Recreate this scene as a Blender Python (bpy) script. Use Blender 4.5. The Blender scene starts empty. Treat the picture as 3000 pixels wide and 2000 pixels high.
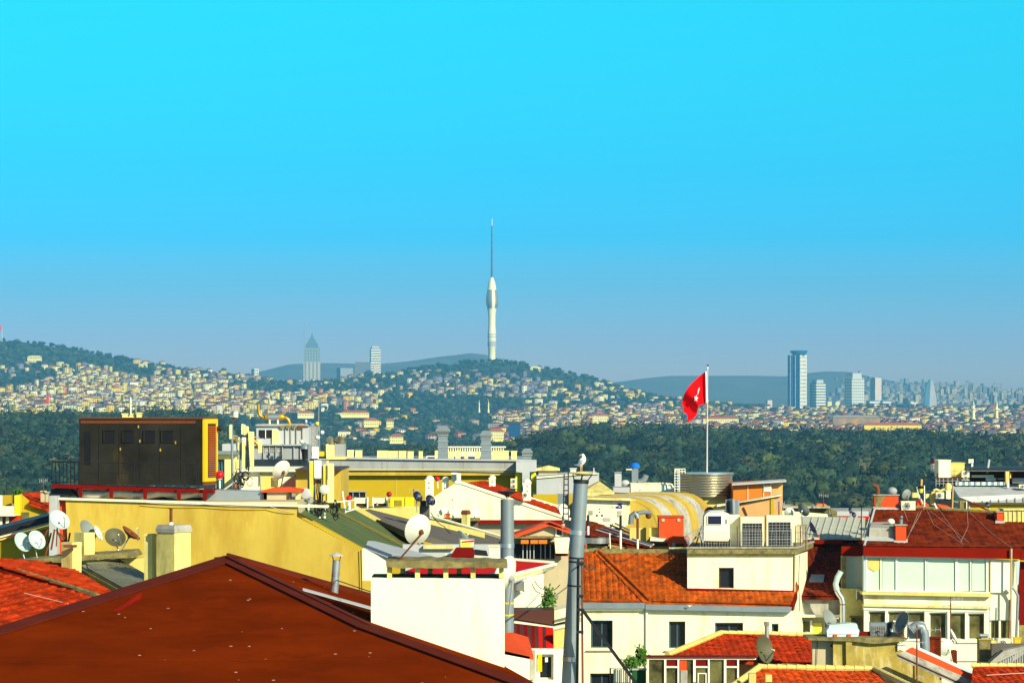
SKY_STOPS = [(0.0, (0.565, 0.5339, 0.7256)), (1.0, (0.3108, 0.3552, 0.3908)), (0.029, (0.565, 0.5339, 0.7256)), (0.066, (0.4063, 0.4992, 0.8714)), (0.12, (0.1874, 0.5288, 1)), (0.175, (0.0178, 0.4991, 0.9725)), (0.247, (0.0, 0.4929, 0.8135)), (0.32, (0.0, 0.5355, 0.7238)), (0.428, (0.0, 0.595, 0.6954)), (0.62, (0.1332, 0.5329, 0.6661))]
SKY_GAIN = 1.1260
EXPOSURE = 0.6
HAZE_D = 7.8e-5
HAZE_C = (0.15, 0.56, 0.90)
import bpy, math, random
import numpy as np
from mathutils import Vector, Matrix
random.seed(7); rng = np.random.default_rng(7)
R = math.radians
F = 9160.0; HC = 110.0; YH = 1180.0      # focal length (photo px), eye height, horizon row
scene = bpy.context.scene
COL = scene.collection
SUN_AZ, SUN_EL = 38.0, 27.0              # sun to the right behind the viewer

def PX(px, Y): return (px - 1500.0) / F * Y
def PZ(py, Y): return HC - (py - YH) / F * Y
def W(px, py, Y): return Vector((PX(px, Y), Y, PZ(py, Y)))

# ------------------------------------------------------------------ materials
MATS = {}
def lin(c):
    return tuple(((v / 255.0) / 12.92 if v / 255.0 <= 0.04045 else ((v / 255.0 + 0.055) / 1.055) ** 2.4) for v in c)
def mat(name, col, rough=0.8, metal=0.0, var=0.18, scale=1.5, stain=None, samt=0.35, sscale=0.6, streak=True, spec=0.3, bump=0.0, cell=0.0):
    """col = linear base colour; var = brightness mottling; stain = dirt colour with its own shape"""
    if name in MATS: return MATS[name]
    m = bpy.data.materials.new(name); m.use_nodes = True; MATS[name] = m
    nt = m.node_tree; N = nt.nodes; L = nt.links
    b = N['Principled BSDF']
    b.inputs['Roughness'].default_value = rough; b.inputs['Metallic'].default_value = metal
    b.inputs['Specular IOR Level'].default_value = spec
    geo = N.new('ShaderNodeNewGeometry')
    n1 = N.new('ShaderNodeTexNoise'); n1.inputs['Scale'].default_value = scale; n1.inputs['Detail'].default_value = 6
    n1.inputs['Roughness'].default_value = 0.65
    L.new(geo.outputs['Position'], n1.inputs['Vector'])
    mr = N.new('ShaderNodeMapRange'); mr.inputs['From Min'].default_value = 0.3; mr.inputs['From Max'].default_value = 0.7
    mr.inputs['To Min'].default_value = 1 - var; mr.inputs['To Max'].default_value = 1 + var
    L.new(n1.outputs['Fac'], mr.inputs['Value'])
    vm = N.new('ShaderNodeVectorMath'); vm.operation = 'SCALE'; vm.inputs[0].default_value = col[:3]
    L.new(mr.outputs[0], vm.inputs['Scale'])
    out = vm.outputs[0]
    if cell:                                  # every tile fired a slightly different tone
        sn = N.new('ShaderNodeVectorMath'); sn.operation = 'SNAP'; sn.inputs[1].default_value = (cell, cell*1.3, 9.0); L.new(geo.outputs['Position'], sn.inputs[0])
        wn = N.new('ShaderNodeTexWhiteNoise'); L.new(sn.outputs[0], wn.inputs['Vector'])
        m2 = N.new('ShaderNodeMapRange'); m2.inputs['To Min'].default_value = 0.62; m2.inputs['To Max'].default_value = 1.35; L.new(wn.outputs['Value'], m2.inputs['Value'])
        v2 = N.new('ShaderNodeVectorMath'); v2.operation = 'SCALE'; L.new(out, v2.inputs[0]); L.new(m2.outputs[0], v2.inputs['Scale']); out = v2.outputs[0]
    if stain is not None:
        mp = N.new('ShaderNodeMapping'); mp.inputs['Scale'].default_value = (1.0, 1.0, 0.22 if streak else 1.0)
        L.new(geo.outputs['Position'], mp.inputs['Vector'])
        n2 = N.new('ShaderNodeTexNoise'); n2.inputs['Scale'].default_value = sscale * 3; n2.inputs['Detail'].default_value = 8
        n2.inputs['Roughness'].default_value = 0.7
        L.new(mp.outputs[0], n2.inputs['Vector'])
        cr = N.new('ShaderNodeMapRange'); cr.inputs['From Min'].default_value = 0.62 - 0.3 * samt; cr.inputs['From Max'].default_value = 0.78 - 0.2 * samt
        cr.inputs['To Max'].default_value = min(1.0, 0.55 + samt * 0.5)
        L.new(n2.outputs['Fac'], cr.inputs['Value'])
        mx = N.new('ShaderNodeMix'); mx.data_type = 'RGBA'; mx.inputs['B'].default_value = (*stain[:3], 1)
        L.new(cr.outputs[0], mx.inputs['Factor']); L.new(out, mx.inputs['A']); out = mx.outputs['Result']
    L.new(out, b.inputs['Base Color'])
    if bump:
        bp = N.new('ShaderNodeBump'); bp.inputs['Strength'].default_value = bump; bp.inputs['Distance'].default_value = 0.05
        L.new(n1.outputs['Fac'], bp.inputs['Height']); L.new(bp.outputs[0], b.inputs['Normal'])
    return m

def attr_mat(name, rough=0.9, var=0.25, scale=0.5, spec=0.1, windows=None, trans=0.0):
    """colour from the face attribute 'tint' (paint or species), optional window pattern in metres"""
    m = bpy.data.materials.new(name); m.use_nodes = True; MATS[name] = m
    nt = m.node_tree; N = nt.nodes; L = nt.links; b = N['Principled BSDF']
    b.inputs['Roughness'].default_value = rough; b.inputs['Specular IOR Level'].default_value = spec
    at = N.new('ShaderNodeAttribute'); at.attribute_name = 'tint'
    geo = N.new('ShaderNodeNewGeometry')
    n1 = N.new('ShaderNodeTexNoise'); n1.inputs['Scale'].default_value = scale; n1.inputs['Detail'].default_value = 5
    L.new(geo.outputs['Position'], n1.inputs['Vector'])
    mr = N.new('ShaderNodeMapRange'); mr.inputs['From Min'].default_value = 0.3; mr.inputs['From Max'].default_value = 0.7
    mr.inputs['To Min'].default_value = 1 - var; mr.inputs['To Max'].default_value = 1 + var
    L.new(n1.outputs['Fac'], mr.inputs['Value'])
    vm = N.new('ShaderNodeVectorMath'); vm.operation = 'SCALE'
    L.new(at.outputs['Color'], vm.inputs[0]); L.new(mr.outputs[0], vm.inputs['Scale'])
    out = vm.outputs[0]
    if windows:
        wx, wz, fr = windows
        sep = N.new('ShaderNodeSeparateXYZ'); L.new(geo.outputs['Position'], sep.inputs[0])
        def M(op, a, bb=None):
            n = N.new('ShaderNodeMath'); n.operation = op
            for i, v in enumerate((a, bb)):
                if v is None: continue
                if isinstance(v, (int, float)): n.inputs[i].default_value = v
                else: L.new(v, n.inputs[i])
            return n.outputs[0]
        hx = M('ADD', sep.outputs[0], M('MULTIPLY', sep.outputs[1], 0.8))
        fx = M('LESS_THAN', M('FRACT', M('DIVIDE', hx, wx)), fr)
        fz = M('LESS_THAN', M('FRACT', M('DIVIDE', sep.outputs[2], wz)), 0.5)
        sn = N.new('ShaderNodeSeparateXYZ'); L.new(geo.outputs['Normal'], sn.inputs[0])
        up = M('LESS_THAN', M('ABSOLUTE', sn.outputs[2]), 0.3)
        fac = M('MULTIPLY', M('MULTIPLY', fx, fz), up)
        mx = N.new('ShaderNodeMix'); mx.data_type = 'RGBA'; mx.inputs['B'].default_value = (0.03, 0.035, 0.05, 1)
        L.new(fac, mx.inputs['Factor']); L.new(out, mx.inputs['A']); out = mx.outputs['Result']
    L.new(out, b.inputs['Base Color'])
    return m

# ------------------------------------------------------------------ objects
def tag(o, label=None, cat=None, group=None, kind=None):
    if label: o['label'] = label
    if cat: o['category'] = cat
    if group: o['group'] = group
    if kind: o['kind'] = kind
    return o
def thing(name, label, cat, loc, group=None):
    o = bpy.data.objects.new(name, None); COL.objects.link(o); o.location = loc
    o.empty_display_size = 0.2
    return tag(o, label, cat, group)
def wloc(o):
    v = o.location.copy()
    while o.parent: o = o.parent; v += o.location
    return v
def link(name, me, loc, parent=None):
    o = bpy.data.objects.new(name, me); COL.objects.link(o)
    if parent is not None:
        o.parent = parent; o.location = Vector(loc) - wloc(parent)
    else: o.location = loc
    return o

class MB:
    def __init__(s): s.v = []; s.f = []; s.m = []; s.cur = 0
    def add(s, vs, fs):
        n = len(s.v); s.v += [tuple(p) for p in vs]
        for f in fs: s.f.append(tuple(i + n for i in f)); s.m.append(s.cur)
        return s
    def box(s, x0, x1, y0, y1, z0, z1):
        return s.add([(x0,y0,z0),(x1,y0,z0),(x1,y1,z0),(x0,y1,z0),(x0,y0,z1),(x1,y0,z1),(x1,y1,z1),(x0,y1,z1)],
                     [(0,3,2,1),(4,5,6,7),(0,1,5,4),(1,2,6,5),(2,3,7,6),(3,0,4,7)])
    def obox(s, c, hx, hy, hz, yaw=0, pitch=0, roll=0):
        M = Matrix.Rotation(yaw, 3, 'Z') @ Matrix.Rotation(pitch, 3, 'X') @ Matrix.Rotation(roll, 3, 'Y')
        vs = [Vector(c) + M @ Vector((a*hx, b*hy, d*hz)) for d in (-1, 1) for a, b in ((-1,-1),(1,-1),(1,1),(-1,1))]
        return s.add(vs, [(0,3,2,1),(4,5,6,7),(0,1,5,4),(1,2,6,5),(2,3,7,6),(3,0,4,7)])
    def pbox(s, x0, x1, yt, yb, Y, d):       # photo-px rectangle whose front stands at depth Y, d metres deep
        return s.box(PX(x0,Y), PX(x1,Y), Y, Y + d, PZ(yb,Y), PZ(yt,Y))
    def prism(s, pts, y0, y1):               # pts = (x, z) outline, counter-clockwise seen from the front
        n = len(pts)
        vs = [(x, y0, z) for x, z in pts] + [(x, y1, z) for x, z in pts]
        fs = [tuple(range(n)), tuple(range(2*n-1, n-1, -1))] + [(i, i+n, (i+1) % n + n, (i+1) % n) for i in range(n)]
        return s.add(vs, fs)
    def pprism(s, pp, Y, d): return s.prism([(PX(a,Y), PZ(b,Y)) for a, b in pp], Y, Y + d)
    def slab(s, pts, t=(0,0,-0.12)):         # polygon of 3D points with thickness vector t
        n = len(pts); t = Vector(t)
        vs = [Vector(p) for p in pts] + [Vector(p) + t for p in pts]
        return s.add(vs, [tuple(range(n)), tuple(range(2*n-1, n-1, -1))] + [(i, i+n, (i+1) % n + n, (i+1) % n) for i in range(n)])
    def cyl(s, p0, p1, r0, r1=None, n=16, cap=True):
        r1 = r0 if r1 is None else r1; p0 = Vector(p0); p1 = Vector(p1)
        d = (p1 - p0).normalized(); a = d.orthogonal().normalized(); b = d.cross(a)
        vs = []
        for p, r in ((p0, r0), (p1, r1)):
            for i in range(n):
                t = 2*math.pi*i/n; vs.append(p + a*math.cos(t)*r + b*math.sin(t)*r)
        fs = [(i, (i+1) % n, (i+1) % n + n, i+n) for i in range(n)]
        if cap: fs += [tuple(range(n-1, -1, -1)), tuple(range(n, 2*n))]
        return s.add(vs, fs)
    def lathe(s, c, prof, n=24, axis='Z', cap=True):
        c = Vector(c); vs = []
        for r, z in prof:
            for i in range(n):
                t = 2*math.pi*i/n; p = (math.cos(t)*r, math.sin(t)*r, z)
                if axis == 'Y': p = (p[0], p[2], p[1])
                if axis == 'X': p = (p[2], p[0], p[1])
                vs.append(c + Vector(p))
        fs = [(j*n+i, j*n+(i+1) % n, (j+1)*n+(i+1) % n, (j+1)*n+i) for j in range(len(prof)-1) for i in range(n)]
        if cap: fs += [tuple(range(n-1, -1, -1)), tuple(range((len(prof)-1)*n, len(prof)*n))]
        return s.add(vs, fs)
    def tube(s, path, r, n=8, rs=None):
        path = [Vector(p) for p in path]; vs = []; m = len(path)
        up = None
        for k, p in enumerate(path):
            d = (path[min(k+1, m-1)] - path[max(k-1, 0)]).normalized()
            if up is None: up = d.orthogonal().normalized()
            a = (up - d*up.dot(d)); a = a.normalized() if a.length > 1e-6 else d.orthogonal().normalized()
            up = a; b = d.cross(a); rr = rs[k] if rs else r
            for i in range(n):
                t = 2*math.pi*i/n; vs.append(p + a*math.cos(t)*rr + b*math.sin(t)*rr)
        fs = [(j*n+i, j*n+(i+1) % n, (j+1)*n+(i+1) % n, (j+1)*n+i) for j in range(m-1) for i in range(n)]
        fs += [tuple(range(n-1, -1, -1)), tuple(range((m-1)*n, m*n))]
        return s.add(vs, fs)
    def sphere(s, c, r, n=14, m=8, sc=(1,1,1)):
        prof = [(math.sin(math.pi*k/m)*r if 0 < k < m else 0.001*r, -math.cos(math.pi*k/m)*r) for k in range(m+1)]
        t = MB(); t.lathe((0,0,0), prof, n)
        return s.add([(c[0]+p[0]*sc[0], c[1]+p[1]*sc[1], c[2]+p[2]*sc[2]) for p in t.v], t.f)
    def xform(s, M): s.v = [tuple(M @ Vector(p)) for p in s.v]; return s
    def build(s, name, mats, parent=None, smooth=False, local=False):
        me = bpy.data.meshes.new(name)
        if local: c = Vector((0,0,0))
        else:
            a = np.array(s.v); c = Vector((float((a[:,0].min()+a[:,0].max())/2), float((a[:,1].min()+a[:,1].max())/2), float(a[:,2].min())))
        me.from_pydata([(p[0]-c[0], p[1]-c[1], p[2]-c[2]) for p in s.v], [], s.f)
        mats = mats if isinstance(mats, (list, tuple)) else [mats]
        for m in mats: me.materials.append(m)
        if len(mats) > 1: me.polygons.foreach_set('material_index', s.m)
        if smooth: 
            me.polygons.foreach_set('use_smooth', [True]*len(me.polygons))
            try: me.set_sharp_from_angle(angle=R(40))
            except Exception: pass
        if local:
            o = bpy.data.objects.new(name, me); COL.objects.link(o); o.parent = parent; return o
        return link(name, me, c, parent)

def copy_tree(o, parent=None):
    c = o.copy(); COL.objects.link(c)
    if parent is not None: c.parent = parent
    for ch in list(o.children): copy_tree(ch, c)
    return c

# ------------------------------------------------------------------ camera, world, sun, haze
cam = bpy.data.cameras.new('camera'); co = bpy.data.objects.new('camera', cam); COL.objects.link(co)
scene.camera = co
co.location = (0, 0, HC); co.rotation_euler = (R(90), 0, 0)
cam.sensor_width = 36.0; cam.sensor_fit = 'HORIZONTAL'; cam.lens = 36.0 * F / 3000.0
cam.shift_y = (YH - 1000.0) / 3000.0      # rising front, verticals stay upright
cam.clip_start = 1.0; cam.clip_end = 60000.0

w = bpy.data.worlds.new('World'); scene.world = w; w.use_nodes = True
nt = w.node_tree; N = nt.nodes; L = nt.links; bg = N['Background']
sky = N.new('ShaderNodeTexSky'); sky.sky_type = 'NISHITA'; sky.sun_disc = False
sky.sun_elevation = R(SUN_EL); sky.sun_rotation = R(180 - SUN_AZ); sky.air_density = 1.0; sky.dust_density = 0.6; sky.ozone_density = 1.5
tc = N.new('ShaderNodeTexCoord'); sp = N.new('ShaderNodeSeparateXYZ'); L.new(tc.outputs['Generated'], sp.inputs[0])
mr = N.new('ShaderNodeMapRange'); mr.inputs['From Min'].default_value = 0.0; mr.inputs['From Max'].default_value = 0.3
L.new(sp.outputs[2], mr.inputs['Value'])
ramp = N.new('ShaderNodeValToRGB'); L.new(mr.outputs[0], ramp.inputs[0])
SKYMUL = SKY_STOPS
els = ramp.color_ramp.elements
for i, (p, c) in enumerate(SKYMUL):
    e = els[i] if i < 2 else els.new(p)
    e.position = p; e.color = (*c, 1)
vm = N.new('ShaderNodeVectorMath'); vm.operation = 'MULTIPLY'
L.new(sky.outputs[0], vm.inputs[0]); L.new(ramp.outputs[0], vm.inputs[1])
vs = N.new('ShaderNodeVectorMath'); vs.operation = 'SCALE'; vs.inputs['Scale'].default_value = SKY_GAIN
L.new(vm.outputs[0], vs.inputs[0])
L.new(vs.outputs[0], bg.inputs['Color']); bg.inputs['Strength'].default_value = 0.15

sl = bpy.data.lights.new('sun', 'SUN'); so = bpy.data.objects.new('sun', sl); COL.objects.link(so)
sl.energy = 5.0; sl.angle = R(0.5); sl.color = (1.0, 0.93, 0.68)
sdir = Vector((math.sin(R(SUN_AZ))*math.cos(R(SUN_EL)), -math.cos(R(SUN_AZ))*math.cos(R(SUN_EL)), math.sin(R(SUN_EL))))
so.rotation_euler = (-sdir).to_track_quat('-Z', 'Y').to_euler(); so.location = (60, -60, HC + 60)

vsx = scene.view_settings; vsx.view_transform = 'Standard'; vsx.look = 'None'; vsx.exposure = EXPOSURE; vsx.gamma = 1.0; vsx.use_curve_mapping = False
scene.cycles.use_denoising = True
scene.cycles.max_bounces = 5; scene.cycles.diffuse_bounces = 2; scene.cycles.glossy_bounces = 3
scene.cycles.transmission_bounces = 3; scene.cycles.volume_bounces = 0; scene.cycles.transparent_max_bounces = 6

def haze():
    mb = MB(); mb.box(-6500, 6500, -700, 16800, -1.5, 760)
    m = bpy.data.materials.new('haze_air'); m.use_nodes = True; nt = m.node_tree
    nt.nodes.remove(nt.nodes['Principled BSDF'])
    v = nt.nodes.new('ShaderNodeVolumePrincipled'); v.inputs['Density'].default_value = HAZE_D
    v.inputs['Color'].default_value = (*HAZE_C, 1); v.inputs['Anisotropy'].default_value = 0.0
    nt.links.new(v.outputs[0], nt.nodes['Material Output'].inputs['Volume'])
    tag(mb.build('haze', m), kind='stuff')
# ================================================================== land and far city
def terrain(name, cols, rows, m, kind='structure', noise=0.0, sub=6, extend=True):
    """rows = [(Y, [(px, py), ...])] : height profiles of the land at successive distances"""
    pxs = np.arange(cols[0], cols[1] + 1, cols[2], dtype=float)
    Ys = [r[0] for r in rows]
    P = np.array([np.interp(pxs, [a for a, b in r[1]], [b for a, b in r[1]]) for r in rows])
    Z = np.array([HC - (P[k] - YH) / F * Ys[k] for k in range(len(rows))])
    YY = []; ZZ = []
    for k in range(len(rows) - 1):
        for s in range(sub):
            t = s / sub; tt = t*t*(3-2*t)*0.5 + t*0.5
            YY.append(Ys[k]*(1-t) + Ys[k+1]*t); ZZ.append(Z[k]*(1-tt) + Z[k+1]*tt)
    YY.append(Ys[-1]); ZZ.append(Z[-1])
    YY = np.array(YY); ZZ = np.array(ZZ)
    X = (pxs[None, :] - 1500) / F * YY[:, None]
    if noise:
        ZZ = ZZ + noise * (np.sin(X*0.011 + YY[:, None]*0.004) * np.cos(X*0.0047 - YY[:, None]*0.009))
    nr, nc = ZZ.shape
    V = np.stack([X, np.repeat(YY[:, None], nc, 1), ZZ], -1).reshape(-1, 3)
    idx = np.arange(nr*nc).reshape(nr, nc)
    Fc = np.stack([idx[:-1, :-1], idx[:-1, 1:], idx[1:, 1:], idx[1:, :-1]], -1).reshape(-1, 4)
    me = bpy.data.meshes.new(name); me.from_pydata(V.tolist(), [], Fc.tolist()); me.materials.append(m)
    me.polygons.foreach_set('use_smooth', [True]*len(me.polygons))
    o = bpy.data.objects.new(name, me); COL.objects.link(o); tag(o, kind=kind)
    def h(px, Y):
        px = np.atleast_1d(px); Y = np.atleast_1d(Y)
        fi = np.interp(Y, YY, np.arange(nr)); i0 = np.clip(fi.astype(int), 0, nr-2); t = fi - i0
        fj = (px - pxs[0]) / cols[2]; j0 = np.clip(fj.astype(int), 0, nc-2); s = np.clip(fj - j0, 0, 1)
        return (ZZ[i0, j0]*(1-t)*(1-s) + ZZ[i0+1, j0]*t*(1-s) + ZZ[i0, j0+1]*(1-t)*s + ZZ[i0+1, j0+1]*t*s)
    return o, h

m_ground = mat('city_ground', (0.12, 0.11, 0.10), var=0.3, scale=0.2)
m_land = mat('green_land', (0.035, 0.06, 0.03), var=0.4, scale=0.02, stain=(0.11, 0.09, 0.06), samt=0.1, sscale=0.004, streak=False)
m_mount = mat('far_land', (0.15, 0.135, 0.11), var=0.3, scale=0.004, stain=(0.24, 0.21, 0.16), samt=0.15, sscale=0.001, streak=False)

# one base sheet that reaches the horizon
mb = MB(); mb.add([(-45000, -1500, -0.5), (45000, -1500, -0.5), (45000, 55000, -0.5), (-45000, 55000, -0.5)], [(0,1,2,3)])
wm = mat('sea_water', (0.02, 0.06, 0.08), rough=0.15, var=0.05, scale=0.01, spec=0.5)
tag(mb.build('sea', wm), kind='structure')
# near plateau the foreground houses stand on
GZ = HC - 24.0
g, hg = terrain('city_ground', (-6000, 9000, 500), [(-400, [(-6000, YH), (9000, YH)]), (20, [(-6000, YH + 24/20*F), (9000, YH + 24/20*F)]), (260, [(-6000, YH + 24/260*F), (9000, YH + 24/260*F)]),
   (700, [(-6000, YH + 60/700*F), (9000, YH + 60/700*F)]), (1150, [(-6000, YH + 72/1150*F), (9000, YH + 72/1150*F)])], m_ground, sub=2)
me = g.data
for v in me.vertices:
    if v.co.y < 30: v.co.x = (v.co.x if abs(v.co.x) > 1 else 0); v.co.z = GZ
for v in me.vertices:
    if v.co.y < 100: v.co.x = math.copysign(400, v.co.x) * min(1, abs((v.index % 31) - 15)/15) if (v.index % 31) != 15 else 0
X0, X1 = -900, 3900
# wooded ridge in front of the strait
forest_rows = [
 (1150, [(X0, 1740), (X1, 1740)]),
 (1300, [(X0, 1515), (700, 1515), (1500, 1530), (2200, 1520), (X1, 1520)]),
 (1700, [(X0, 1385), (640, 1385), (900, 1440), (1400, 1430), (1700, 1400), (X1, 1400)]),
 (2150, [(X0, 1290), (600, 1285), (760, 1370), (1300, 1370), (1480, 1365), (1650, 1315), (2100, 1325), (X1, 1330)]),
 (2600, [(X0, 1245), (300, 1246), (620, 1250), (760, 1330), (1000, 1355), (1380, 1350), (1520, 1335), (1620, 1305), (1720, 1290), (1900, 1292), (2100, 1296), (2350, 1302), (2700, 1303), (2860, 1318), (3000, 1347), (X1, 1390)]),
 (3000, [(X0, 1300), (X1, 1400)]),
]
_, h_forest = terrain('wooded_ridge', (X0, X1, 60), forest_rows, m_land, noise=2.0)
mid_rows = [
 (3050, [(X0, 1500), (X1, 1500)]),
 (3300, [(X0, 1330), (700, 1330), (900, 1345), (1500, 1352), (1700, 1340), (X1, 1350)]),
 (4200, [(X0, 1255), (600, 1258), (900, 1300), (1250, 1312), (1500, 1310), (1700, 1282), (2400, 1282), (2800, 1290), (3000, 1300), (X1, 1320)]),
 (5400, [(X0, 1195), (0, 1195), (600, 1205), (900, 1215), (1200, 1235), (1500, 1250), (1700, 1240), (2300, 1240), (3000, 1240), (X1, 1245)]),
 (6600, [(X0, 1120), (0, 1125), (200, 1110), (600, 1150), (900, 1165), (1150, 1160), (1440, 1165), (1700, 1185), (2000, 1206), (2300, 1207), (3000, 1207), (X1, 1207)]),
 (7400, [(X0, 1030), (0, 1050), (200, 1065), (420, 1085), (620, 1105), (800, 1135), (960, 1130), (1200, 1115), (1440, 1105), (1720, 1140), (1900, 1175), (2150, 1198), (3000, 1196), (X1, 1196)]),
 (8000, [(X0, 940), (-100, 1000), (0, 1002), (60, 1002), (180, 1018), (300, 1040), (400, 1062), (500, 1078), (600, 1092), (700, 1106), (820, 1122), (900, 1124), (960, 1121), (1060, 1106), (1150, 1093), (1300, 1074), (1400, 1062), (1450, 1059), (1500, 1060), (1560, 1072), (1640, 1086), (1720, 1108), (1770, 1122), (1850, 1146), (1950, 1168), (2060, 1184), (2150, 1194), (2300, 1198), (3000, 1198), (X1, 1198)]),
 (8700, [(X0, 1100), (0, 1090), (600, 1140), (1440, 1110), (1900, 1190), (2200, 1199), (X1, 1199)]),
 (9600, [(X0, 1196), (X1, 1196)]),
]
_, h_mid = terrain('hills', (X0, X1, 30), mid_rows, m_land, noise=3.0)
far_rows = [
 (9700, [(X0, 1196), (X1, 1196)]),
 (11000, [(X0, 1180), (2400, 1185), (2600, 1178), (3000, 1180), (X1, 1180)]),
 (12800, [(X0, 1160), (1900, 1165), (2400, 1160), (2600, 1150), (2750, 1146), (3000, 1158), (X1, 1160)]),
 (14600, [(X0, 1120), (500, 1130), (740, 1094), (850, 1066), (960, 1064), (1100, 1066), (1200, 1058), (1290, 1044), (1380, 1034), (1430, 1040), (1520, 1075), (1650, 1110), (1800, 1119), (1880, 1108), (1960, 1101), (2100, 1100), (2300, 1102), (2360, 1092), (2420, 1087), (2490, 1089), (2560, 1105), (2650, 1122), (2780, 1124), (2880, 1134), (3000, 1150), (X1, 1165)]),
 (16000, [(X0, 1180), (X1, 1180)]),
]
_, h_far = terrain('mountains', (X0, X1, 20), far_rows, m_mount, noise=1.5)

# ---- woods ----
def ico():
    t = (1 + 5**0.5) / 2
    v = np.array([(-1,t,0),(1,t,0),(-1,-t,0),(1,-t,0),(0,-1,t),(0,1,t),(0,-1,-t),(0,1,-t),(t,0,-1),(t,0,1),(-t,0,-1),(-t,0,1)], float)
    v /= np.linalg.norm(v[0])
    f = np.array([(0,11,5),(0,5,1),(0,1,7),(0,7,10),(0,10,11),(1,5,9),(5,11,4),(11,10,2),(10,7,6),(7,1,8),(3,9,4),(3,4,2),(3,2,6),(3,6,8),(3,8,9),(4,9,5),(2,4,11),(6,2,10),(8,6,7),(9,8,1)])
    return v, f
IV, IF = ico()
def crowns(name, label, P, S, tint, m, puffs=4, leaves=0, zs=1.0):
    """P (n,3) crown centres, S (n) radii: each crown is several ragged leaf masses plus loose leaf clumps"""
    n = len(P); V = []; Fc = []; T = []; base = 0
    for k in range(puffs):
        off = rng.normal(0, 1, (n, 3)); off /= np.linalg.norm(off, axis=1)[:, None]; off[:, 2] = np.abs(off[:, 2])*0.7 - 0.1
        c = P + off * (S * (0.62 if k else 0.0))[:, None] * np.array([1, 1, zs])
        r = S * (rng.uniform(0.32, 0.62, n) if k else 0.72)
        jit = rng.uniform(0.78, 1.16, (n, 12))
        q = rng.uniform(0, 6.28, n); cs, sn = np.cos(q), np.sin(q)
        bx = IV[None, :, 0]*cs[:, None] - IV[None, :, 1]*sn[:, None]; by = IV[None, :, 0]*sn[:, None] + IV[None, :, 1]*cs[:, None]
        vv = np.stack([bx, by, np.repeat(IV[None, :, 2], n, 0)*zs], -1) * (r[:, None]*jit)[:, :, None] + c[:, None, :]
        V.append(vv.reshape(-1, 3)); Fc.append((IF[None] + (base + np.arange(n)*12)[:, None, None]).reshape(-1, 3)); base += n*12
        T.append(np.repeat(tint * rng.uniform(0.85, 1.15, (n, 1)), 20, 0))
    if leaves:
        d = rng.normal(0, 1, (n, leaves, 3)); d /= np.linalg.norm(d, axis=2)[..., None]; d[..., 2] = np.abs(d[..., 2])*zs*1.1 - 0.15
        c = P[:, None, :] + d * (S[:, None]*rng.uniform(0.85, 1.35, (n, leaves)))[..., None]
        e = rng.normal(0, 1, (n, leaves, 3, 3)) * (S[:, None]*0.11)[..., None, None]
        V.append((c[:, :, None, :] + e).reshape(-1, 3)); k = n*leaves
        Fc.append((np.arange(k*3).reshape(-1, 3) + base)); base += k*3
        T.append(np.repeat(tint * rng.uniform(0.7, 1.4, (n, 1)), leaves, 0))
    V = np.concatenate(V); Fc = np.concatenate(Fc); T = np.concatenate(T)
    o = np_mesh(name, V, Fc, T, m); tag(o, label, kind='stuff'); return o
def np_mesh(name, V, Fc, T, m, mi=None):
    me = bpy.data.meshes.new(name); nf = len(Fc); k = Fc.shape[1]
    me.vertices.add(len(V)); me.vertices.foreach_set('co', V.astype(np.float32).ravel())
    me.loops.add(nf*k); me.loops.foreach_set('vertex_index', Fc.astype(np.int32).ravel())
    me.polygons.add(nf); me.polygons.foreach_set('loop_start', np.arange(0, nf*k, k, dtype=np.int32))
    me.update(calc_edges=True)
    if T is not None:
        a = me.attributes.new('tint', 'FLOAT_COLOR', 'FACE')
        a.data.foreach_set('color', np.concatenate([T, np.ones((nf, 1))], 1).astype(np.float32).ravel())
    for mm in (m if isinstance(m, (list, tuple)) else [m]): me.materials.append(mm)
    if mi is not None: me.polygons.foreach_set('material_index', mi.astype(np.int32))
    o = bpy.data.objects.new(name, me); COL.objects.link(o); return o
m_leaf = attr_mat('leaf_mass', var=0.35, scale=0.35)
def species(n):
    pal = np.array([(0.026, 0.052, 0.030), (0.045, 0.075, 0.030), (0.018, 0.040, 0.032), (0.085, 0.115, 0.032), (0.070, 0.078, 0.034), (0.030, 0.060, 0.038)])
    i = rng.choice(6, n, p=[.28, .24, .2, .08, .08, .12]); return pal[i] * rng.uniform(0.30, 1.0, (n, 1))
# near woods
n = 10500
Y = (rng.uniform(1165**2, 2640**2, n))**0.5; px = rng.uniform(-260, 3300, n)
z = h_forest(px, Y); S = 3.0 + 6.0*rng.uniform(0, 1, n)**2.0
P = np.stack([PX(px, Y), Y, z + S*0.9], -1)
crowns('forest', 'dense dark green wood covering the ridge behind the rooftops', P, S, species(n), m_leaf, puffs=6, leaves=34, zs=0.85)

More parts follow.
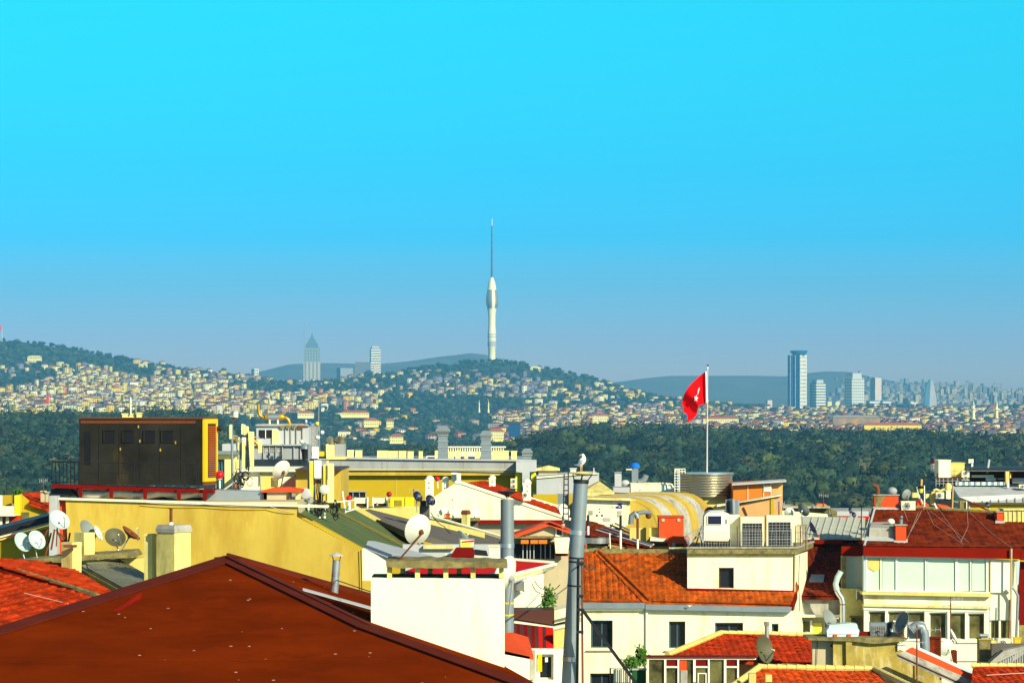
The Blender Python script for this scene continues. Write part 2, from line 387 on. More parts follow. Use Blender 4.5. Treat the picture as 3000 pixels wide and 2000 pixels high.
# ---- towns ----
def inpoly(px, py, poly):
    ins = np.zeros(len(px), bool); j = len(poly) - 1
    for i in range(len(poly)):
        xi, yi = poly[i]; xj, yj = poly[j]
        c = ((yi > py) != (yj > py)) & (px < (xj - xi) * (py - yi) / ((yj - yi) or 1e-9) + xi); ins ^= c; j = i
    return ins
TOWNS = [ # outline (photo px), number, storeys, side width m, greyness, zone words
 ([(0,1165),(120,1140),(190,1105),(250,1085),(330,1105),(400,1130),(560,1130),(700,1165),(780,1172),(780,1232),(600,1240),(200,1240),(0,1245)], 2300, (3,7), (7,14), 0.05, 'in the crowded hillside town on the far left'),
 ([(0,1055),(180,1070),(420,1118),(300,1080),(0,1130)], 28, (2,3), (9,18), 0.1, 'among trees high on the left hill'),
 ([(390,1058),(620,1088),(900,1125),(900,1140),(640,1110),(400,1082)], 70, (2,4), (9,18), 0.1, 'along the ridge line of the left hill'),
 ([(430,1085),(700,1110),(760,1165),(480,1125)], 90, (2,4), (8,16), 0.1, 'on the green slope right of the left hill'),
 ([(600,1160),(1120,1160),(1130,1200),(760,1232),(600,1220)], 430, (2,5), (7,15), 0.15, 'at the foot of the slope left of the tower hill'),
 ([(900,1100),(1250,1085),(1480,1120),(1480,1165),(900,1165)], 150, (2,3), (7,14), 0.15, 'scattered over the tower hill'),
 ([(1180,1125),(1400,1110),(1540,1105),(1620,1150),(1640,1175),(1260,1172)], 150, (2,5), (9,18), 0.75, 'in the grey terrace rows under the tower hill'),
 ([(1560,1130),(1800,1125),(1960,1165),(2150,1190),(2150,1210),(1540,1200)], 160, (2,4), (8,18), 0.1, 'on the slope right of the tower hill'),
 ([(1440,1225),(1560,1205),(3010,1205),(3010,1330),(2840,1305),(2300,1290),(1760,1275),(1560,1325),(1490,1325),(1440,1290)], 4200, (2,4), (7,14), 0.22, 'in the flat red-roofed town on the right'),
 ([(1000,1200),(1200,1200),(1480,1270),(1480,1330),(960,1330)], 60, (2,3), (10,20), 0.1, 'among the dark trees below the tower hill'),
]
pal = np.array([(0.84,0.72,0.26),(0.82,0.66,0.14),(0.85,0.78,0.42),(0.74,0.50,0.12),(0.85,0.80,0.58),(0.62,0.26,0.13),(0.50,0.40,0.25),(0.85,0.58,0.02),(0.24,0.23,0.27)])
paln = ['cream','pale yellow','off-white','ochre','white','salmon pink','beige','bright yellow','grey']
ppr = np.array([.24,.2,.14,.1,.12,.05,.09,.03,.03])
rpal = np.array([(0.26,0.08,0.06),(0.15,0.075,0.085),(0.34,0.11,0.05),(0.16,0.14,0.16),(0.45,0.40,0.36)])
rnn = ['brick red','dull brown','orange red','grey','pale flat']
Yg = np.arange(3250, 8200, 50.0)
def depth_at(px, py):      # nearest distance at which the land shows at this row
    out = np.zeros(len(px))
    for i in range(len(px)):
        z = h_mid(np.full(len(Yg), px[i]), Yg); q = YH - (z - HC) / Yg * F
        k = np.nonzero(q <= py[i])[0]; out[i] = Yg[k[0]] if len(k) else 8000
    return out
H = []   # px,py,Y,z,w,d,h,yaw,colour,roof,zone
for zi, (poly, cnt, st, sw, gr, words) in enumerate(TOWNS):
    a = np.array(poly, float); lo = a.min(0); hi = a.max(0); got = 0
    xs = rng.uniform(lo[0], hi[0], cnt*4); ys = rng.uniform(lo[1], hi[1], cnt*4)
    ok = inpoly(xs, ys, poly); xs = xs[ok][:cnt]; ys = ys[ok][:cnt]
    dY = depth_at(xs, ys) + rng.uniform(-25, 25, len(xs)); zz = h_mid(xs, dY)
    for i in range(len(xs)):
        ww = rng.uniform(*sw) * (1.6 if rng.random() < 0.08 else 1); dd = rng.uniform(9, 14); hh = rng.integers(st[0], st[1]+1)*3.1 + 0.6
        yaw = rng.normal(0.25, 0.5)
        if rng.random() < gr: ci = 8 if rng.random() < .6 else 6; ri = 3 if rng.random() < .7 else 1
        else: ci = rng.choice(9, p=ppr/ppr.sum()); ri = rng.choice(5, p=([.18,.26,.12,.16,.28] if zi in (0,4) else [.28,.27,.2,.1,.15]))
        H.append([xs[i], ys[i], dY[i], zz[i], ww, dd, hh, yaw, ci, ri, zi])
H = np.array(H)
# thin out overlapping plots
keep = np.ones(len(H), bool); cell = {}
for i in np.argsort(H[:, 2]):
    X = PX(H[i,0], H[i,2]); k = (int(X//8.5), int(H[i,2]//14))
    if k in cell: keep[i] = False
    else: cell[k] = 1
def clump(px, py, s=1.0):
    return (np.sin(px*0.037*s+py*0.11)+np.sin(px*0.083*s-py*0.07+1.3)+np.sin(px*0.019*s+py*0.19+2.1)+0.6*np.sin(px*0.17*s+4))/3.6
keep &= ~((clump(H[:,0], H[:,1]) < -0.30) & (rng.uniform(0, 1, len(H)) < 0.9))
H = H[keep]
def house_geo(w, d, h, yaw, flat):
    c, s = math.cos(yaw), math.sin(yaw); hw, hd = w/2, d/2; e = 0.5
    def rt(x, y, z): return (x*c - y*s, x*s + y*c, z)
    v = [rt(x, y, z) for z in (-6, h) for x, y in ((-hw,-hd),(hw,-hd),(hw,hd),(-hw,hd))]
    wf = [(0,1,5,4),(1,2,6,5),(2,3,7,6),(3,0,4,7)]
    rz = h + (0.5 if flat else min(w, d)*0.24)
    if flat:
        v += [rt(x, y, z) for z in (h, h+0.7) for x, y in ((-hw-.2,-hd-.2),(hw+.2,-hd-.2),(hw+.2,hd+.2),(-hw-.2,hd+.2))]
        rf = [(8,9,13,12),(9,10,14,13),(10,11,15,14),(11,8,12,15),(12,13,14,15)]
    else:
        r = max(w - d, 0.5)/2
        v += [rt(x, y, h) for x, y in ((-hw-e,-hd-e),(hw+e,-hd-e),(hw+e,hd+e),(-hw-e,hd+e))] + [rt(-r,0,rz), rt(r,0,rz)]
        rf = [(8,9,13,12),(9,10,13,13),(10,11,12,13),(11,8,12,12)]
    return v, wf, rf
m_wall_far = attr_mat('house_walls', var=0.12, scale=0.2, windows=(3.6, 3.1, 0.45)); m_roof_far = attr_mat('house_roofs', var=0.25, scale=0.4)
size = H[:, 4]*H[:, 6]/H[:, 2]**2
vis = (H[:, 0] > 10) & (H[:, 0] < 2990) & ~((H[:,0] > 225) & (H[:,0] < 640) & (H[:,1] > 1222)) & (H[:,1] < 1300)
order = np.argsort(-size*vis); indiv = set(order[:296].tolist())
V = []; Fs = []; T = []; mi = []; nb = 0
SEEN = {}
LM = [(200,'below the left summit'),(330,'near the two slim minarets'),(480,'above the dark generator'),(640,'left of the pointed skyscraper'),(730,'under the pointed skyscraper'),(880,'under the slab tower blocks'),(1100,'left of the telecom tower'),(1440,'below the telecom tower'),(1700,'right of the telecom tower'),(1960,'left of the flagpole'),(2070,'behind the flag'),(2250,'right of the flagpole'),(2380,'below the blue skyscraper'),(2560,'below the twin grey towers'),(2780,'below the curved glass tower'),(9999,'near the far right minarets')]
for i in range(len(H)):
    x, y, Y, z, w_, d_, h_, yaw, ci, ri, zi = H[i]; ci = int(ci); ri = int(ri)
    v, wf, rf = house_geo(w_, d_, h_, yaw, ri == 4)
    tw = pal[ci]*rng.uniform(0.8, 1.05); tr = rpal[ri]*rng.uniform(0.75, 1.2)
    if i in indiv:
        me = bpy.data.meshes.new('house'); me.from_pydata(v, [], [tuple(dict.fromkeys(f)) for f in wf + rf])
        me.materials.append(m_wall_far); me.materials.append(m_roof_far)
        me.polygons.foreach_set('material_index', [0]*4 + [1]*len(rf))
        a = me.attributes.new('tint', 'FLOAT_COLOR', 'FACE'); a.data.foreach_set('color', [c for k in range(4+len(rf)) for c in (*(tw if k < 4 else tr), 1)])
        o = bpy.data.objects.new('house', me); COL.objects.link(o); o.location = (PX(x, Y), Y, z)
        st = 'broad' if w_ > 26 else 'long' if w_ > 18 else ('very tall' if h_ > 20 else 'tall' if h_ > 15 else ('low' if h_ < 8 else 'mid-height'))
        lm = next(t for a_, t in LM if x < a_)
        tag(o, f'{st} {paln[ci]} house with {rnn[ri]} roof {lm}, {["","","","","","","","","",""][int(zi)]}'.rstrip(', '), 'house', f'houses {TOWNS[int(zi)][5]}')
    else:
        v = np.array(v) + np.array([PX(x, Y), Y, z]); V.append(v)
        for f in wf: Fs.append([a+nb for a in f]); T.append(tw); mi.append(0)
        for f in rf: Fs.append([a+nb for a in f]); T.append(tr); mi.append(1)
        nb += len(v)
o = np_mesh('town', np.concatenate(V), np.array(Fs), np.array(T), [m_wall_far, m_roof_far], np.array(mi))
me = o.data; me.validate()
tag(o, 'mass of small far houses with red roofs covering the slopes and flats', kind='stuff')

# woods between and behind the towns
n = 15000
px = rng.uniform(-60, 3060, n); Y = rng.uniform(3300, 8030, n)
z = h_mid(px, Y); py = YH - (z - HC)/Y*F
keepm = np.ones(n, bool); dens = np.zeros(n)
for poly, cnt, st, sw, gr, words in TOWNS:
    a = np.array(poly, float); area = 0.5*abs(np.dot(a[:,0], np.roll(a[:,1],1)) - np.dot(a[:,1], np.roll(a[:,0],1)))
    ins = inpoly(px, py, poly); dens[ins] = np.maximum(dens[ins], min(0.93, cnt/area*55))
dens[clump(px, py) < -0.27] = 0.05
keepm &= rng.uniform(0, 1, n) > dens
keepm &= ~((px > 2100) & (py > 1195) & (py < 1210) & (Y > 6500))
px, Y, z = px[keepm], Y[keepm], z[keepm]; n = len(px)
S = rng.uniform(4.5, 8.5, n)
crowns('hillside_woods', 'blue green far woods on the hills between the houses', np.stack([PX(px, Y), Y, z + S*0.7], -1), S*1.15, species(n), m_leaf, puffs=2, leaves=5, zs=0.8)
# ================================================================== far towers
def stripes_mat(name, wall, glass, px_, pz_, fx, fz, rough=0.5, metal=0.0):
    """facade grid in metres: vertical pitch pz_, horizontal pitch px_; glass where both fractions fall under fx/fz"""
    m = bpy.data.materials.new(name); m.use_nodes = True; nt = m.node_tree; N = nt.nodes; L = nt.links; b = N['Principled BSDF']
    b.inputs['Roughness'].default_value = rough; b.inputs['Metallic'].default_value = metal
    tcn = N.new('ShaderNodeTexCoord'); sp = N.new('ShaderNodeSeparateXYZ'); L.new(tcn.outputs['Object'], sp.inputs[0])
    def M(op, a, bb=None):
        n = N.new('ShaderNodeMath'); n.operation = op
        for i, v in enumerate((a, bb)):
            if v is None: continue
            if isinstance(v, (int, float)): n.inputs[i].default_value = v
            else: L.new(v, n.inputs[i])
        return n.outputs[0]
    hx = M('ADD', sp.outputs[0], sp.outputs[1])
    f = M('MULTIPLY', M('LESS_THAN', M('FRACT', M('ADD', M('DIVIDE', hx, px_), 100.25)), fx), M('LESS_THAN', M('FRACT', M('DIVIDE', sp.outputs[2], pz_)), fz))
    mx = N.new('ShaderNodeMix'); mx.data_type = 'RGBA'; mx.inputs['A'].default_value = (*wall, 1); mx.inputs['B'].default_value = (*glass, 1)
    L.new(f, mx.inputs['Factor']); L.new(mx.outputs['Result'], b.inputs['Base Color'])
    return m
m_twhite = mat('tower_cladding', (0.90, 0.84, 0.52), rough=0.5, var=0.05, scale=0.02)
m_tdark = mat('tower_dark_bands', (0.02, 0.02, 0.05), rough=0.4, var=0.1, scale=0.05)
m_tsteel = mat('tower_mast_steel', (0.06, 0.13, 0.22), rough=0.5, var=0.1, scale=0.1)
YT = 8000.0; K = YT / F
def telecom_tower():
    cx = PX(1441, YT); zb = PZ(1062, YT)
    t = thing('telecom_tower', 'tall slender white tower with a bulging observation deck and thin mast on the hilltop', 'tower', (cx, YT, zb))
    def L_(prof, name, m, **k):
        mb = MB(); mb.lathe((cx, YT, 0), [(r*K, PZ(y, YT)) for y, r in prof], 28); return mb.build(name, m, t, smooth=True, **k)
    L_([(1064,10.5),(1018,10.5),(1016,12),(975,12),(960,10.6),(945,10.2),(925,10.6),(910,12)], 'shaft', m_twhite)
    L_([(910,12),(902,14),(893,16.5),(884,17.8),(872,17.2),(860,15.2),(850,13.4),(838,11.6),(826,9.2),(815,4.6),(812,3.4)], 'observation_deck', m_twhite)
    for j, y in enumerate(range(852, 903, 6)):         # floor recesses read as dark bands either side of a white spine
        mb = MB(); rr = np.interp(y, [850,860,872,884,893,902,910], [13.4,15.2,17.2,17.8,16.5,14,12])
        for a0, a1 in ((-2.35, -1.55), (-0.95, 0.1)):
            n = 10; vs = []
            for k in range(n+1):
                a = a0 + (a1-a0)*k/n
                for zz in (y-1.9, y+1.9):
                    vs.append((cx + math.cos(a)*(rr+0.9)*K, YT + math.sin(a)*(rr+0.9)*K, PZ(zz, YT)))
                for zz in (y-1.9, y+1.9):
                    vs.append((cx + math.cos(a)*(rr-0.6)*K, YT + math.sin(a)*(rr-0.6)*K, PZ(zz, YT)))
            fs = []
            for k in range(n):
                a = k*4; b_ = a+4
                fs += [(a, b_, b_+1, a+1), (a+2, a+3, b_+3, b_+2), (a, a+2, b_+2, b_), (a+1, b_+1, b_+3, a+3)]
            mb.add(vs, fs)
        mb.build('floor_opening', m_tdark, t)
    for y0, y1 in ((978,981),(985,988),(999,1014)):
        mb = MB(); mb.lathe((cx, YT, 0), [(12.5*K, PZ(y1, YT)), (12.5*K, PZ(y0, YT))], 28); mb.build('technical_band', mat('band_grey', (0.42,0.40,0.42), var=0.1), t, smooth=True)
    L_([(814,3.2),(750,2.7),(700,2.0),(664,1.6)], 'mast', m_tsteel)
    L_([(664,1.7),(640,1.2)], 'mast_tip', mat('mast_pale', (0.7,0.62,0.7), var=0.1))
    mb = MB()
    for y in (664, 690, 712, 738, 760, 785): mb.lathe((cx, YT, 0), [(3.2*K, PZ(y, YT)), (3.2*K, PZ(y-2.0, YT))], 12)
    mb.build('mast_collar', m_tsteel, t)
telecom_tower()

def slab_tower(name, label, cat, x0, x1, yt, yb, Y, yaw, depth, m, extras=None, group=None, roof=None):
    cx = PX((x0+x1)/2, Y); t = thing(name, label, cat, (cx, Y, PZ(yb, Y)), group)
    wpx = (x1-x0)/F*Y; c, s = math.cos(yaw), abs(math.sin(yaw)); w_ = max(4, (wpx - depth*s)/c)
    mb = MB(); mb.obox((0, 0, (PZ(yt,Y)-PZ(yb+6,Y))/2), w_/2, depth/2, (PZ(yt,Y)-PZ(yb+6,Y))/2)
    o = mb.build('tower_body', m, t, local=True); o.rotation_euler.z = yaw; o.location = (0, 0, -(PZ(yb,Y)-PZ(yb+6,Y)))
    if roof:
        mb = MB(); zt = PZ(yt,Y)-PZ(yb,Y); mb.obox((0, 0, zt + roof/2), w_*0.36, depth*0.36, roof/2)
        mb.build('roof_plant', mat('plant_room_grey', (0.5,0.5,0.5)), t, local=True).rotation_euler.z = yaw
    return t, w_, cx
YS = 8450.0
g_blue = stripes_mat('blue_glass_facade', (0.06,0.18,0.36), (0.004,0.06,0.20), 9.0, 16.0, 0.9, 0.95, rough=0.7)
g_blue.node_tree.nodes['Principled BSDF'].inputs['Specular IOR Level'].default_value = 0.1
g_white = stripes_mat('white_grid_facade', (0.82,0.77,0.60), (0.06,0.10,0.18), 9.0, 10.0, 0.45, 0.6)
# blue tower: left face glass, right face white grid
def blue_tower():
    Y = YS; x0, x1, yt, yb = 2309, 2366, 1040, 1202
    cx = PX(2343, Y); zb = PZ(yb, Y); zt = PZ(yt, Y)
    t = thing('skyscraper', 'tallest blue glass skyscraper with a white gridded side and flared crown', 'skyscraper', (cx, Y, zb))
    L0 = Vector((PX(x0,Y), Y+14, 0)); C0 = Vector((PX(2343,Y), Y-6, 0)); R0 = Vector((PX(x1,Y), Y+22, 0)); B0 = Vector((PX(2330,Y), Y+48, 0))
    def wall(a, b, name, m):
        n = Vector((-(b-a).y, (b-a).x, 0)).normalized()*1.5
        mb = MB(); p = [a, b, b+n, a+n]
        mb.add([(q.x, q.y, zb-10) for q in p] + [(q.x, q.y, zt) for q in p], [(0,3,2,1),(4,5,6,7),(0,1,5,4),(1,2,6,5),(2,3,7,6),(3,0,4,7)])
        return mb.build(name, m, t)
    wall(L0, C0, 'glass_facade', g_blue); wall(C0, R0, 'gridded_facade', g_white)
    mb = MB(); mb.add([(q.x, q.y, z) for z in (zb-10, zt-2) for q in (L0+Vector((1.6,1.6,0)), C0+Vector((0,2.5,0)), R0+Vector((-1.6,1.6,0)), B0)], [(0,1,5,4),(1,2,6,5),(2,3,7,6),(3,0,4,7),(4,5,6,7)])
    mb.build('core', mat('tower_core', (0.1,0.2,0.3)), t)
    for xx in (2316, 2330):
        mb = MB(); a = L0.lerp(C0, (xx-2309)/34.0); mb.box(a.x-.5, a.x+.5, a.y-3, a.y-.2, zb-5, zt); mb.build('pilaster', mat('pilaster_pale', (0.6,0.68,0.7)), t)
    mb = MB(); cc = Vector((PX(2342,Y), Y+16, 0))
    mb.lathe(cc, [(15, zt-2), (19, PZ(1036,Y)), (24, PZ(1030,Y)), (24.5, PZ(1028,Y)), (20, PZ(1026,Y))], 28)
    mb.build('crown', mat('crown_blue', (0.03,0.15,0.27), rough=0.4, var=0.05), t, smooth=True)
blue_tower()
g_band = stripes_mat('banded_facade', (0.78,0.74,0.58), (0.10,0.14,0.20), 4000.0, 7.5, 1.1, 0.48)
g_grid = stripes_mat('pale_grid_facade', (0.74,0.70,0.56), (0.08,0.13,0.20), 7.0, 8.0, 0.6, 0.6)
g_slab = stripes_mat('grey_slab_facade', (0.26,0.28,0.31), (0.18,0.21,0.26), 6.0, 7.0, 0.5, 0.5)
g_yel = stripes_mat('yellow_block_facade', (0.85,0.72,0.28), (0.3,0.25,0.15), 5.0, 5.0, 0.4, 0.45)
g_steel = mat('steel_blue_glass', (0.10,0.20,0.28), rough=0.3, var=0.08, scale=0.02)
g_tan = mat('tan_cladding', (0.62,0.50,0.42), var=0.06, scale=0.02)
def skyscraper(label, *a, **k): return slab_tower('skyscraper', label, 'skyscraper', *a, **k)
skyscraper('white banded tower beside the blue skyscraper', 2372, 2419, 1122, 1200, 8500, R(38), 26, g_band, roof=9)
skyscraper('pale gridded tower with stepped white top, right of the banded tower', 2473, 2533, 1108, 1203, 8500, R(38), 30, g_grid, roof=14)
skyscraper('slim two-tone blue and tan tower behind the pale gridded tower', 2550, 2582, 1106, 1172, 9200, R(30), 24, g_tan)
skyscraper('low round-cornered banded block behind the town', 2580, 2610, 1172, 1202, 8600, R(10), 22, g_band)
skyscraper('low banded block at the right foot of the pale gridded tower', 2538, 2575, 1173, 1202, 8600, R(20), 22, g_band)
skyscraper('small white and brown tower left of the curved glass tower', 2660, 2687, 1178, 1215, 8500, R(25), 14, g_grid)
skyscraper('hazy slim tower left of the small white and brown tower', 2646, 2659, 1165, 1218, 9000, R(10), 14, g_slab)
# curved glass tower
def curved_tower():
    Y = 8900; cx = PX(2722, Y); zb = PZ(1220, Y)
    t = thing('skyscraper', 'curved sail-shaped glass tower rising to a point on the right', 'skyscraper', (cx, Y, zb))
    pts = [(2707,1222),(2745,1222),(2744,1170),(2738,1135),(2731,1114),(2725,1112),(2716,1125),(2710,1160)]
    mb = MB(); mb.pprism([(2720,1222),(2745,1222),(2744,1170),(2738,1135),(2731,1114),(2726,1112)], Y, 26); mb.build('tan_side', mat('sail_tan', (0.45,0.44,0.44), var=0.08, scale=0.02), t)
    mb = MB(); mb.pprism([(2706,1222),(2721,1222),(2727,1111),(2724,1112),(2716,1125),(2710,1160)], Y-6, 26); mb.build('glass_side', g_steel, t)
curved_tower()
# pointed skyscraper on the left
def pointed_tower():
    Y = 9000; cx = PX(914, Y); zb = PZ(1122, Y)
    t = thing('skyscraper', 'hazy skyscraper with a pointed blue pyramid roof left of the tower hill', 'skyscraper', (cx, Y, zb))
    k = Y/F
    g = stripes_mat('beige_ribbed_facade', (0.50,0.45,0.34), (0.20,0.25,0.28), 11.0, 400, 0.42, 2)
    g2 = stripes_mat('blue_upper_facade', (0.28,0.34,0.35), (0.12,0.20,0.26), 8.0, 9, 0.6, 0.7)
    mb = MB(); mb.obox((0,0,30*k), 24*k, 16*k, 32*k); mb.build('lower_body', g, t, local=True)
    mb = MB(); mb.obox((0,0,82*k), 21.5*k, 14*k, 22*k); mb.build('upper_body', g2, t, local=True)
    mb = MB(); mb.lathe((0,0,0), [(27*k,104*k),(21*k,116*k),(12*k,128*k),(6*k,134*k),(3*k,140*k),(0.6*k,148*k)], 4)
    mb.xform(Matrix.Rotation(R(45), 4, 'Z') @ Matrix.Scale(0.8, 4)) if False else None
    M = Matrix.Diagonal((0.95, 0.7, 1, 1)) @ Matrix.Rotation(R(45), 4, 'Z'); mb.xform(M); mb.build('pyramid_roof', g_steel, t, local=True)
    for s in (-1, 1):
        mb = MB(); mb.cyl((s*17*k, -8*k, 104*k), (s*17*k, -8*k, 118*k), 1.5*k, 0.5*k, 6); mb.build('pinnacle', g_steel, t, local=True)
pointed_tower()
def lattice_mast():
    Y = 8900; mb = MB(); mb.cyl(W(893,1130,Y), W(891,945,Y), 0.9, 0.4, 6)
    for y in range(950, 1125, 14): mb.cyl(W(892,y,Y), W(892,y-3,Y), 1.8, 1.8, 6)
    tag(mb.build('radio_mast', mat('mast_grey', (0.3,0.34,0.38))), 'very thin radio mast just left of the pointed skyscraper', 'mast')
lattice_mast()
skyscraper('tall white-topped striped tower above the slab blocks', 1083, 1116, 1020, 1098, 9300, R(12), 22, g_band, roof=6)
skyscraper('wide grey slab block left of the striped tower', 1040, 1092, 1060, 1105, 9300, R(-20), 20, g_slab, roof=4)
skyscraper('low grey twin block nearest the pointed skyscraper', 986, 1034, 1078, 1108, 9300, R(25), 30, g_slab)
skyscraper('small orange-topped block at the foot of the striped tower', 1094, 1110, 1066, 1096, 9250, R(5), 14, g_tan)
skyscraper('pair of hazy blocks on the left ridge', 736, 758, 1080, 1098, 8900, R(30), 18, g_grid)
skyscraper('short tan block standing on the town edge left of the blue skyscraper', 2244, 2262, 1172, 1202, 8400, R(15), 14, g_tan)
skyscraper('second shorter tan block nearest the blue skyscraper on its left', 2278, 2296, 1186, 1204, 8400, R(15), 14, g_tan)
# hazy high-rise district far right
g_pale = stripes_mat('pale_far_facade', (0.66,0.62,0.56), (0.32,0.34,0.38), 6.0, 6.0, 0.45, 0.5)
m_fb = attr_mat('far_block_walls', var=0.1, scale=0.05, windows=(6, 6, 0.4))
V = []; Fs = []; T = []; nb = 0; cand = []
for i in range(800):
    px = random.uniform(2420, 3020); Y = random.uniform(10500, 14300)
    if random.random() > min(1, max(0.12, (px-2500)/160)): continue
    z = float(h_far(px, Y)[0]); py = YH - (z-HC)/Y*F
    hh = random.choice([5,6,7,8,8,10,12,30]) if px > 2560 else random.choice([10, 14, 30]); ww = random.uniform(9, 19)
    cand.append((px, Y, z, hh, ww))
cand.sort(key=lambda c: -c[3]*c[4]/c[1]**2)
for i, (px, Y, z, hh, ww) in enumerate(cand):
    v, wf, rf = house_geo(ww, 16, hh, random.uniform(-.3, .6), True); tw = np.array(random.choice([(0.5,0.40,0.24),(0.30,0.28,0.27),(0.46,0.38,0.26),(0.24,0.19,0.18)]))
    if i < 90:
        me = bpy.data.meshes.new('apartment_block'); me.from_pydata(v, [], wf + rf); me.materials.append(m_fb)
        a = me.attributes.new('tint', 'FLOAT_COLOR', 'FACE'); a.data.foreach_set('color', [c for _ in range(len(wf+rf)) for c in (*tw, 1)])
        o = bpy.data.objects.new('apartment_block', me); COL.objects.link(o); o.location = (PX(px,Y), Y, z)
        side = ('between the pale gridded tower and the curved glass tower' if px < 2700 else 'just behind the curved glass tower' if px < 2780 else 'on the hazy hillside between curved tower and right minarets' if px < 2880 else 'on the hazy hillside behind the right minarets')
        tag(o, f'{"tall" if hh > 30 else "mid-rise" if hh > 15 else "low"} hazy block {side}', 'apartment block', 'hazy high-rise blocks on the far right hillside')
    else:
        V.append(np.array(v) + np.array([PX(px,Y), Y, z]))
        for f in wf + rf: Fs.append([a+nb for a in f]); T.append(tw)
        nb += len(v)
tag(np_mesh('hazy_suburb', np.concatenate(V), np.array(Fs), np.array(T), m_fb), 'hazy far suburb of small pale blocks on the right horizon', kind='stuff')

# minarets and mosques
m_min = mat('minaret_stone', (0.88,0.80,0.40), var=0.06, scale=0.1); m_lead = mat('lead_grey', (0.50,0.48,0.34), var=0.1)
def minaret(px, yt, yb, Y, hw, label, group=None):
    t = thing('minaret', label, 'minaret', W(px, yb, Y), group); k = Y/F; c = (PX(px,Y), Y, 0); h = yb - yt
    mb = MB(); mb.lathe(c, [(hw*1.5*k, PZ(yb+3,Y)), (hw*1.5*k, PZ(yb-h*.15,Y)), (hw*k, PZ(yb-h*.2,Y)), (hw*.9*k, PZ(yb-h*.55,Y)), (hw*1.7*k, PZ(yb-h*.58,Y)), (hw*1.7*k, PZ(yb-h*.62,Y)), (hw*.75*k, PZ(yb-h*.63,Y)), (hw*.7*k, PZ(yt+h*.25,Y))], 10)
    mb.build('shaft', m_min, t)
    mb = MB(); mb.lathe(c, [(hw*.85*k, PZ(yt+h*.25,Y)), (0.12*k, PZ(yt,Y))], 10); mb.build('cone_roof', m_lead, t)
minaret(196, 1106, 1142, 6500, 1.6, 'left one of the two slim white minarets in the hillside town')
minaret(226, 1106, 1140, 6500, 1.6, 'right one of the two slim white minarets in the hillside town')
minaret(382, 1168, 1215, 5200, 1.4, 'slim minaret behind the left part of the dark generator')
minaret(1404, 1170, 1205, 5600, 1.8, 'left one of the two minarets in the trees below the tower hill')
minaret(1431, 1170, 1206, 5600, 2.0, 'domed minaret on the right in the trees below the tower hill')
minaret(2409, 1218, 1256, 5200, 2.0, 'short pale minaret in the flat town below the blue skyscraper')
minaret(2852, 1170, 1236, 5300, 4.6, 'left one of the two large pale minarets near the right edge')
minaret(2920, 1170, 1242, 5300, 4.8, 'right one of the two large pale minarets near the right edge')
def landmark(name, label, cat, parts, loc):
    t = thing(name, label, cat, loc)
    for nm, mb, m in parts: mb.build(nm, m, t)
    return t
m_cream = mat('far_cream_plaster', (0.86,0.76,0.30), var=0.06, scale=0.05)
m_redr = mat('far_red_roof', (0.42,0.10,0.07), var=0.12, scale=0.1)
m_fdark = mat('far_window_dark', (0.06,0.06,0.08), var=0.1)
def mosque(px, yb, Y, w_, label):
    k = Y/F; t = thing('mosque', label, 'mosque', W(px, yb, Y)); c = (PX(px,Y), Y, 0)
    mb = MB(); mb.pbox(px-w_/2, px+w_/2, yb-w_*.28, yb+3, Y-w_*k/2, w_*k); mb.build('prayer_hall', m_cream, t)
    mb = MB(); r = w_*.32; mb.lathe(c, [(r*k*math.cos(a), PZ(yb-w_*.28 - r*math.sin(a), Y)) for a in np.linspace(0, 1.5, 8)], 18); mb.build('dome', m_lead, t, smooth=True)
mosque(212, 1144, 6450, 26, 'small pale domed mosque between the two slim minarets')
mosque(2886, 1238, 5650, 42, 'pale domed mosque between the two large right minarets')
def long_building(x0, x1, yt, yb, Y, label, roof=m_redr, wall=m_cream, name='long_building', win=True):
    t = thing(name, label, 'building', W((x0+x1)/2, yb, Y))
    mb = MB(); mb.pbox(x0, x1, yt, yb+5, Y, 14); mb.build('wall', wall, t)
    e = 1.0; mb = MB(); k = Y/F
    zt = PZ(yt, Y); a, b_ = PX(x0,Y)-e, PX(x1,Y)+e; rr = min(6, (b_-a)*.3)
    mb.add([(a,Y-e,zt+.05),(b_,Y-e,zt+.05),(b_,Y+15,zt+.05),(a,Y+15,zt+.05),(a+rr,Y+7,zt+3),(b_-rr,Y+7,zt+3)], [(0,1,5,4),(1,2,5),(2,3,4,5),(3,0,4),(3,2,1,0)])
    mb.build('roof', roof, t)
    if win:
        n = max(2, int((x1-x0)/5)); rows = max(1, int((yb-yt)/7))
        for r_ in range(rows):
            for i in range(n):
                xx = x0 + (x1-x0)*(i+.5)/n; yy = yt + (yb-yt)*(r_+.5)/rows
                mb = MB(); mb.pbox(xx-1.1, xx+1.1, yy-1.6, yy+1.6, Y-0.15, 0.3); mb.build('window', m_fdark, t)
long_building(2060, 2164, 1226, 1238, 4700, 'very long cream building with a red roof behind the flagpole')
long_building(1736, 1782, 1216, 1246, 4300, 'four-storey cream block with rows of windows left of the flag')
long_building(1490, 1524, 1240, 1275, 3900, 'dark blue glass block at the left end of the flat town', roof=m_fdark, wall=mat('deep_blue_glass', (0.01,0.06,0.16), rough=0.3), name='glass_block', win=False)
long_building(1000, 1080, 1208, 1218, 4300, 'wide mansion with a broad red hipped roof among dark trees')
long_building(1066, 1108, 1230, 1246, 4000, 'low cream mansion wing in front of the wide red-roofed mansion')
long_building(872, 918, 1209, 1220, 4300, 'cream villa with red roof left of the wide mansion')
long_building(1142, 1180, 1278, 1294, 3500, 'white villa with many windows in the dark trees')
long_building(1132, 1152, 1232, 1246, 4000, 'small white house with red roof right of the wide mansion')
long_building(1436, 1476, 1262, 1288, 3500, 'ochre apartment house above the roof vents, left of the dark blue block')
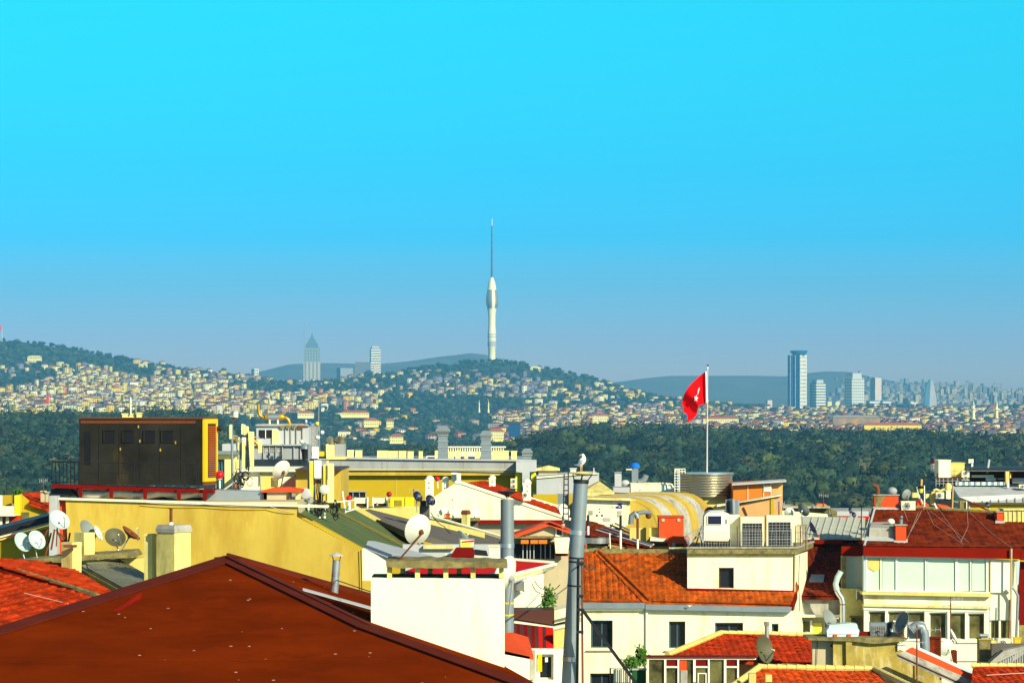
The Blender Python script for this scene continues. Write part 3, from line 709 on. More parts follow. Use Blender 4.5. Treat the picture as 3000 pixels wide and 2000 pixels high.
long_building(80, 120, 1045, 1062, 7300, 'large pale block alone in the trees below the left summit', roof=m_cream)
long_building(1554, 1584, 1076, 1088, 7800, 'pale round-roofed hall near the top of the tower hill', roof=m_cream)
long_building(2440, 2578, 1222, 1246, 4600, 'broad hall with an orange and grey lattice front in the right town', roof=mat('pale_grey_roof', (0.32,0.30,0.24)), wall=mat('orange_panel_front', (0.42,0.22,0.06), var=0.3, scale=.1, stain=(0.16,0.16,0.19), samt=0.7, sscale=0.02, streak=False), name='exhibition_hall', win=False)
long_building(2532, 2700, 1244, 1256, 4200, 'low yellow hall with a long red roof in the right town', wall=mat('bright_yellow', (0.8,0.6,0.05)), name='market_hall', win=False)
m_flagred = mat('flag_red', (0.80, 0.0, 0.004), rough=0.7, var=0.05)
m_pole = mat('pale_pole', (0.75,0.72,0.68), rough=0.5, var=0.05)
def far_flag(px, yt, yb, Y, s, fx, fy, label):
    t = thing('flagpole', label, 'flagpole', W(px, yb, Y)); k = Y/F
    mb = MB(); mb.cyl(W(px,yb,Y), W(px,yt,Y), 0.8*k, 0.6*k, 6); mb.build('pole', m_pole, t)
    mb = MB(); mb.pprism([(px,yt), (px-fx*.5,yt+1), (px-fx,yt+fy*.45), (px-fx*.95,yt+fy), (px-fx*.3,yt+fy*.95), (px,yt+fy*.8)][::-1], Y, 0.5); mb.build('flag', m_flagred, t)
far_flag(6, 953, 1002, 7980, 1, 9, 14, 'far flagpole with a tiny red flag on the left summit')
far_flag(144, 1158, 1222, 3900, 1, 9, 20, 'flagpole with a small red flag in front of the left hillside town')
def streetlight_mast(px, yt, yb, Y, label):
    mb = MB(); mb.cyl(W(px,yb,Y), W(px,yt,Y), 0.45, 0.3, 8); tag(mb.build('mast', m_pole), label, 'mast')
# quarry scars on the hill
def scar(pts, label):
    mb = MB(); vs = []
    for x, y in pts:
        Y = float(depth_at(np.array([x]), np.array([y]))[0]) - 30; vs.append(W(x, y-1.5, Y))
    mb.slab(vs, (0, 25, -3)); tag(mb.build('bare_earth', mat('orange_earth', (0.6,0.3,0.13), var=0.2, scale=0.02)), label, 'bare slope')

scar([(1280,1098),(1330,1090),(1400,1083),(1400,1087),(1335,1096),(1285,1103)], 'thin orange cut slope high on the tower hill')
scar([(1570,1136),(1640,1143),(1740,1160),(1735,1167),(1640,1155),(1575,1148)], 'long orange bare slope right of the grey terraces')
scar([(1085,1183),(1120,1177),(1175,1182),(1170,1187),(1120,1185)], 'small orange bare patch at the foot of the slope')
for i, (x0, x1, yt, yb, yy) in enumerate(((2395,2412,1176,1190,9000),(2420,2437,1176,1190,9000),(2443,2460,1176,1191,9000),(2756,2790,1207,1232,6500),(2796,2816,1208,1230,6500),(2830,2846,1208,1230,6500))):
    skyscraper(f'small yellow block, {("first","second","third")[i%3]} from the left, {"between the banded and gridded towers" if i < 3 else "left of the large right minarets"}', x0, x1, yt, yb, yy, R(20), 12, g_yel)

def far_tree(px, yb, r_, label, conifer=False):
    Y = float(depth_at(np.array([px]), np.array([yb]))[0]) - 20; k = Y/F; R_ = r_*k; c = W(px, yb - r_*(1.0 if not conifer else 1.4), Y)
    t = thing('tree', label, 'tree', W(px, yb, Y)); mb = MB(); mb.cyl(W(px,yb+2,Y), W(px,yb-r_,Y), R_*.16, R_*.06, 7); mb.build('trunk', mat('bark', (0.06,0.045,0.03)), t)
    mb = MB(); rr = random.Random(int(px))
    for i in range(60 if not conifer else 46):
        if conifer: f = rr.random(); q = Vector((rr.gauss(0,.35)*(1-f), rr.gauss(0,.35)*(1-f), f*2.6-1.2)); s_ = .30*(1.15-f)
        else: q = Vector((rr.gauss(0,1), rr.gauss(0,1), rr.gauss(0,.8))).normalized()*rr.uniform(.35,.85); s_ = rr.uniform(.16,.36)
        o_ = c + Vector((q.x*R_*1.1, q.y*R_*1.1, q.z*R_)); mb.add([o_ + Vector(tuple(v))*R_*s_*rr.uniform(.8,1.2) for v in IV], [tuple(f) for f in IF.tolist()])
    mb.build('crown', mat('crown_dark_green' if conifer else 'crown_green', (0.018,0.045,0.032) if conifer else (0.028,0.065,0.035), var=.4, scale=.3), t)
for a in ((655,1094,9,'large dark round tree alone on the left ridge line'),(726,1106,7,'dark tree on the ridge left of the hazy pair of blocks'),(14,1004,4,'small tree on the left summit beside the far flag'),(1717,1112,9,'prominent round tree on the right slope of the tower hill'),(1622,1090,7,'round tree on the skyline between telecom tower and prominent round tree'),(1684,1104,6,'small round tree left of the prominent one on the right slope'),(2380,1256,12,'big round dark tree in the flat town below the blue skyscraper'),(52,1222,9,'round dark tree among the houses at the far left foot'),(1262,1204,9,'round dark tree in the valley left of the two slim minarets'),(1868,1246,10,'dark tree clump left of the red flag'),(2046,1232,8,'dark tree just behind the lower flagpole'),(700,1100,5,'small tree left of the hazy pair of blocks on the ridge')): far_tree(*a)
for a in ((2463,1252,9,'pointed dark conifer before the orange latticed hall'),(2503,1250,7,'smaller pointed conifer right of the first before the orange hall')): far_tree(*a, conifer=True)
# ================================================================== foreground library
class Plane:                               # plane through three (photo px, py, distance) points
    def __init__(s, a, b, c):
        s.a = W(*a); n = (W(*b) - s.a).cross(W(*c) - s.a); s.n = n.normalized()
        if s.n.z < 0: s.n = -s.n
    def at(s, px, py, lift=0.0):
        d = Vector(((px-1500)/F, 1.0, -(py-YH)/F)); o = Vector((0, 0, HC))
        t = (s.a - o).dot(s.n) / d.dot(s.n); return o + d*t + s.n*lift
def sheet(pl, pts, u, tw=0.24, amp=0.035, course=0.36, lift=0.03, nseg=4, thick=0.1, off=0.0):
    """profiled roof covering: waves across u, stepped courses up the slope; pts = convex outline in 3D on plane pl"""
    n = pl.n; u = Vector(u); u = (u - n*u.dot(n)).normalized(); v = n.cross(u)
    if v.z < 0: v = -v
    o = Vector(pts[0]); q = [((Vector(p)-o).dot(u), (Vector(p)-o).dot(v)) for p in pts]
    v0 = min(b for a, b in q); v1 = max(b for a, b in q); u0 = min(a for a, b in q); u1 = max(a for a, b in q)
    rows = []
    if course:
        k = v0
        while k < v1 - 1e-6:
            rows += [(k, lift), (min(k+course, v1) - 1e-3, 0.0)]; k += course
    else:
        m = max(2, int((v1-v0)/0.8)); rows = [(v0 + (v1-v0)*i/m, 0.0) for i in range(m+1)]
    us = np.arange(u0 - tw, u1 + tw, tw/nseg)
    def span(vv):
        xs = []
        for i in range(len(q)):
            (a, b), (c, d) = q[i], q[(i+1) % len(q)]
            if abs(b-d) < 1e-9: 
                if abs(b-vv) < 1e-6: xs += [a, c]
            elif min(b, d)-1e-6 <= vv <= max(b, d)+1e-6: xs.append(a + (c-a)*(vv-b)/(d-b))
        return (min(xs), max(xs)) if xs else (0, 0)
    V = []
    for r_, (vv, h) in enumerate(rows):
        a, b = span(min(max(vv, v0+1e-4), v1-1e-4))
        for x in us:
            xx = min(max(x, a), b); ph = (x/tw) % 1.0
            wv = amp*(abs(math.sin(math.pi*ph))**0.7 if course else 0.5+0.5*math.sin(2*math.pi*ph))
            V.append(o + u*xx + v*vv + n*(wv + h + off + (random.uniform(-.006, .006) if course else 0)))
    m = len(us); Fs = [(j*m+i, j*m+i+1, (j+1)*m+i+1, (j+1)*m+i) for j in range(len(rows)-1) for i in range(m-1)]
    Fs = [f for f in Fs if (Vector(V[f[0]])-Vector(V[f[1]])).length + (Vector(V[f[3]])-Vector(V[f[2]])).length > 1e-5]
    mb = MB(); mb.add(V, Fs); mb.slab([Vector(p) + n*(off-0.012) for p in pts], -n*thick); return mb
def ridge(p0, p1, r=0.11, seg=0.35, up=(0,0,1)):
    mb = MB(); p0 = Vector(p0); p1 = Vector(p1); L_ = (p1-p0).length; n = max(1, int(L_/seg)); d = (p1-p0)/n
    for i in range(n):
        mb.cyl(p0 + d*i - d*0.06 + Vector((0,0,0.01)), p0 + d*(i+1), r*1.08, r*0.92, 8)
    return mb
def bars(mb, pts, r, n=6):
    for a, b in pts: mb.cyl(a, b, r, r, n)
    return mb
def wire(name, label, pts, r=0.012, m=None, cat='cable', sag=0.0):
    P_ = []
    for k in range(len(pts)-1):
        a, b = Vector(pts[k]), Vector(pts[k+1])
        for i in range(8):
            t = i/8; p = a.lerp(b, t); p.z -= sag*4*t*(1-t); P_.append(p)
    P_.append(Vector(pts[-1])); mb = MB(); mb.tube(P_, r, 5)
    return tag(mb.build(name, m or M_['cable']), label, cat)

M_ = {}
def dm(key, name, col, **k): M_[key] = mat(name, col, **k)
dm('cream', 'cream_plaster', (0.84,0.79,0.52), var=0.05, scale=0.8, stain=(0.5,0.40,0.18), samt=0.38, sscale=0.5)
dm('white', 'white_plaster', (0.86,0.82,0.58), var=0.05, scale=0.7, stain=(0.58,0.50,0.26), samt=0.22, sscale=0.35)
dm('yellow', 'ochre_yellow_plaster', (0.49,0.345,0.045), var=0.14, scale=0.35, stain=(0.36,0.20,0.012), samt=0.55, sscale=0.35)
dm('yellow2', 'golden_yellow_plaster', (0.46,0.31,0.004), var=0.07, scale=0.4, stain=(0.40,0.24,0.008), samt=0.35, sscale=0.2)
dm('byellow', 'bright_yellow_paint', (0.72,0.60,0.01), var=0.05)
dm('paley', 'pale_yellow_plaster', (0.62,0.51,0.14), var=0.07, scale=0.8, stain=(0.4,0.32,0.1), samt=0.3, sscale=0.6)
dm('mossy', 'stained_old_render', (0.72,0.60,0.19), var=0.15, scale=2.5, stain=(0.28,0.21,0.06), samt=0.45, sscale=0.9)
dm('moss', 'mossy_concrete', (0.22,0.18,0.06), var=0.35, scale=3, stain=(0.06,0.045,0.02), samt=0.55, sscale=1.5, streak=False, bump=0.5)
dm('peel', 'peeling_olive_render', (0.36,0.27,0.05), var=0.4, scale=1.2, stain=(0.78,0.70,0.42), samt=0.30, sscale=0.9)
dm('brown', 'brown_red_membrane', (0.145,0.0165,0.001), rough=0.9, var=0.24, scale=0.5, stain=(0.085,0.010,0.0008), samt=0.45, sscale=0.2, streak=False, spec=0.0)
dm('brown2', 'brown_ridge_flashing', (0.095,0.014,0.006), rough=0.8, var=0.18, scale=1.0, spec=0.03)
dm('tileo', 'orange_clay_tiles', (0.42,0.072,0.005), rough=0.8, var=0.42, scale=4.5, stain=(0.20,0.06,0.010), samt=0.6, sscale=0.8, streak=False, spec=0.04, cell=0.24)
dm('tiler', 'red_clay_tiles', (0.37,0.030,0.003), rough=0.85, var=0.45, scale=2.5, stain=(0.24,0.03,0.006), samt=0.45, sscale=0.7, streak=False, spec=0.04, cell=0.24)
dm('tiled', 'dark_red_tiles', (0.135,0.018,0.004), rough=0.8, var=0.30, scale=2.0, stain=(0.30,0.045,0.006), samt=0.3, sscale=0.5, streak=False, spec=0.04, cell=0.24)
dm('redp', 'red_painted_sheet', (0.55,0.008,0.003), rough=0.8, var=0.08, spec=0.05)
dm('redf', 'dark_red_fascia', (0.18,0.007,0.001), rough=0.8, var=0.12, scale=0.8, spec=0.03)
dm('orange', 'orange_panel', (0.60,0.16,0.006), rough=0.6, var=0.08)
dm('orangebr', 'orange_red_brickwork', (0.60,0.06,0.006), rough=0.8, var=0.15, scale=3)
dm('peach', 'peach_render', (0.58,0.30,0.11), var=0.08, stain=(0.62,0.42,0.12), samt=0.4, sscale=0.5)
dm('steel', 'galvanised_steel', (0.34,0.37,0.38), rough=0.42, metal=0.55, var=0.12, scale=2.0, stain=(0.26,0.28,0.30), samt=0.3, sscale=0.8)
dm('steelb', 'bright_steel', (0.62,0.62,0.58), rough=0.28, metal=0.85, var=0.08, scale=2)
dm('pipe', 'dull_zinc_pipe', (0.20,0.24,0.26), rough=0.45, metal=0.25, var=0.10, scale=2, stain=(0.24,0.22,0.16), samt=0.25, sscale=0.7)
dm('grey', 'mid_grey_metal', (0.30,0.31,0.31), rough=0.6, var=0.1, scale=1.2, stain=(0.20,0.19,0.16), samt=0.3, sscale=0.6)
dm('greyl', 'light_grey_sheet', (0.42,0.43,0.43), rough=0.6, var=0.1, scale=0.8, stain=(0.30,0.27,0.2), samt=0.3, sscale=0.5)
dm('conc', 'weathered_concrete', (0.36,0.34,0.28), var=0.2, scale=2.0, stain=(0.14,0.12,0.08), samt=0.5, sscale=0.8)
dm('dark', 'charcoal_metal', (0.021,0.020,0.015), rough=0.8, var=0.45, scale=0.9, stain=(0.09,0.06,0.015), samt=0.15, sscale=0.6, spec=0.12)
dm('black', 'black_void', (0.006,0.006,0.008), rough=0.7, var=0.1)
dm('blackm', 'black_metal', (0.012,0.012,0.014), rough=0.45, var=0.1)
dm('glass', 'dark_window_glass', (0.012,0.016,0.022), rough=0.08, var=0.05, spec=0.6)
dm('glassg', 'blinded_glass', (0.50,0.66,0.50), rough=0.25, var=0.05, scale=0.6, spec=0.5)
dm('glasso', 'olive_room_glass', (0.09,0.085,0.03), rough=0.12, var=0.9, scale=1.6, stain=(0.20,0.15,0.05), samt=0.3, sscale=0.5, streak=False, spec=0.5)
dm('frame', 'white_window_frame', (0.82,0.78,0.62), rough=0.5, var=0.03)
dm('frameb', 'blue_grey_window_frame', (0.035,0.07,0.09), rough=0.4, var=0.05)
dm('framed', 'brown_window_frame', (0.07,0.02,0.012), rough=0.5, var=0.05)
dm('genyel', 'machine_yellow', (0.72,0.46,0.0), rough=0.45, var=0.06)
dm('rust', 'rusted_steel', (0.16,0.045,0.012), rough=0.8, var=0.3, scale=6, stain=(0.06,0.02,0.01), samt=0.4, sscale=2, streak=False)
dm('redst', 'red_oxide_steel', (0.14,0.004,0.002), spec=0.05, rough=0.6, var=0.15, scale=2)
dm('dishw', 'pale_dish_paint', (0.60,0.62,0.50), rough=0.5, var=0.06, scale=2, stain=(0.45,0.44,0.33), samt=0.2, sscale=1)
dm('dishb', 'blue_grey_dish_paint', (0.42,0.52,0.50), rough=0.5, var=0.06, scale=2)
dm('dishg', 'grey_dish_paint', (0.20,0.22,0.20), rough=0.5, var=0.1, scale=2)
dm('dishd', 'navy_dish_shade_and_pane', (0.008,0.010,0.035), rough=0.4, var=0.1)  # shaded dish backs painted as dark navy; also the cabinet's dark window pane
dm('disho', 'olive_dish_paint', (0.085,0.08,0.04), rough=0.6, var=0.15, scale=3)
dm('panel', 'antenna_panel_cream', (0.78,0.68,0.26), rough=0.5, var=0.04)
dm('panely', 'antenna_panel_yellow', (0.68,0.50,0.05), rough=0.5, var=0.05)
dm('acw', 'ac_casing', (0.76,0.72,0.46), rough=0.5, var=0.05, stain=(0.5,0.45,0.32), samt=0.15, sscale=1)
dm('cable', 'black_cable', (0.010,0.010,0.012), rough=0.5, var=0.05)
dm('cablew', 'pale_cable', (0.5,0.42,0.34), rough=0.6, var=0.05)
dm('green', 'green_roof_felt', (0.075,0.105,0.03), rough=0.85, var=0.22, scale=1.2, stain=(0.04,0.11,0.008), samt=0.3, sscale=0.2, streak=False)
dm('slate', 'dark_grey_felt', (0.105,0.09,0.075), rough=0.9, var=0.22, scale=1.5, stain=(0.06,0.05,0.04), samt=0.3, sscale=0.6, streak=False)
dm('ball', 'red_ball_paint', (0.62,0.004,0.012), rough=0.35, var=0.03)
dm('balld', 'dark_red_ball_paint', (0.30,0.004,0.01), rough=0.35, var=0.03)
dm('blue', 'blue_paint', (0.006,0.14,0.60), rough=0.4, var=0.05)
dm('lime', 'yellow_green_paint', (0.62,0.60,0.06), rough=0.4, var=0.05)
dm('copper', 'copper_pipe', (0.62,0.33,0.02), rough=0.3, metal=0.6, var=0.1)
dm('teal', 'pale_teal_plastic', (0.50,0.70,0.66), rough=0.4, var=0.06, scale=2)
dm('leaf', 'plant_leaf', (0.05,0.14,0.012), rough=0.6, var=0.4, scale=6)
dm('beige', 'beige_render', (0.48,0.40,0.24), var=0.1, scale=1, stain=(0.34,0.26,0.12), samt=0.35, sscale=0.6)

dm('foil', 'crumpled_foil', (0.62,0.58,0.44), rough=0.45, metal=0.35, var=0.2, scale=6)
def yaw_ratio(w_, h_): return math.acos(max(0.06, min(0.999, w_/h_)))
def dish(label, px, py, w_, h_, Y, foot, m='dishw', turn=1, back=False, roll=0.0, group=None, arm='steel', mesh=False, lnb=True):
    """round dish: h_ = true diameter in photo px, w_ = seen width; turn +1 turns its face to the right"""
    k = Y/F; D = h_*k; a = yaw_ratio(w_, h_)*turn
    c = W(px, py, Y); base = W(foot[0], foot[1], Y + 0.05)
    t = thing('satellite_dish', label, 'satellite dish', base, group)
    fy = 1.0 if back else -1.0
    Rz = Matrix.Rotation(a if not back else -a, 4, 'Z'); Rr = Matrix.Rotation(R(roll), 4, 'Y')
    T_ = Matrix.Translation(c) @ Rr @ Rz
    tilt = Matrix.Rotation(R(18)*(1 if not back else -1)*-1, 4, 'X')
    M4 = T_ @ tilt
    prof = [(0.002, 0)] + [(D/2*q, 0.20*D*q*q) for q in (0.2,0.4,0.6,0.8,0.92,1.0)]
    mb = MB(); full = prof + [(D/2*1.02, 0.20*D - 0.0), (D/2*1.02, 0.20*D-0.02*D)] + [(D/2*q, 0.20*D*q*q - 0.02*D) for q in (0.9,0.6,0.3)] + [(0.002, -0.02*D)]
    mb.lathe((0,0,0), [(r, fy*z - fy*0.06*D) for r, z in full], 28, axis='Y', cap=False); mb.xform(M4)
    mb.build('dish', M_[m], t, smooth=True)
    if lnb:
        f = fy
        p0 = M4 @ Vector((0, 0, -D*0.5)); p1 = M4 @ Vector((0, f*D*0.52, -D*0.12))
        mb = MB(); mb.cyl(p0, p1, D*0.016, D*0.016, 6)
        fa = mb.build('feed_arm', M_[arm], t)
        mb = MB(); q1 = M4 @ Vector((0, f*D*0.40, -D*0.07)); mb.cyl(p1, q1, D*0.035, D*0.03, 8); mb.build('receiver', M_['acw'], fa)
    pc = M4 @ Vector((0, -fy*0.10*D, -0.08*D))
    mb = MB(); mb.cyl(M4 @ Vector((0, -fy*0.06*D, -0.03*D)), M4 @ Vector((0, -fy*0.16*D, -0.05*D)), 0.10*D, 0.06*D, 8); mb.build('bracket', M_[arm], t)
    jt = M4 @ Vector((0, -fy*0.15*D, -0.05*D)); elbow = Vector((base.x*0.8+jt.x*0.2, jt.y, jt.z - 0.3*abs(jt.z-base.z)))
    mb = MB(); mb.tube([jt, Vector((jt.x*0.75+base.x*0.25, jt.y, jt.z-0.25*(jt.z-base.z))), base], 0.028*max(D,0.7), 7); mb.build('mast', M_[arm], t)
    return t

def ac_unit(label, x0, x1, yt, yb, Y, d=0.35, fans=1, group=None, m='acw', side_panel=True, grille='round', name='air_conditioner', feet=True):
    k = Y/F; w_ = (x1-x0)*k; h = (yb-yt)*k; cx = PX((x0+x1)/2, Y); zb = PZ(yb, Y)
    t = thing(name, label, 'air conditioner', (cx, Y, zb), group); f = 0.06*h
    mb = MB(); mb.box(-w_/2, w_/2, 0, d, f, h); mb.box(-w_/2-.006, w_/2+.006, -.006, d+.006, h-.03*h, h+.01); mb.build('casing', M_[m], t, local=True)
    if feet:
        mb = MB()
        for s in (-1, 1): mb.box(s*w_*.38-.03, s*w_*.38+.03, -.02, d+.02, 0, f-.002)
        mb.build('foot_rail', M_['blackm'], t, local=True)
    if grille == 'plain':
        mb = MB(); mb.box(-w_*.40, w_*.40, -.012, -.004, h*.12, h*.15); mb.box(-w_*.01, w_*.01, -.012, -.004, h*.15, h*.9); mb.build('door_seam', M_['beige'], t, local=True)
    elif grille == 'round':
        for j in range(fans):
            r = min(w_*.34, h*.42/fans); gx = -w_*.12 if side_panel else 0; gz = h*(j+.5)/fans
            mb = MB(); mb.lathe((gx, -0.004, gz), [(r, 0.0), (r*1.02, -0.03), (r*.93, -0.03), (r*.93, -0.002)], 22, axis='Y', cap=False); fr_ = mb.build('fan_ring', M_[m], t, local=True)
            mb = MB(); mb.lathe((gx, -0.012, gz), [(r*.93, 0.0), (r*.93, -0.004)], 22, axis='Y')
            mb.build('fan_opening', M_['grey'], fr_, local=True)
            mb = MB(); mb.lathe((gx, -0.02, gz), [(r*.25, 0), (r*.22, -0.02)], 12, axis='Y')
            for q in range(6): 
                a = q*math.pi/3; mb.obox((gx+math.cos(a)*r*.55, -0.022, gz+math.sin(a)*r*.55), r*.36, .003, r*.07, 0, 0, -a)
            mb.build('fan_blades', M_['blackm'], fr_, local=True)
    else:
        mb = MB(); mb.box(-w_*.42, w_*.42, -.012, -.002, h*.08, h*.80); gr_ = mb.build('grille_recess', M_['black'], t, local=True)
        mb = MB(); n = 8
        for j in range(n+1): mb.box(-w_*.43, w_*.43, -.03, -.014, h*(.08+.72*j/n)-.007, h*(.08+.72*j/n)+.007)
        for j in range(7): xx = -w_*.42 + w_*.84*j/6; mb.box(xx-.006, xx+.006, -.034, -.018, h*.08, h*.80)
        mb.build('grille', M_['grey'], gr_, local=True)
    return t
def window(t, x0, x1, yt, yb, Y, frame='framed', glass='glass', mull=1, sill=True, fw=None, trans=None):
    k = Y/F; fw = fw or 0.05; a, b, z0, z1 = PX(x0,Y), PX(x1,Y), PZ(yb,Y), PZ(yt,Y)
    mb = MB()
    mb.box(a, a+fw, Y-.06, Y-.032, z0, z1); mb.box(b-fw, b, Y-.06, Y-.032, z0, z1)
    mb.box(a+fw, b-fw, Y-.06, Y-.032, z1-fw, z1); mb.box(a+fw, b-fw, Y-.06, Y-.032, z0, z0+fw)
    for j in range(mull):
        xx = a + (b-a)*(j+1)/(mull+1); mb.box(xx-fw*.5, xx+fw*.5, Y-.058, Y-.034, z0+fw, z1-fw)
    if trans: zz = z1 - (z1-z0)*trans; mb.box(a+fw, b-fw, Y-.057, Y-.035, zz-fw*.5, zz+fw*.5)
    wf = mb.build('window', M_[frame], t)
    mb = MB(); mb.box(a, b, Y-.03, Y-.012, z0, z1); mb.build('pane', M_[glass], wf)
    if sill:
        mb = MB(); mb.box(a-.12, b+.12, Y-.13, Y-.001, z0-.10, z0-.035); mb.build('sill', M_['white'], wf)
def wall_with_holes(x0, x1, yt, yb, Y, d, holes):
    """front wall slab pierced by real window openings (photo px rectangles)"""
    mb = MB(); xs = sorted({x0, x1, *[h[0] for h in holes], *[h[1] for h in holes]}); ys = sorted({yt, yb, *[h[2] for h in holes], *[h[3] for h in holes]})
    for i in range(len(xs)-1):
        run = None
        for j in range(len(ys)-1):
            cx, cy = (xs[i]+xs[i+1])/2, (ys[j]+ys[j+1])/2
            if not any(h[0] < cx < h[1] and h[2] < cy < h[3] for h in holes): mb.pbox(xs[i], xs[i+1], ys[j], ys[j+1], Y, d)
    return mb
def chimney(label, x0, xm, x1, yt, yb, Y, m='mossy', cap='conc', capw=3, caph=14, name='chimney', group=None, pot=None):
    """square stack standing corner-on: x0..xm is its left face, xm..x1 its right face"""
    k = Y/F; wl = (xm-x0)*k; wr = (x1-xm)*k; a = math.atan2(wr, wl) if wl > wr else math.atan2(wr, wl)
    a = math.atan(wr/wl); s = wl/math.cos(a) if wl >= wr else wl/math.cos(a)
    zt, zb = PZ(yt+caph, Y), PZ(yb, Y); P0 = Vector((PX(xm,Y), Y, 0))
    ul = Vector((-math.cos(a), math.sin(a), 0)); ur = Vector((math.sin(a), math.cos(a), 0))
    sl_ = wl/math.cos(a); sr_ = wr/max(0.2, math.sin(a))
    t = thing(name, label, 'chimney', (P0 + (ul*sl_ + ur*sr_)*0.5)[:2] + (zb,), group)
    def ring(g, z): 
        o = P0 - ul*g - ur*g; return [o, o + ur*(sr_+2*g), o + ur*(sr_+2*g) + ul*(sl_+2*g), o + ul*(sl_+2*g)]
    mb = MB(); r_ = ring(0, 0); mb.add([(p.x,p.y,z) for z in (zb, zt) for p in r_], [(0,3,2,1),(4,5,6,7),(0,1,5,4),(1,2,6,5),(2,3,7,6),(3,0,4,7)]); mb.build('stack', M_[m], t)
    if cap:
        mb = MB(); r_ = ring(capw*k, 0); z0 = zt+.002; z1 = PZ(yt, Y); zm = z0 + (z1-z0)*.5
        r2 = ring(-1*k, 0)
        mb.add([(p.x,p.y,z0) for p in r_] + [(p.x,p.y,zm) for p in r_] + [(p.x,p.y,z1) for p in r2], [(0,3,2,1),(0,1,5,4),(1,2,6,5),(2,3,7,6),(3,0,4,7),(4,5,9,8),(5,6,10,9),(6,7,11,10),(7,4,8,11),(8,9,10,11)])
        mb.build('cap', M_[cap], t)
    return t
def box_thing(name, label, cat, x0, x1, yt, yb, Y, d, m, lip=True, group=None, lipm=None):
    t = thing(name, label, cat, W((x0+x1)/2, yb, Y), group); k = Y/F
    mb = MB(); mb.pbox(x0, x1, yt + (1.2 if lip else 0), yb, Y, d); mb.build('body', M_[m], t)
    if lip:
        mb = MB(); mb.box(PX(x0,Y)-.03, PX(x1,Y)+.03, Y-.03, Y+d+.03, PZ(yt+1.2,Y)+.002, PZ(yt,Y)+.02); mb.build('top', M_[lipm or m], t)
    return t
# ================================================================== near left
PF = Plane((665,1634,72), (-350,1951,60), (1085,1838,64))
PR = Plane((665,1634,72), (1085,1838,64), (1090,1752,76))
def near_roof():
    A = W(665,1634,72); t = thing('near_house', 'large dark red brown membrane roof filling the lower left foreground', 'house', (A.x, A.y, GZ))
    m = M_['brown'].copy(); m.name = 'droppings_brown_membrane'; M_['brownd'] = m
    nt = m.node_tree; b = nt.nodes['Principled BSDF']; src = b.inputs['Base Color'].links[0].from_socket
    geo = nt.nodes.new('ShaderNodeNewGeometry'); vo = nt.nodes.new('ShaderNodeTexVoronoi'); vo.inputs['Scale'].default_value = 1.7
    nt.links.new(geo.outputs['Position'], vo.inputs['Vector'])
    lt = nt.nodes.new('ShaderNodeMath'); lt.operation = 'LESS_THAN'; lt.inputs[1].default_value = 0.055
    nt.links.new(vo.outputs['Distance'], lt.inputs[0])
    mx = nt.nodes.new('ShaderNodeMix'); mx.data_type = 'RGBA'; mx.inputs['B'].default_value = (0.6, 0.45, 0.35, 1)
    nt.links.new(lt.outputs[0], mx.inputs['Factor']); nt.links.new(src, mx.inputs['A']); nt.links.new(mx.outputs['Result'], b.inputs['Base Color'])
    fp = [(665,1634),(-350,1951),(-420,2500),(1900,2500),(1900,2120),(1540,2003),(1085,1838)]
    mb = MB(); mb.slab([PF.at(*p) for p in fp], (0,0,-.15)); mb.build('front_roof_slope', m, t)
    rp = [(665,1634),(1085,1838),(1540,2003),(1640,2040),(1482,1952),(1400,1840),(1090,1752)]
    mb = MB(); mb.slab([PR.at(*p) for p in rp], (0,0,-.15)); mb.build('right_roof_slope', m, t)
    # membrane laps: shallow raised welts across the front slope
    mb = MB()
    for y in (1700, 1775, 1850, 1930, 2010):
        a = PF.at(max(-340, 665-(y-1640)*3.0), y, .0); b_ = PF.at(665+(y-1640)*1.95, y, .0)
        d = (PF.at(665, y+1.2) - PF.at(665, y)).normalized()*0.06
        mb.slab([a, b_, b_+d*.6, a+d*.6], PF.n*.005)
    mb.build('membrane_lap', m, t)
    # hip flashings
    mb = MB()
    def strip(pts, wd, pl, up):
        for a, b_ in zip(pts[:-1], pts[1:]):
            A_, B_ = pl.at(*a, up), pl.at(*b_, up); d = (B_-A_).normalized(); s = pl.n.cross(d)*wd
            mb.slab([A_-s*.15, B_-s*.15, B_+s, A_+s], pl.n*-.03)
    strip([(664,1633),(300,1748),(-350,1951)], .42, PF, .05); strip([(664,1635),(1085,1838),(1540,2003)], -.30, PF, .05)
    strip([(664,1635),(1085,1838),(1540,2003)], .34, PR, .05)
    mb.build('hip_flashing', M_['brown2'], t)
    mb = MB(); A_, B_ = PR.at(664,1633), PR.at(1090,1752); mb.slab([A_+Vector((0,-.1,.1)), B_+Vector((0,-.1,.1)), B_+Vector((0,.3,.1)), A_+Vector((0,.3,.1))], (0,0,-.2)); mb.build('verge_kerb', M_['brown2'], t)
    mb = MB(); mb.slab([PR.at(885,1727,.03), PR.at(1086,1782,.03), PR.at(1086,1789,.03), PR.at(885,1733,.03)], PR.n*.02); mb.build('loose_flashing', M_['greyl'], t)
    mb = MB(); mb.slab([PF.at(330,1795,.02), PF.at(415,1750,.10), PF.at(412,1757,.02), PF.at(345,1795,.02)], PF.n*.03); mb.build('lifted_lap', M_['redf'], t)
    mb = MB(); mb.box(-14, 1.5, 58.5, 70, GZ, HC-6.6); mb.build('wall', M_['cream'], t)
near_roof()
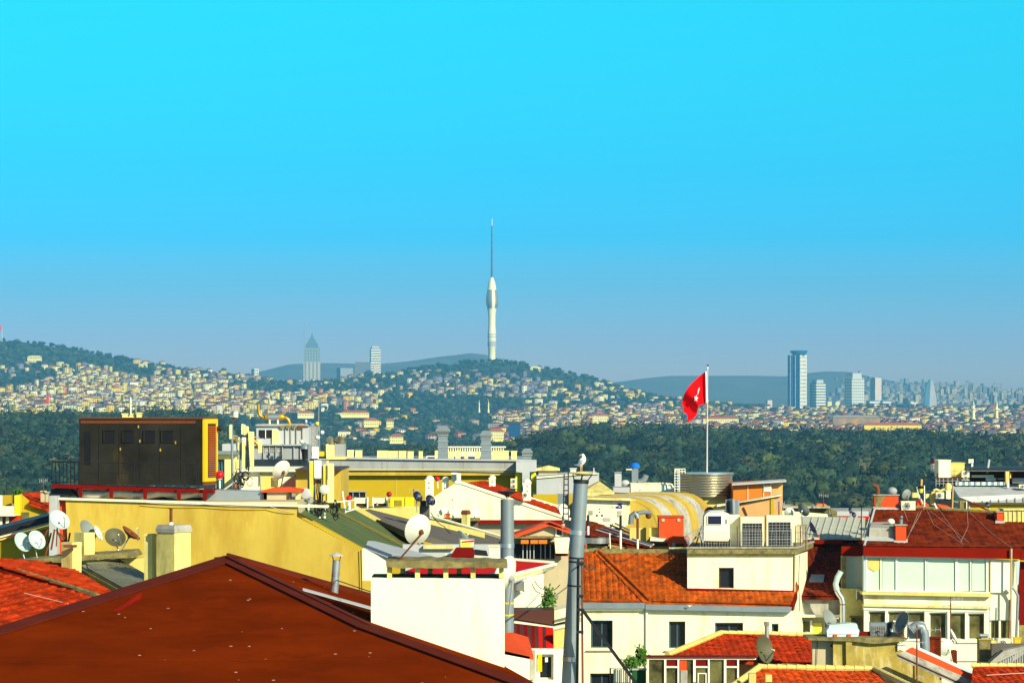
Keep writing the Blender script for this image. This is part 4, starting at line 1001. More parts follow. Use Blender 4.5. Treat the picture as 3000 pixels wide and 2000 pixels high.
def white_stack():
    Y = 66; t = thing('chimney_stack', 'wide white rendered chimney stack with a mossy slab on short posts', 'chimney', W(1280,1960,Y))
    mb = MB(); mb.pprism([(1087,1692),(1087,1840),(1478,1975),(1478,1695)], Y, 1.5); mb.build('stack', M_['white'], t)
    mb = MB(); rr = random.Random(3); top = [(1130,1640)] + [(x, 1640 + (x-1130)/355*6 + rr.uniform(-2,2)) for x in range(1150,1480,18)] + [(1484,1648)]
    bot = [(1487,1664)] + [(x, 1663 + rr.uniform(-2.5,1.5)) for x in range(1470,1140,-18)] + [(1132,1661)]
    mb.pprism((top+bot)[::-1], Y-.12, 1.75); mb.build('slab', M_['moss'], t)
    for x in (1141, 1223, 1306, 1386, 1469):
        mb = MB(); mb.pbox(x-7, x+7, 1662, 1693, Y+.05, .16); mb.build('post', M_['mossy'], t)
    for x in (1180, 1260, 1345): 
        mb = MB(); mb.pbox(x-7, x+7, 1662, 1693, Y+1.3, .16); mb.build('post', M_['mossy'], t)
    mb = MB(); mb.pbox(1089, 1476, 1687, 1692, Y+.25, 1.0); mb.build('inner_rim', M_['black'], t)
white_stack()
dish('pale dish seen from behind on a rusty arm over the mossy slab', 1230, 1553, 74, 90, 66, (1168,1640), m='dishw', turn=-1, back=True, arm='rust', roll=-8)
dish('big pale dish turned sideways behind the right end of the mossy slab', 1490, 1688, 58, 116, 68.5, (1490,1800), m='dishw', turn=-1, back=True, arm='grey')
def flue(label, c0, c1, Y, r, cap='cone', name='flue_pipe', m='pipe', rings=(), n=20, hat=None, Y1=None):
    Y1 = Y1 or Y; a, b = W(*c0, Y), W(*c1, Y1); t = thing(name, label, 'flue pipe', b); k = Y/F
    mb = MB(); mb.cyl(a, b, r*k, r*k, n); mb.build('pipe', M_[m], t, smooth=True)
    for q in rings:
        p = a.lerp(b, q); d = (b-a).normalized()
        mb = MB(); mb.cyl(p - d*.05, p + d*.05, r*k*1.06, r*k*1.06, n); mb.build('joint_ring', M_['steelb'], t, smooth=True)
    return t, a, b
t, a, b = flue('straight blue grey flue pipe with a black disc cap beside the white stack', (1486,1462), (1486,1850), 74, 20, rings=(0.35, 0.62))
mb = MB(); mb.lathe(a, [(.015,.02),(.06,.10),(.24,.165),(.25,.185),(.02,.21)], 20); mb.build('disc_cap', M_['blackm'], t, smooth=True)
mb = MB(); bars(mb, [(a+Vector((s*.12,q*.1,-.02)), a+Vector((s*.02,q*.02,.1))) for s, q in ((-1,0),(1,0),(0,1),(0,-1))], .008); mb.build('cap_strut', M_['cablew'], t)
for y in (1765, 1800):
    mb = MB(); p = W(1486,y,74); mb.cyl(p-Vector((0,0,.02)), p+Vector((0,0,.02)), .168, .168, 20); mb.build('strap', M_['genyel'], t)
# leaning flue
t, a, b = flue('tall leaning zinc flue with a gull perched on its cap', (1702,1412), (1657,2150), 70, 21.5, rings=(0.20, 0.70), n=26)
LEAN = t
mb = MB(); d = (a-b).normalized(); mb.cyl(a-d*.02, a+d*.06, .178, .175, 26); mb.build('sooty_collar', M_['blackm'], t, smooth=True)
cp = W(1707,1386,70); 
mb = MB(); mb.lathe(cp, [(.02,-.05),(.12,-.04),(.235,-.01),(.245,.005),(.1,.04),(.02,.045)], 22); mb.build('cap_disc', M_['mossy'], t, smooth=True)
mb = MB(); bars(mb, [(a+Vector((s*.15,q*.15,.04)), cp+Vector((s*.22,q*.2,-.02))) for s, q in ((-1,0),(1,0),(0,1),(0,-1))] + [(a+Vector((0,0,-.05)), cp)], .013); mb.build('cap_strut', M_['blackm'], t)
for q in (0.30, 0.315, 0.41):
    p = a.lerp(b, q); mb = MB(); mb.cyl(p-d*.018, p+d*.018, .172, .172, 26); mb.build('strap', M_['blackm'], t)
bt = thing('steel_brace', 'dark steel angle post with a diagonal strut propping the leaning flue', 'steel frame', W(1700,2100,69.5))
mb = MB(); mb.cyl(W(1694,1636,69.6), W(1690,2120,69.6), .045, .045, 4); mb.build('post', M_['blackm'], bt)
mb = MB(); mb.cyl(W(1704,1640,69.4), W(1708,2120,69.4), .035, .035, 4); mb.build('post', M_['rust'], bt)
mb = MB(); mb.cyl(W(1706,1785,69.3), W(1885,2030,68.5), .05, .05, 4); mb.build('diagonal_strut', M_['blackm'], bt)
for y in (1650, 1745, 1785, 1850):
    mb = MB(); mb.obox(W(1699,y,69.4), .08, .05, .03); mb.build('clamp', M_['blackm'], bt)
# small cowl flue on the red roof
t, a, b = flue('small silver flue with a conical hat on the near red roof', (986,1640), (978,1752), 73, 11.5, m='steel', rings=(0.35,0.6))
mb = MB(); mb.lathe(a+Vector((0,0,.10)), [(.16,0),(.155,.015),(.01,.085)], 18); mb.build('conical_hat', M_['greyl'], t, smooth=True)
mb = MB(); bars(mb, [(a+Vector((s*.07,q*.07,-.02)), a+Vector((s*.10,q*.10,.11))) for s, q in ((-1,-1),(1,-1),(1,1),(-1,1))], .006); mb.build('hat_strut', M_['blackm'], t)
wire('guy_wire', 'thin dark wire from the small cowl flue to the white stack', [W(985,1698,73), W(1087,1733,66.5)], .012)

# ---- ochre building behind
def ochre_building():
    Y = 100; t = thing('apartment_house', 'ochre yellow gable wall with a green felt roof sloping right', 'house', (PX(560,Y), Y, GZ))
    mb = MB(); mb.prism([(PX(x,Y), PZ(y,Y)) for x, y in [(192,1462),(200,1640)]] + [(PX(200,Y), GZ), (PX(1087,Y), GZ)] + [(PX(x,Y), PZ(y,Y)) for x, y in [(1087,1634),(1066,1620),(868,1514),(872,1479)]], Y, Y+.4)
    mb.build('gable_wall', M_['yellow'], t)
    mb = MB(); mb.pprism([(165,1458),(165,1463),(960,1487),(960,1481)], Y-.12, .8); mb.build('coping', M_['cream'], t)
    mb = MB(); mb.box(PX(168,Y), PX(868,Y), Y+.4, Y+17, GZ, PZ(1470,Y)); mb.build('body', M_['beige'], t)
    PG = Plane((870,1515,100.2), (1087,1636,100.2), (1010,1487,114))
    u = (PG.at(1087,1636)-PG.at(870,1515)).normalized(); 
    gp = [PG.at(*p, .02) for p in [(869,1513),(1088,1634),(1302,1642),(1036,1492),(872,1480)]]
    mb = MB(); mb.slab(gp, (0,0,-.25)); mb.build('felt_roof', M_['green'], t)
    # felt laps running down the slope
    mb = MB()
    for q in np.linspace(.05, .95, 26):
        a_ = gp[0].lerp(gp[1], q); b_ = (gp[4].lerp(gp[3], .15)).lerp(gp[3].lerp(gp[2], .95), q)
        mb.slab([a_+PG.n*.004, b_+PG.n*.004, b_+PG.n*.004+u*.05, a_+PG.n*.004+u*.05], PG.n*.012)
    mb.build('felt_lap', M_['green'], t)
    mb = MB(); mb.cyl(PG.at(985,1502,.05), PG.at(1255,1644,.05), .10, .13, 8); mb.build('roof_valley_roll', mat('olive_roll', (0.09,0.085,0.02), var=0.2, scale=3), t)
    mb = MB(); mb.slab([PG.at(868,1512,.1), PG.at(1087,1633,.1), PG.at(1092,1630,.1), PG.at(872,1508,.1)], (0,0,-.12)); mb.build('verge_trim', M_['yellow2'], t)
    mb = MB(); mb.slab([PG.at(1036,1490,.12), PG.at(1302,1640,.12), PG.at(1308,1639,.12), PG.at(1041,1489,.12)], (0,0,-.15)); mb.build('verge_trim', M_['paley'], t)
    mb = MB(); mb.pbox(144, 167, 1452, 1700, Y-.5, .6); mb.build('grey_pilaster', M_['greyl'], t)
    mb = MB(); mb.pbox(167, 193, 1464, 1700, Y+.2, .3); mb.build('brick_recess', M_['orangebr'], t)
    return t, PG
OCH, PG = ochre_building()
mb = MB(); mb.pprism([(1062,1606),(1062,1700),(1132,1700),(1132,1646),(1100,1626)], 79, .4); tag(mb.build('white_parapet', M_['white']), 'short white parapet wall between the ochre gable and white stack', 'wall')
mb = MB(); mb.slab([W(1068,1606,84), W(1160,1642,80), W(1300,1642,80), W(1262,1626,86), W(1100,1584,90), W(1078,1583,90)], (0,0,-.1))
mb.slab([W(1072,1600,83), W(1150,1630,80), W(1148,1634,80), W(1070,1604,83)], (0,0,.05))
tag(mb.build('roof_sheet', M_['greyl']), 'light grey metal sheet lying at the foot of the green roof', 'metal sheet')
# left low gable roofs
t = thing('lean_house', 'yellow gable wall under a sloping black roof edge at the left edge', 'house', (PX(60,102), 102, GZ))
Y = 102
mb = MB(); mb.prism([(PX(x,Y), PZ(y,Y)) for x, y in [(-60,1600),(-60,1760),(147,1760),(147,1538)]], Y, Y+.4); mb.build('wall', M_['yellow2'], t)
mb = MB(); mb.slab([W(-60,1562,Y-.3), W(147,1508,Y-.3), W(147,1500,Y+3), W(-60,1552,Y+3)], (0,0,-.22)); mb.build('roof_edge', M_['blackm'], t)
mb = MB(); mb.slab([W(-60,1582,Y-.2), W(147,1528,Y-.2), W(147,1526,Y+.2), W(-60,1580,Y+.2)], (0,0,-.09)); mb.build('eave_board', M_['cream'], t)
mb = MB(); mb.slab([W(-60,1594,Y-.15), W(147,1540,Y-.15), W(147,1538,Y+.2), W(-60,1592,Y+.2)], (0,0,-.05)); mb.build('lower_board', M_['paley'], t)
mb = MB(); mb.box(PX(-60,Y), PX(147,Y), Y+.4, Y+3, GZ, PZ(1600,Y)); mb.build('body', M_['beige'], t)

# ---- generator on its platform
def generator():
    yaw = R(-14.6); Y = 103.0; k = Y/F
    C = Vector((PX(598,Y), Y, PZ(1421,Y))); L_ = 366*k/.933; Dp = 38*k/.347; Hh = (1421-1227)*k
    t = thing('generator', 'black container generator with a louvred yellow end on a rooftop platform', 'generator', C)
    M4 = Matrix.Translation(C) @ Matrix.Rotation(-yaw*-1, 4, 'Z')
    # local x runs left along the long front, y away from the viewer
    def bx(x0, x1, y0, y1, z0, z1, name, m, pr=None):
        mb = MB(); mb.box(x0, x1, y0, y1, z0, z1); mb.xform(M4); return mb.build(name, M_[m], pr or t)
    s = k
    bx(-L_, -.05, 0, Dp, 0, Hh, 'body', 'dark'); bx(-L_-.02, .0, -.02, Dp+.02, Hh, Hh+.05, 'roof_rim', 'rust')
    ep = bx(-.048, .03, -.015, Dp+.01, .12, Hh-.002, 'end_panel', 'genyel'); bx(.03, .05, Dp*.22, Dp*.80, .25, Hh-.15, 'louvre_recess', 'framed', ep)
    mb = MB()
    for j in range(26): mb.box(.052, .085, Dp*.22, Dp*.80, .28+j*(Hh-.5)/26, .28+j*(Hh-.5)/26+.03)
    mb.xform(M4); mb.build('louvre_slats', mat('burnt_orange_slats', (0.42,0.10,0.006), rough=.6), ep)
    bx(-.047, .031, -.01, Dp+.008, 0, .118, 'end_base', 'rust')
    sx = lambda px: -(598-px)/365.0*L_; sz = lambda py: (1421-py)/194.0*Hh
    for a_, b_ in ((308,338),(362,392),(425,455),(477,508)):
        vw = bx(sx(a_), sx(b_), -.012, -.001, sz(1295), sz(1264), 'vent_window', 'black'); bx(sx(a_)-.03, sx(a_)-.001, -.04, -.0006, sz(1297), sz(1262), 'vent_lip', 'dark', vw); bx(sx(a_)-.03, sx(b_)+.03, -.04, -.0007, sz(1262)+.001, sz(1259), 'vent_lip', 'dark', vw); bx(sx(a_)-.015, sx(b_)+.015, -.03, -.0005, sz(1297), sz(1295)-.002, 'vent_lip', 'dark', vw)
    bx(sx(250), sx(267), -.015, -.001, sz(1362), sz(1265), 'tall_slot', 'black')
    for x in (290, 350, 410, 468, 530):
        bx(sx(x), sx(x)+.012, -.01, -.0008, .15, Hh-.25, 'door_seam', 'blackm')
    for x, y in ((353,1316),(470,1318),(406,1250),(410,1292),(514,1296)):
        bx(sx(x), sx(x)+.035, -.03, -.001, sz(y+4), sz(y-4), 'door_handle', 'yellow')
    bx(-L_+.05, -.3, -.008, -.001, sz(1240), sz(1232), 'stain_strip', 'rust')
    mb = MB(); mb.sphere(M4 @ Vector((.12, Dp*.95, Hh-.32)), .10, 10, 6); mb.build('horn', M_['blackm'], t)
generator()
def platform():
    t = thing('platform', 'red oxide steel platform with black railing under the black generator', 'platform', W(380,1465,102))
    mb = MB(); mb.slab([W(152,1418,101.3), W(625,1434,101.3), W(645,1430,105.6), W(180,1416,105.6)], (0,0,-.12)); mb.build('deck', M_['redst'], t)
    for x, y in ((236,1432),(326,1434),(425,1436),(524,1438),(600,1438)):
        mb = MB(); mb.add([W(x-7,y-6,101.15), W(x+7,y-6,101.15), W(x+5,y+28,101.15), W(x-5,y+28,101.15), W(x-7,y-6,101.35), W(x+7,y-6,101.35), W(x+5,y+28,101.35), W(x-5,y+28,101.35)], [(0,3,2,1),(4,5,6,7),(0,1,5,4),(1,2,6,5),(2,3,7,6),(3,0,4,7)]); mb.build('leg', M_['redst'], t)
    mb = MB(); Yr = 101.35
    mb.cyl(W(152,1352,Yr), W(232,1352,Yr), .028, .028, 5); mb.cyl(W(152,1410,Yr), W(232,1413,Yr), .018, .018, 5)
    for x in range(152, 233, 11): mb.cyl(W(x,1352,Yr), W(x,1417 + (x-152)*.03,Yr), .02, .02, 5)
    mb.cyl(W(232,1353,Yr), W(575,1358,Yr), .016, .016, 5); mb.cyl(W(232,1383,Yr), W(550,1386,Yr), .014, .014, 5); mb.cyl(W(550,1386,Yr), W(575,1368,Yr), .014, .014, 5)
    for x in (232, 268, 310, 357, 394, 422, 460, 500, 540, 575, 582): mb.cyl(W(x,1355,Yr), W(x,1420+(x-152)*.03,Yr), .012, .012, 5)
    mb.build('railing', M_['blackm'], t)
    for q in ((W(200,1424,102), W(232,1456,102)), (W(215,1424,103), W(228,1456,103))):
        mb = MB(); bars(mb, [q], .04); mb.build('brace', M_['blackm'], t)
    mb = MB(); mb.pbox(150, 205, 1432, 1453, 101.6, 2.0); mb.build('tank_box', M_['blackm'], t)
platform()
mb = MB(); n0 = Vector(W(238,1446,103.5)); pts = [W(x, 1446 + 3*math.sin(x*.05), 101.75) for x in range(238, 602, 20)]
mb.tube(pts, .15, 10, rs=[.15 - (.025 if i % 4 == 0 else 0) for i in range(len(pts))])
tag(mb.build('duct', M_['foil'], smooth=True), 'crumpled silver duct running below the generator platform', 'duct')
mb = MB(); mb.slab([W(598,1434,102.5), W(782,1440,102.5), W(782,1436,104), W(598,1431,104)], (0,0,-.32)); mb.cyl(W(640,1434,102.6), W(640,1462,102.6), .02, .02, 5)
tag(mb.build('channel_duct', M_['steel']), 'flat galvanised channel right of the silver duct', 'duct')
for x0, x1, yt in ((358,392,1212),(400,413,1210)):
    box_thing('junction_box', f'{"wider" if x1-x0 > 20 else "narrower"} cream box on the generator roof', 'box', x0, x1, yt, 1226, 104.5, .3, 'panel')
for x, m, tx in ((383,'frame','thin white'),(398,'grey','grey')):
    mb = MB(); mb.cyl(W(x,1213,104.4), W(x,1163,104.4), .025, .018, 6); mb.cyl(W(x,1180,104.4), W(x,1176,104.4), .04, .04, 6); tag(mb.build('antenna_rod', M_[m]), f'{tx} rod standing on the generator roof', 'antenna')
def lamp_ball(label, px, py, r, Y, m, pole=None, name='beacon'):
    t = thing(name, label, 'beacon', W(px, py+r, Y)); k = Y/F
    mb = MB(); mb.sphere(W(px,py,Y), r*k, 16, 10); mb.build('globe', M_[m], t, smooth=True)
    if pole: mb = MB(); mb.cyl(W(px,py+r*.8,Y), W(pole[0],pole[1],Y), .025, .025, 6); mb.build('stem', M_['frame'], t)
    mb = MB(); mb.cyl(W(px,py+r*.9,Y), W(px,py+r*1.15,Y), r*k*.5, r*k*.6, 10); mb.build('collar', M_['grey'], t)
lamp_ball('glossy red ball beacon right of the generator', 644, 1390, 12, 104, 'ball', (644,1430))
lamp_ball('dark red ball beacon on the wall above the yellow louvred box', 1140, 1447, 8, 128, 'balld', (1140,1472))
lamp_ball('magenta red ball beacon between two white domed chimneys', 1281, 1402, 7, 131, 'ball', (1283,1430))
lamp_ball('red ball beacon on a teal stem right of the antenna cluster', 1023, 1459, 9, 112, 'ball', (1023,1480))
t = thing('gas_bottle_rack', 'dark rack of teal gas bottles right of the generator', 'gas bottles', W(646,1430,105))
mb = MB(); mb.pbox(634, 656, 1345, 1430, 105.6, .25); mb.build('rack', M_['blackm'], t)
for x in (640, 649):
    mb = MB(); mb.lathe(W(x,1428,105.3), [(.05,0),(.055,.7),(.03,.8),(.02,.88)], 10); mb.build('bottle', mat('teal_bottle', (0.01,0.08,0.10), rough=.4), t, smooth=True)

# ---- houses at the far left
t = thing('yellow_house', 'bright yellow house with orange red roofs at the left edge', 'house', (PX(90,150), 150, GZ)); Y = 150
mb = MB(); mb.pprism([(42,1452),(42,1700),(143,1700),(143,1490),(88,1470),(60,1446)], Y, .3); mb.build('wall', M_['yellow2'], t)
mb = MB(); mb.pbox(42, 58, 1450, 1520, Y-.6, .55); mb.build('corner_pier', M_['byellow'], t)
mb = MB(); mb.pbox(8, 33, 1450, 1482, Y+1, .4); mb.build('rear_wall', M_['yellow2'], t)
PL = Plane((65,1447,151),(143,1483,150),(125,1441,156)); mb = sheet(PL, [PL.at(62,1447), PL.at(144,1484), PL.at(150,1470), PL.at(128,1441)], PL.at(144,1484)-PL.at(62,1447), tw=.3, amp=.04, course=.4); mb.build('upper_roof', M_['tiler'], t)
PL = Plane((85,1470,149.8),(144,1491,149.8),(144,1470,152)); mb = sheet(PL, [PL.at(84,1471), PL.at(146,1493), PL.at(146,1472), PL.at(110,1462)], PL.at(144,1491)-PL.at(85,1470), tw=.3, amp=.04); mb.build('lower_roof', M_['tiler'], t)
mb = MB(); mb.pbox(62, 84, 1500, 1540, Y-.25, .2); mb.build('olive_door', M_['glasso'], t)  # door panel in the olive room glass tone
for x0, x1, yt in ((119,131,1437),(133,141,1440)):
    mb = MB(); mb.pbox(x0, x1, yt+3, 1470, Y+.4, .3); mb.pbox(x0-1.5, x1+1.5, yt, yt+3, Y+.3, .5); mb.build('chimney', M_['beige'], t)
t = thing('balcony_house', 'pale house corner with a cream balcony at the left edge', 'house', (PX(15,140), 140, GZ)); Y = 140
mb = MB(); mb.pbox(-40, 39, 1482, 1511, Y-1.0, .15); mb.pbox(-40, 39, 1508, 1512, Y-.85, 1.5); mb.build('balcony', M_['cream'], t)
mb = MB(); mb.pbox(-40, 60, 1510, 1700, Y+.6, .3); mb.build('wall', M_['tiler'], t)
for x in (2, 21):
    mb = MB(); mb.pbox(x-4, x+4, 1512, 1560, Y-.6, .12); mb.build('column', M_['cream'], t)
mb = MB(); mb.pbox(-4, 6, 1450, 1482, Y, .15); mb.build('post', M_['frame'], t)
# small trees / pots row above
def bush(label, px, py, rx, ry, Y, n=500, pot=None, name='bush', cat='plant', dens=1, leaf='leaf', sz=.035):
    t = thing(name, label, cat, W(px, py+ry, Y)); k = Y/F; mb = MB(); rr = random.Random(int(px))
    for i in range(n):
        cl = rr.randrange(6); a = cl*1.05+px; q = Vector((math.cos(a)*.5, math.sin(a*1.7)*.5, math.sin(a*2.3)*.55))
        d = Vector((rr.gauss(0,.33), rr.gauss(0,.33), rr.gauss(0,.30))) + q
        c = W(px, py, Y) + Vector((d.x*rx*k, d.y*rx*k*.8, d.z*ry*k)); u = Vector((rr.gauss(0,1), rr.gauss(0,1), rr.gauss(0,1))).normalized(); v = u.orthogonal().normalized()
        mb.add([c, c+u*sz*2+v*sz*.6, c+u*sz*3.5, c+u*sz*2-v*sz*.6], [(0,1,2,3)])
    mb.build('foliage', M_[leaf], t)
    mb = MB(); 
    for i in range(4): mb.tube([W(px, py+ry*.95, Y), W(px+rr.uniform(-.3,.3)*rx, py, Y), W(px+rr.uniform(-.6,.6)*rx, py-ry*.6, Y)], .012, 5)
    mb.build('stems', mat('stem_brown', (0.12,0.08,0.03)), t)
    return t
bush('low green shrub in front of the yellow house at the left edge', 55, 1441, 16, 8, 152, 300)
# dishes at lower left
dish('left one of two tall pale blue dishes at the left edge', 63, 1590, 37, 60, 88, (74,1642), m='dishb', turn=1, roll=-10)
dish('right one of two tall pale blue dishes at the left edge', 104, 1583, 38, 58, 88, (110,1640), m='dishb', turn=1, roll=-8)
dish('largest pale dish high against the grey pilaster', 171, 1526, 42, 64, 90, (165,1600), m='dishb', turn=1, roll=-22, arm='rust')
dish('half hidden dark grey dish behind the short mossy chimney', 252, 1556, 28, 66, 90, (262,1640), m='dishg', turn=1, roll=-10)
dish('nearly edge-on white dish in front of the ochre wall', 283, 1562, 9, 46, 90, (272,1628), m='dishw', turn=1, roll=-8)
dish('round dark olive dish tilted in front of the ochre wall', 336, 1577, 50, 62, 89, (352,1624), m='disho', turn=1, roll=-32)
dish('edge-on brown dish right of the olive dish', 380, 1566, 6, 62, 89.5, (352,1620), m='rust', turn=1, roll=-34)
mb = MB(); bars(mb, [(W(150,1560,91), W(128,1645,91)), (W(165,1550,91), W(190,1600,91)), (W(160,1550,91), W(150,1610,91)), (W(175,1560,91), W(205,1600,91)), (W(140,1550,91.5), W(120,1590,91.5)), (W(205,1560,90.5), W(196,1610,90.5))], .03)
tag(mb.build('strut_frame', M_['rust']), 'tangle of rusty struts under the largest pale dish', 'steel frame')
def left_roofs():
    t = thing('mossy_ledge', 'long mossy concrete roof ledge carrying the left dishes', 'roof slab', W(200,1655,88))
    mb = MB(); rr = random.Random(5); tp = [(x, 1643-(x-20)*.07+rr.uniform(-2,2)) for x in range(20,395,20)]; bt_ = [(x, 1658-(x-20)*.07+rr.uniform(-2,2)) for x in range(392,20,-20)]
    mb.pprism((tp+bt_)[::-1], 86.8, 2.2); mb.build('slab', M_['moss'], t)
    mb = MB(); mb.prism([(PX(x,88), z) for x, z in [(30,PZ(1655,88)),(30,GZ),(460,GZ),(460,PZ(1632,88))]], 88.1, 88.8); mb.build('wall', M_['paley'], t)
    t = thing('red_tile_house', 'bright red tiled roof at the lower left edge', 'house', (PX(100,80), 80, GZ))
    P1 = Plane((0,1665,84),(285,1753,80),(0,1840,75.5))
    mb = sheet(P1, [P1.at(-80,1640), P1.at(290,1755), P1.at(250,1775), P1.at(60,1835), P1.at(-80,1860)], P1.at(250,1775)-P1.at(-80,1860), tw=.30, amp=.045, course=.38, lift=.05); mb.build('front_roof', M_['tiler'], t)
    P2 = Plane((-80,1640,84.0),(285,1753,80),(200,1640,86.5))
    mb = sheet(P2, [P2.at(-80,1640), P2.at(290,1755), P2.at(335,1742), P2.at(190,1655), P2.at(40,1640)], P2.at(335,1742)-P2.at(190,1655), tw=.28, amp=.04); mb.build('rear_roof', M_['tiler'], t)
    ridge(P1.at(-80,1640,.06), P1.at(290,1755,.06), .09).build('ridge_tiles', M_['moss'], t)
    mb = MB(); mb.box(PX(-80,84), PX(250,84)-.3, 78.5, 84, GZ, PZ(1800,78)-.6); mb.build('wall', M_['cream'], t)
    t = thing('corrugated_lean_to', 'greenish corrugated lean-to roof between the two old chimneys', 'roof', W(340,1735,84))
    P3 = Plane((237,1652,86),(350,1642,87.5),(378,1732,82)); u = P3.at(376,1731)-P3.at(237,1655); v = P3.n.cross(u)
    mb = sheet(P3, [P3.at(237,1654), P3.at(376,1732), P3.at(460,1702), P3.at(352,1641), P3.at(300,1640)], v, tw=.11, amp=.03, course=None, nseg=4); mb.build('roof_sheet', mat('green_grey_sheet', (0.26,0.25,0.15), rough=.45, metal=.4, var=.2, stain=(0.13,0.11,0.04), samt=.4, sscale=.8, streak=False), t)
    mb = MB(); mb.slab([P3.at(240,1662,-.05), P3.at(372,1734,-.05), W(372,1775,82.3), W(240,1715,86)], (0,.15,0)); mb.build('side_wall', M_['moss'], t)
left_roofs()
chimney('short square mossy yellow chimney standing on the red tiled roof', 177, 212, 234, 1588, 1740, 84.5, cap='mossy', caph=10, capw=1)
mb = MB(); mb.pbox(186, 222, 1596, 1603, 84.2, .2); tag(mb.build('metal_strap', M_['rust']), 'rusty strap across the top of the short square chimney', 'strap')
chimney('cream and moss chimney block behind the short square chimney', 214, 246, 273, 1560, 1650, 87, cap=None, caph=0, m='mossy')
chimney('tall stained yellow chimney with a slim metal spout', 455, 511, 553, 1538, 1720, 83.5, cap='conc', caph=22, capw=3)
chimney('lower yellow chimney joined to the left of the tall stained one', 421, 446, 456, 1563, 1700, 84.2, cap='mossy', caph=8, capw=1)
t, a, b = flue('slim rusty spout on top of the tall stained chimney', (501,1490), (501,1542), 83.9, 4.5, m='rust', rings=())
mb = MB(); mb.lathe(b, [(.09,0),(.05,.10),(.043,.12)], 12); mb.build('cone_base', M_['frame'], t)
mb = MB(); mb.cyl(a, a+Vector((0,0,.03)), .07, .07, 12); mb.build('rim', M_['rust'], t)
wire('loose_wire', 'pale wire looping over the red tiled roof', [W(230,1720,82), W(260,1735,81.6), W(290,1738,81.4), W(330,1748,81)], .012, M_['cablew'], sag=.05)
wire('loose_wire', 'pale wire lying across the lower left red tiles', [W(70,1736,79.5), W(150,1755,79.2), W(232,1776,78.8)], .010, M_['cablew'])

# ---- seagull
def gull():
    Y = 70.0; k = Y/F; foot = W(1703, 1384.5, Y)
    t = thing('seagull', 'white gull with grey wings standing on the leaning flue cap facing left', 'bird', foot)
    def q(px, py, dy=0): return W(px, py, Y) + Vector((0, dy, 0))
    path = [q(1692,1365), q(1697,1361), q(1703,1354), q(1708,1347), q(1710,1341), q(1709,1336), q(1707,1332), q(1703,1331)]
    rs = [.012, .048, .075, .078, .058, .040, .041, .022]
    mb = MB(); mb.tube(path, .05, 12, rs=rs)
    b = mb.build('body', mat('gull_white', (0.8,0.79,0.75), var=.04, scale=8), t, smooth=True); b.modifiers.new('sub', 'SUBSURF').levels = 1; b.modifiers['sub'].render_levels = 2
    mb = MB(); mb.tube([q(1703.2,1331.5), q(1699,1332.5), q(1697.3,1334.5)], .01, 7, rs=[.014,.010,.003]); mb.build('beak', mat('beak_yellow', (0.75,0.5,0.03)), t, smooth=True)
    for s in (-1, 1):
        mb = MB(); mb.tube([q(1708,1346, s*.05), q(1702,1354, s*.066), q(1694,1362, s*.045), q(1681,1362, s*.015)], .02, 8, rs=[.018,.040,.030,.004]); mb.build('wing', mat('gull_grey', (0.28,0.32,0.38), var=.08, scale=10), t, smooth=True)
        mb = MB(); mb.sphere(q(1705.5,1331.5, s*.030), .006, 6, 4); mb.build('eye', M_['black'], t)
        mb = MB(); mb.tube([q(1703+s*1.5,1361, s*.02), q(1703+s*2,1372, s*.02), q(1702.5+s*2,1383.5, s*.02)], .008, 6, rs=[.016,.008,.007]); mb.slab([q(1698+s*2,1385,s*.03), q(1705+s*2,1385,s*.015), q(1705+s*2,1385,s*.045)], (0,0,-.006)); mb.build('leg', mat('gull_leg', (0.5,0.3,0.18)), t)
    mb = MB(); mb.tube([q(1694,1363), q(1686,1364.5), q(1678,1364)], .02, 8, rs=[.03,.022,.006]); mb.build('tail', M_['blackm'], t, smooth=True)
gull()
# ================================================================== middle distance roofs, centre
def wall_house(name, label, pts, Y, d, m, body=True, cat='house'):
    xs = [p[0] for p in pts]; t = thing(name, label, cat, (PX((min(xs)+max(xs))/2, Y), Y, GZ))
    mb = MB(); mb.prism([(PX(x,Y), GZ if y >= 1675 else PZ(y,Y)) for x, y in pts], Y, Y+d); mb.build('wall', M_[m], t)
    return t
def part(t, name, m, fn, smooth=False):
    mb = MB(); fn(mb); return mb.build(name, M_[m] if isinstance(m, str) else m, t, smooth=smooth)
low = PZ  # alias

# long golden building with a grey parapet
Y = 150
t = wall_house('office_block', 'long golden yellow block with a wide grey metal parapet in the middle', [(998,1392),(998,1700),(1512,1700),(1512,1392)], Y, 1, 'yellow2', cat='building')
part(t, 'cornice_strip', 'yellow', lambda b: b.pbox(775, 1512, 1376, 1392, Y-.35, 1.2))
part(t, 'cornice_lip', 'paley', lambda b: b.pbox(775, 1515, 1374, 1377, Y-.5, 1.3))
part(t, 'parapet', 'grey', lambda b: b.pprism([(700,1338),(700,1372),(1000,1373),(1560,1385),(1572,1350),(1000,1343)], Y-.45, 1.0))
part(t, 'parapet_lip', 'greyl', lambda b: b.pprism([(700,1336),(700,1339),(1000,1344),(1572,1351),(1572,1347),(1000,1340)], Y-.6, .9))
part(t, 'roof_deck', 'grey', lambda b: b.box(PX(640,Y), PX(1560,Y), Y+.6, Y+16, PZ(1352,Y)-.3, PZ(1352,Y)))
part(t, 'body', 'yellow2', lambda b: b.box(PX(640,Y), PX(997,Y), Y+1, Y+15, GZ, PZ(1354,Y)-.3))
for x in (640, 760, 880, 1000, 1120, 1240, 1360, 1480):
    part(t, 'parapet_joint', 'conc', lambda b: b.pbox(x-.6, x+.6, 1346 if x > 1000 else 1341, 1372 + max(0,(x-1000))*.02, Y-.47, .02))
part(t, 'window_strip', 'glass', lambda b: b.pbox(995, 1072, 1441, 1456, Y-.02, .05)); 
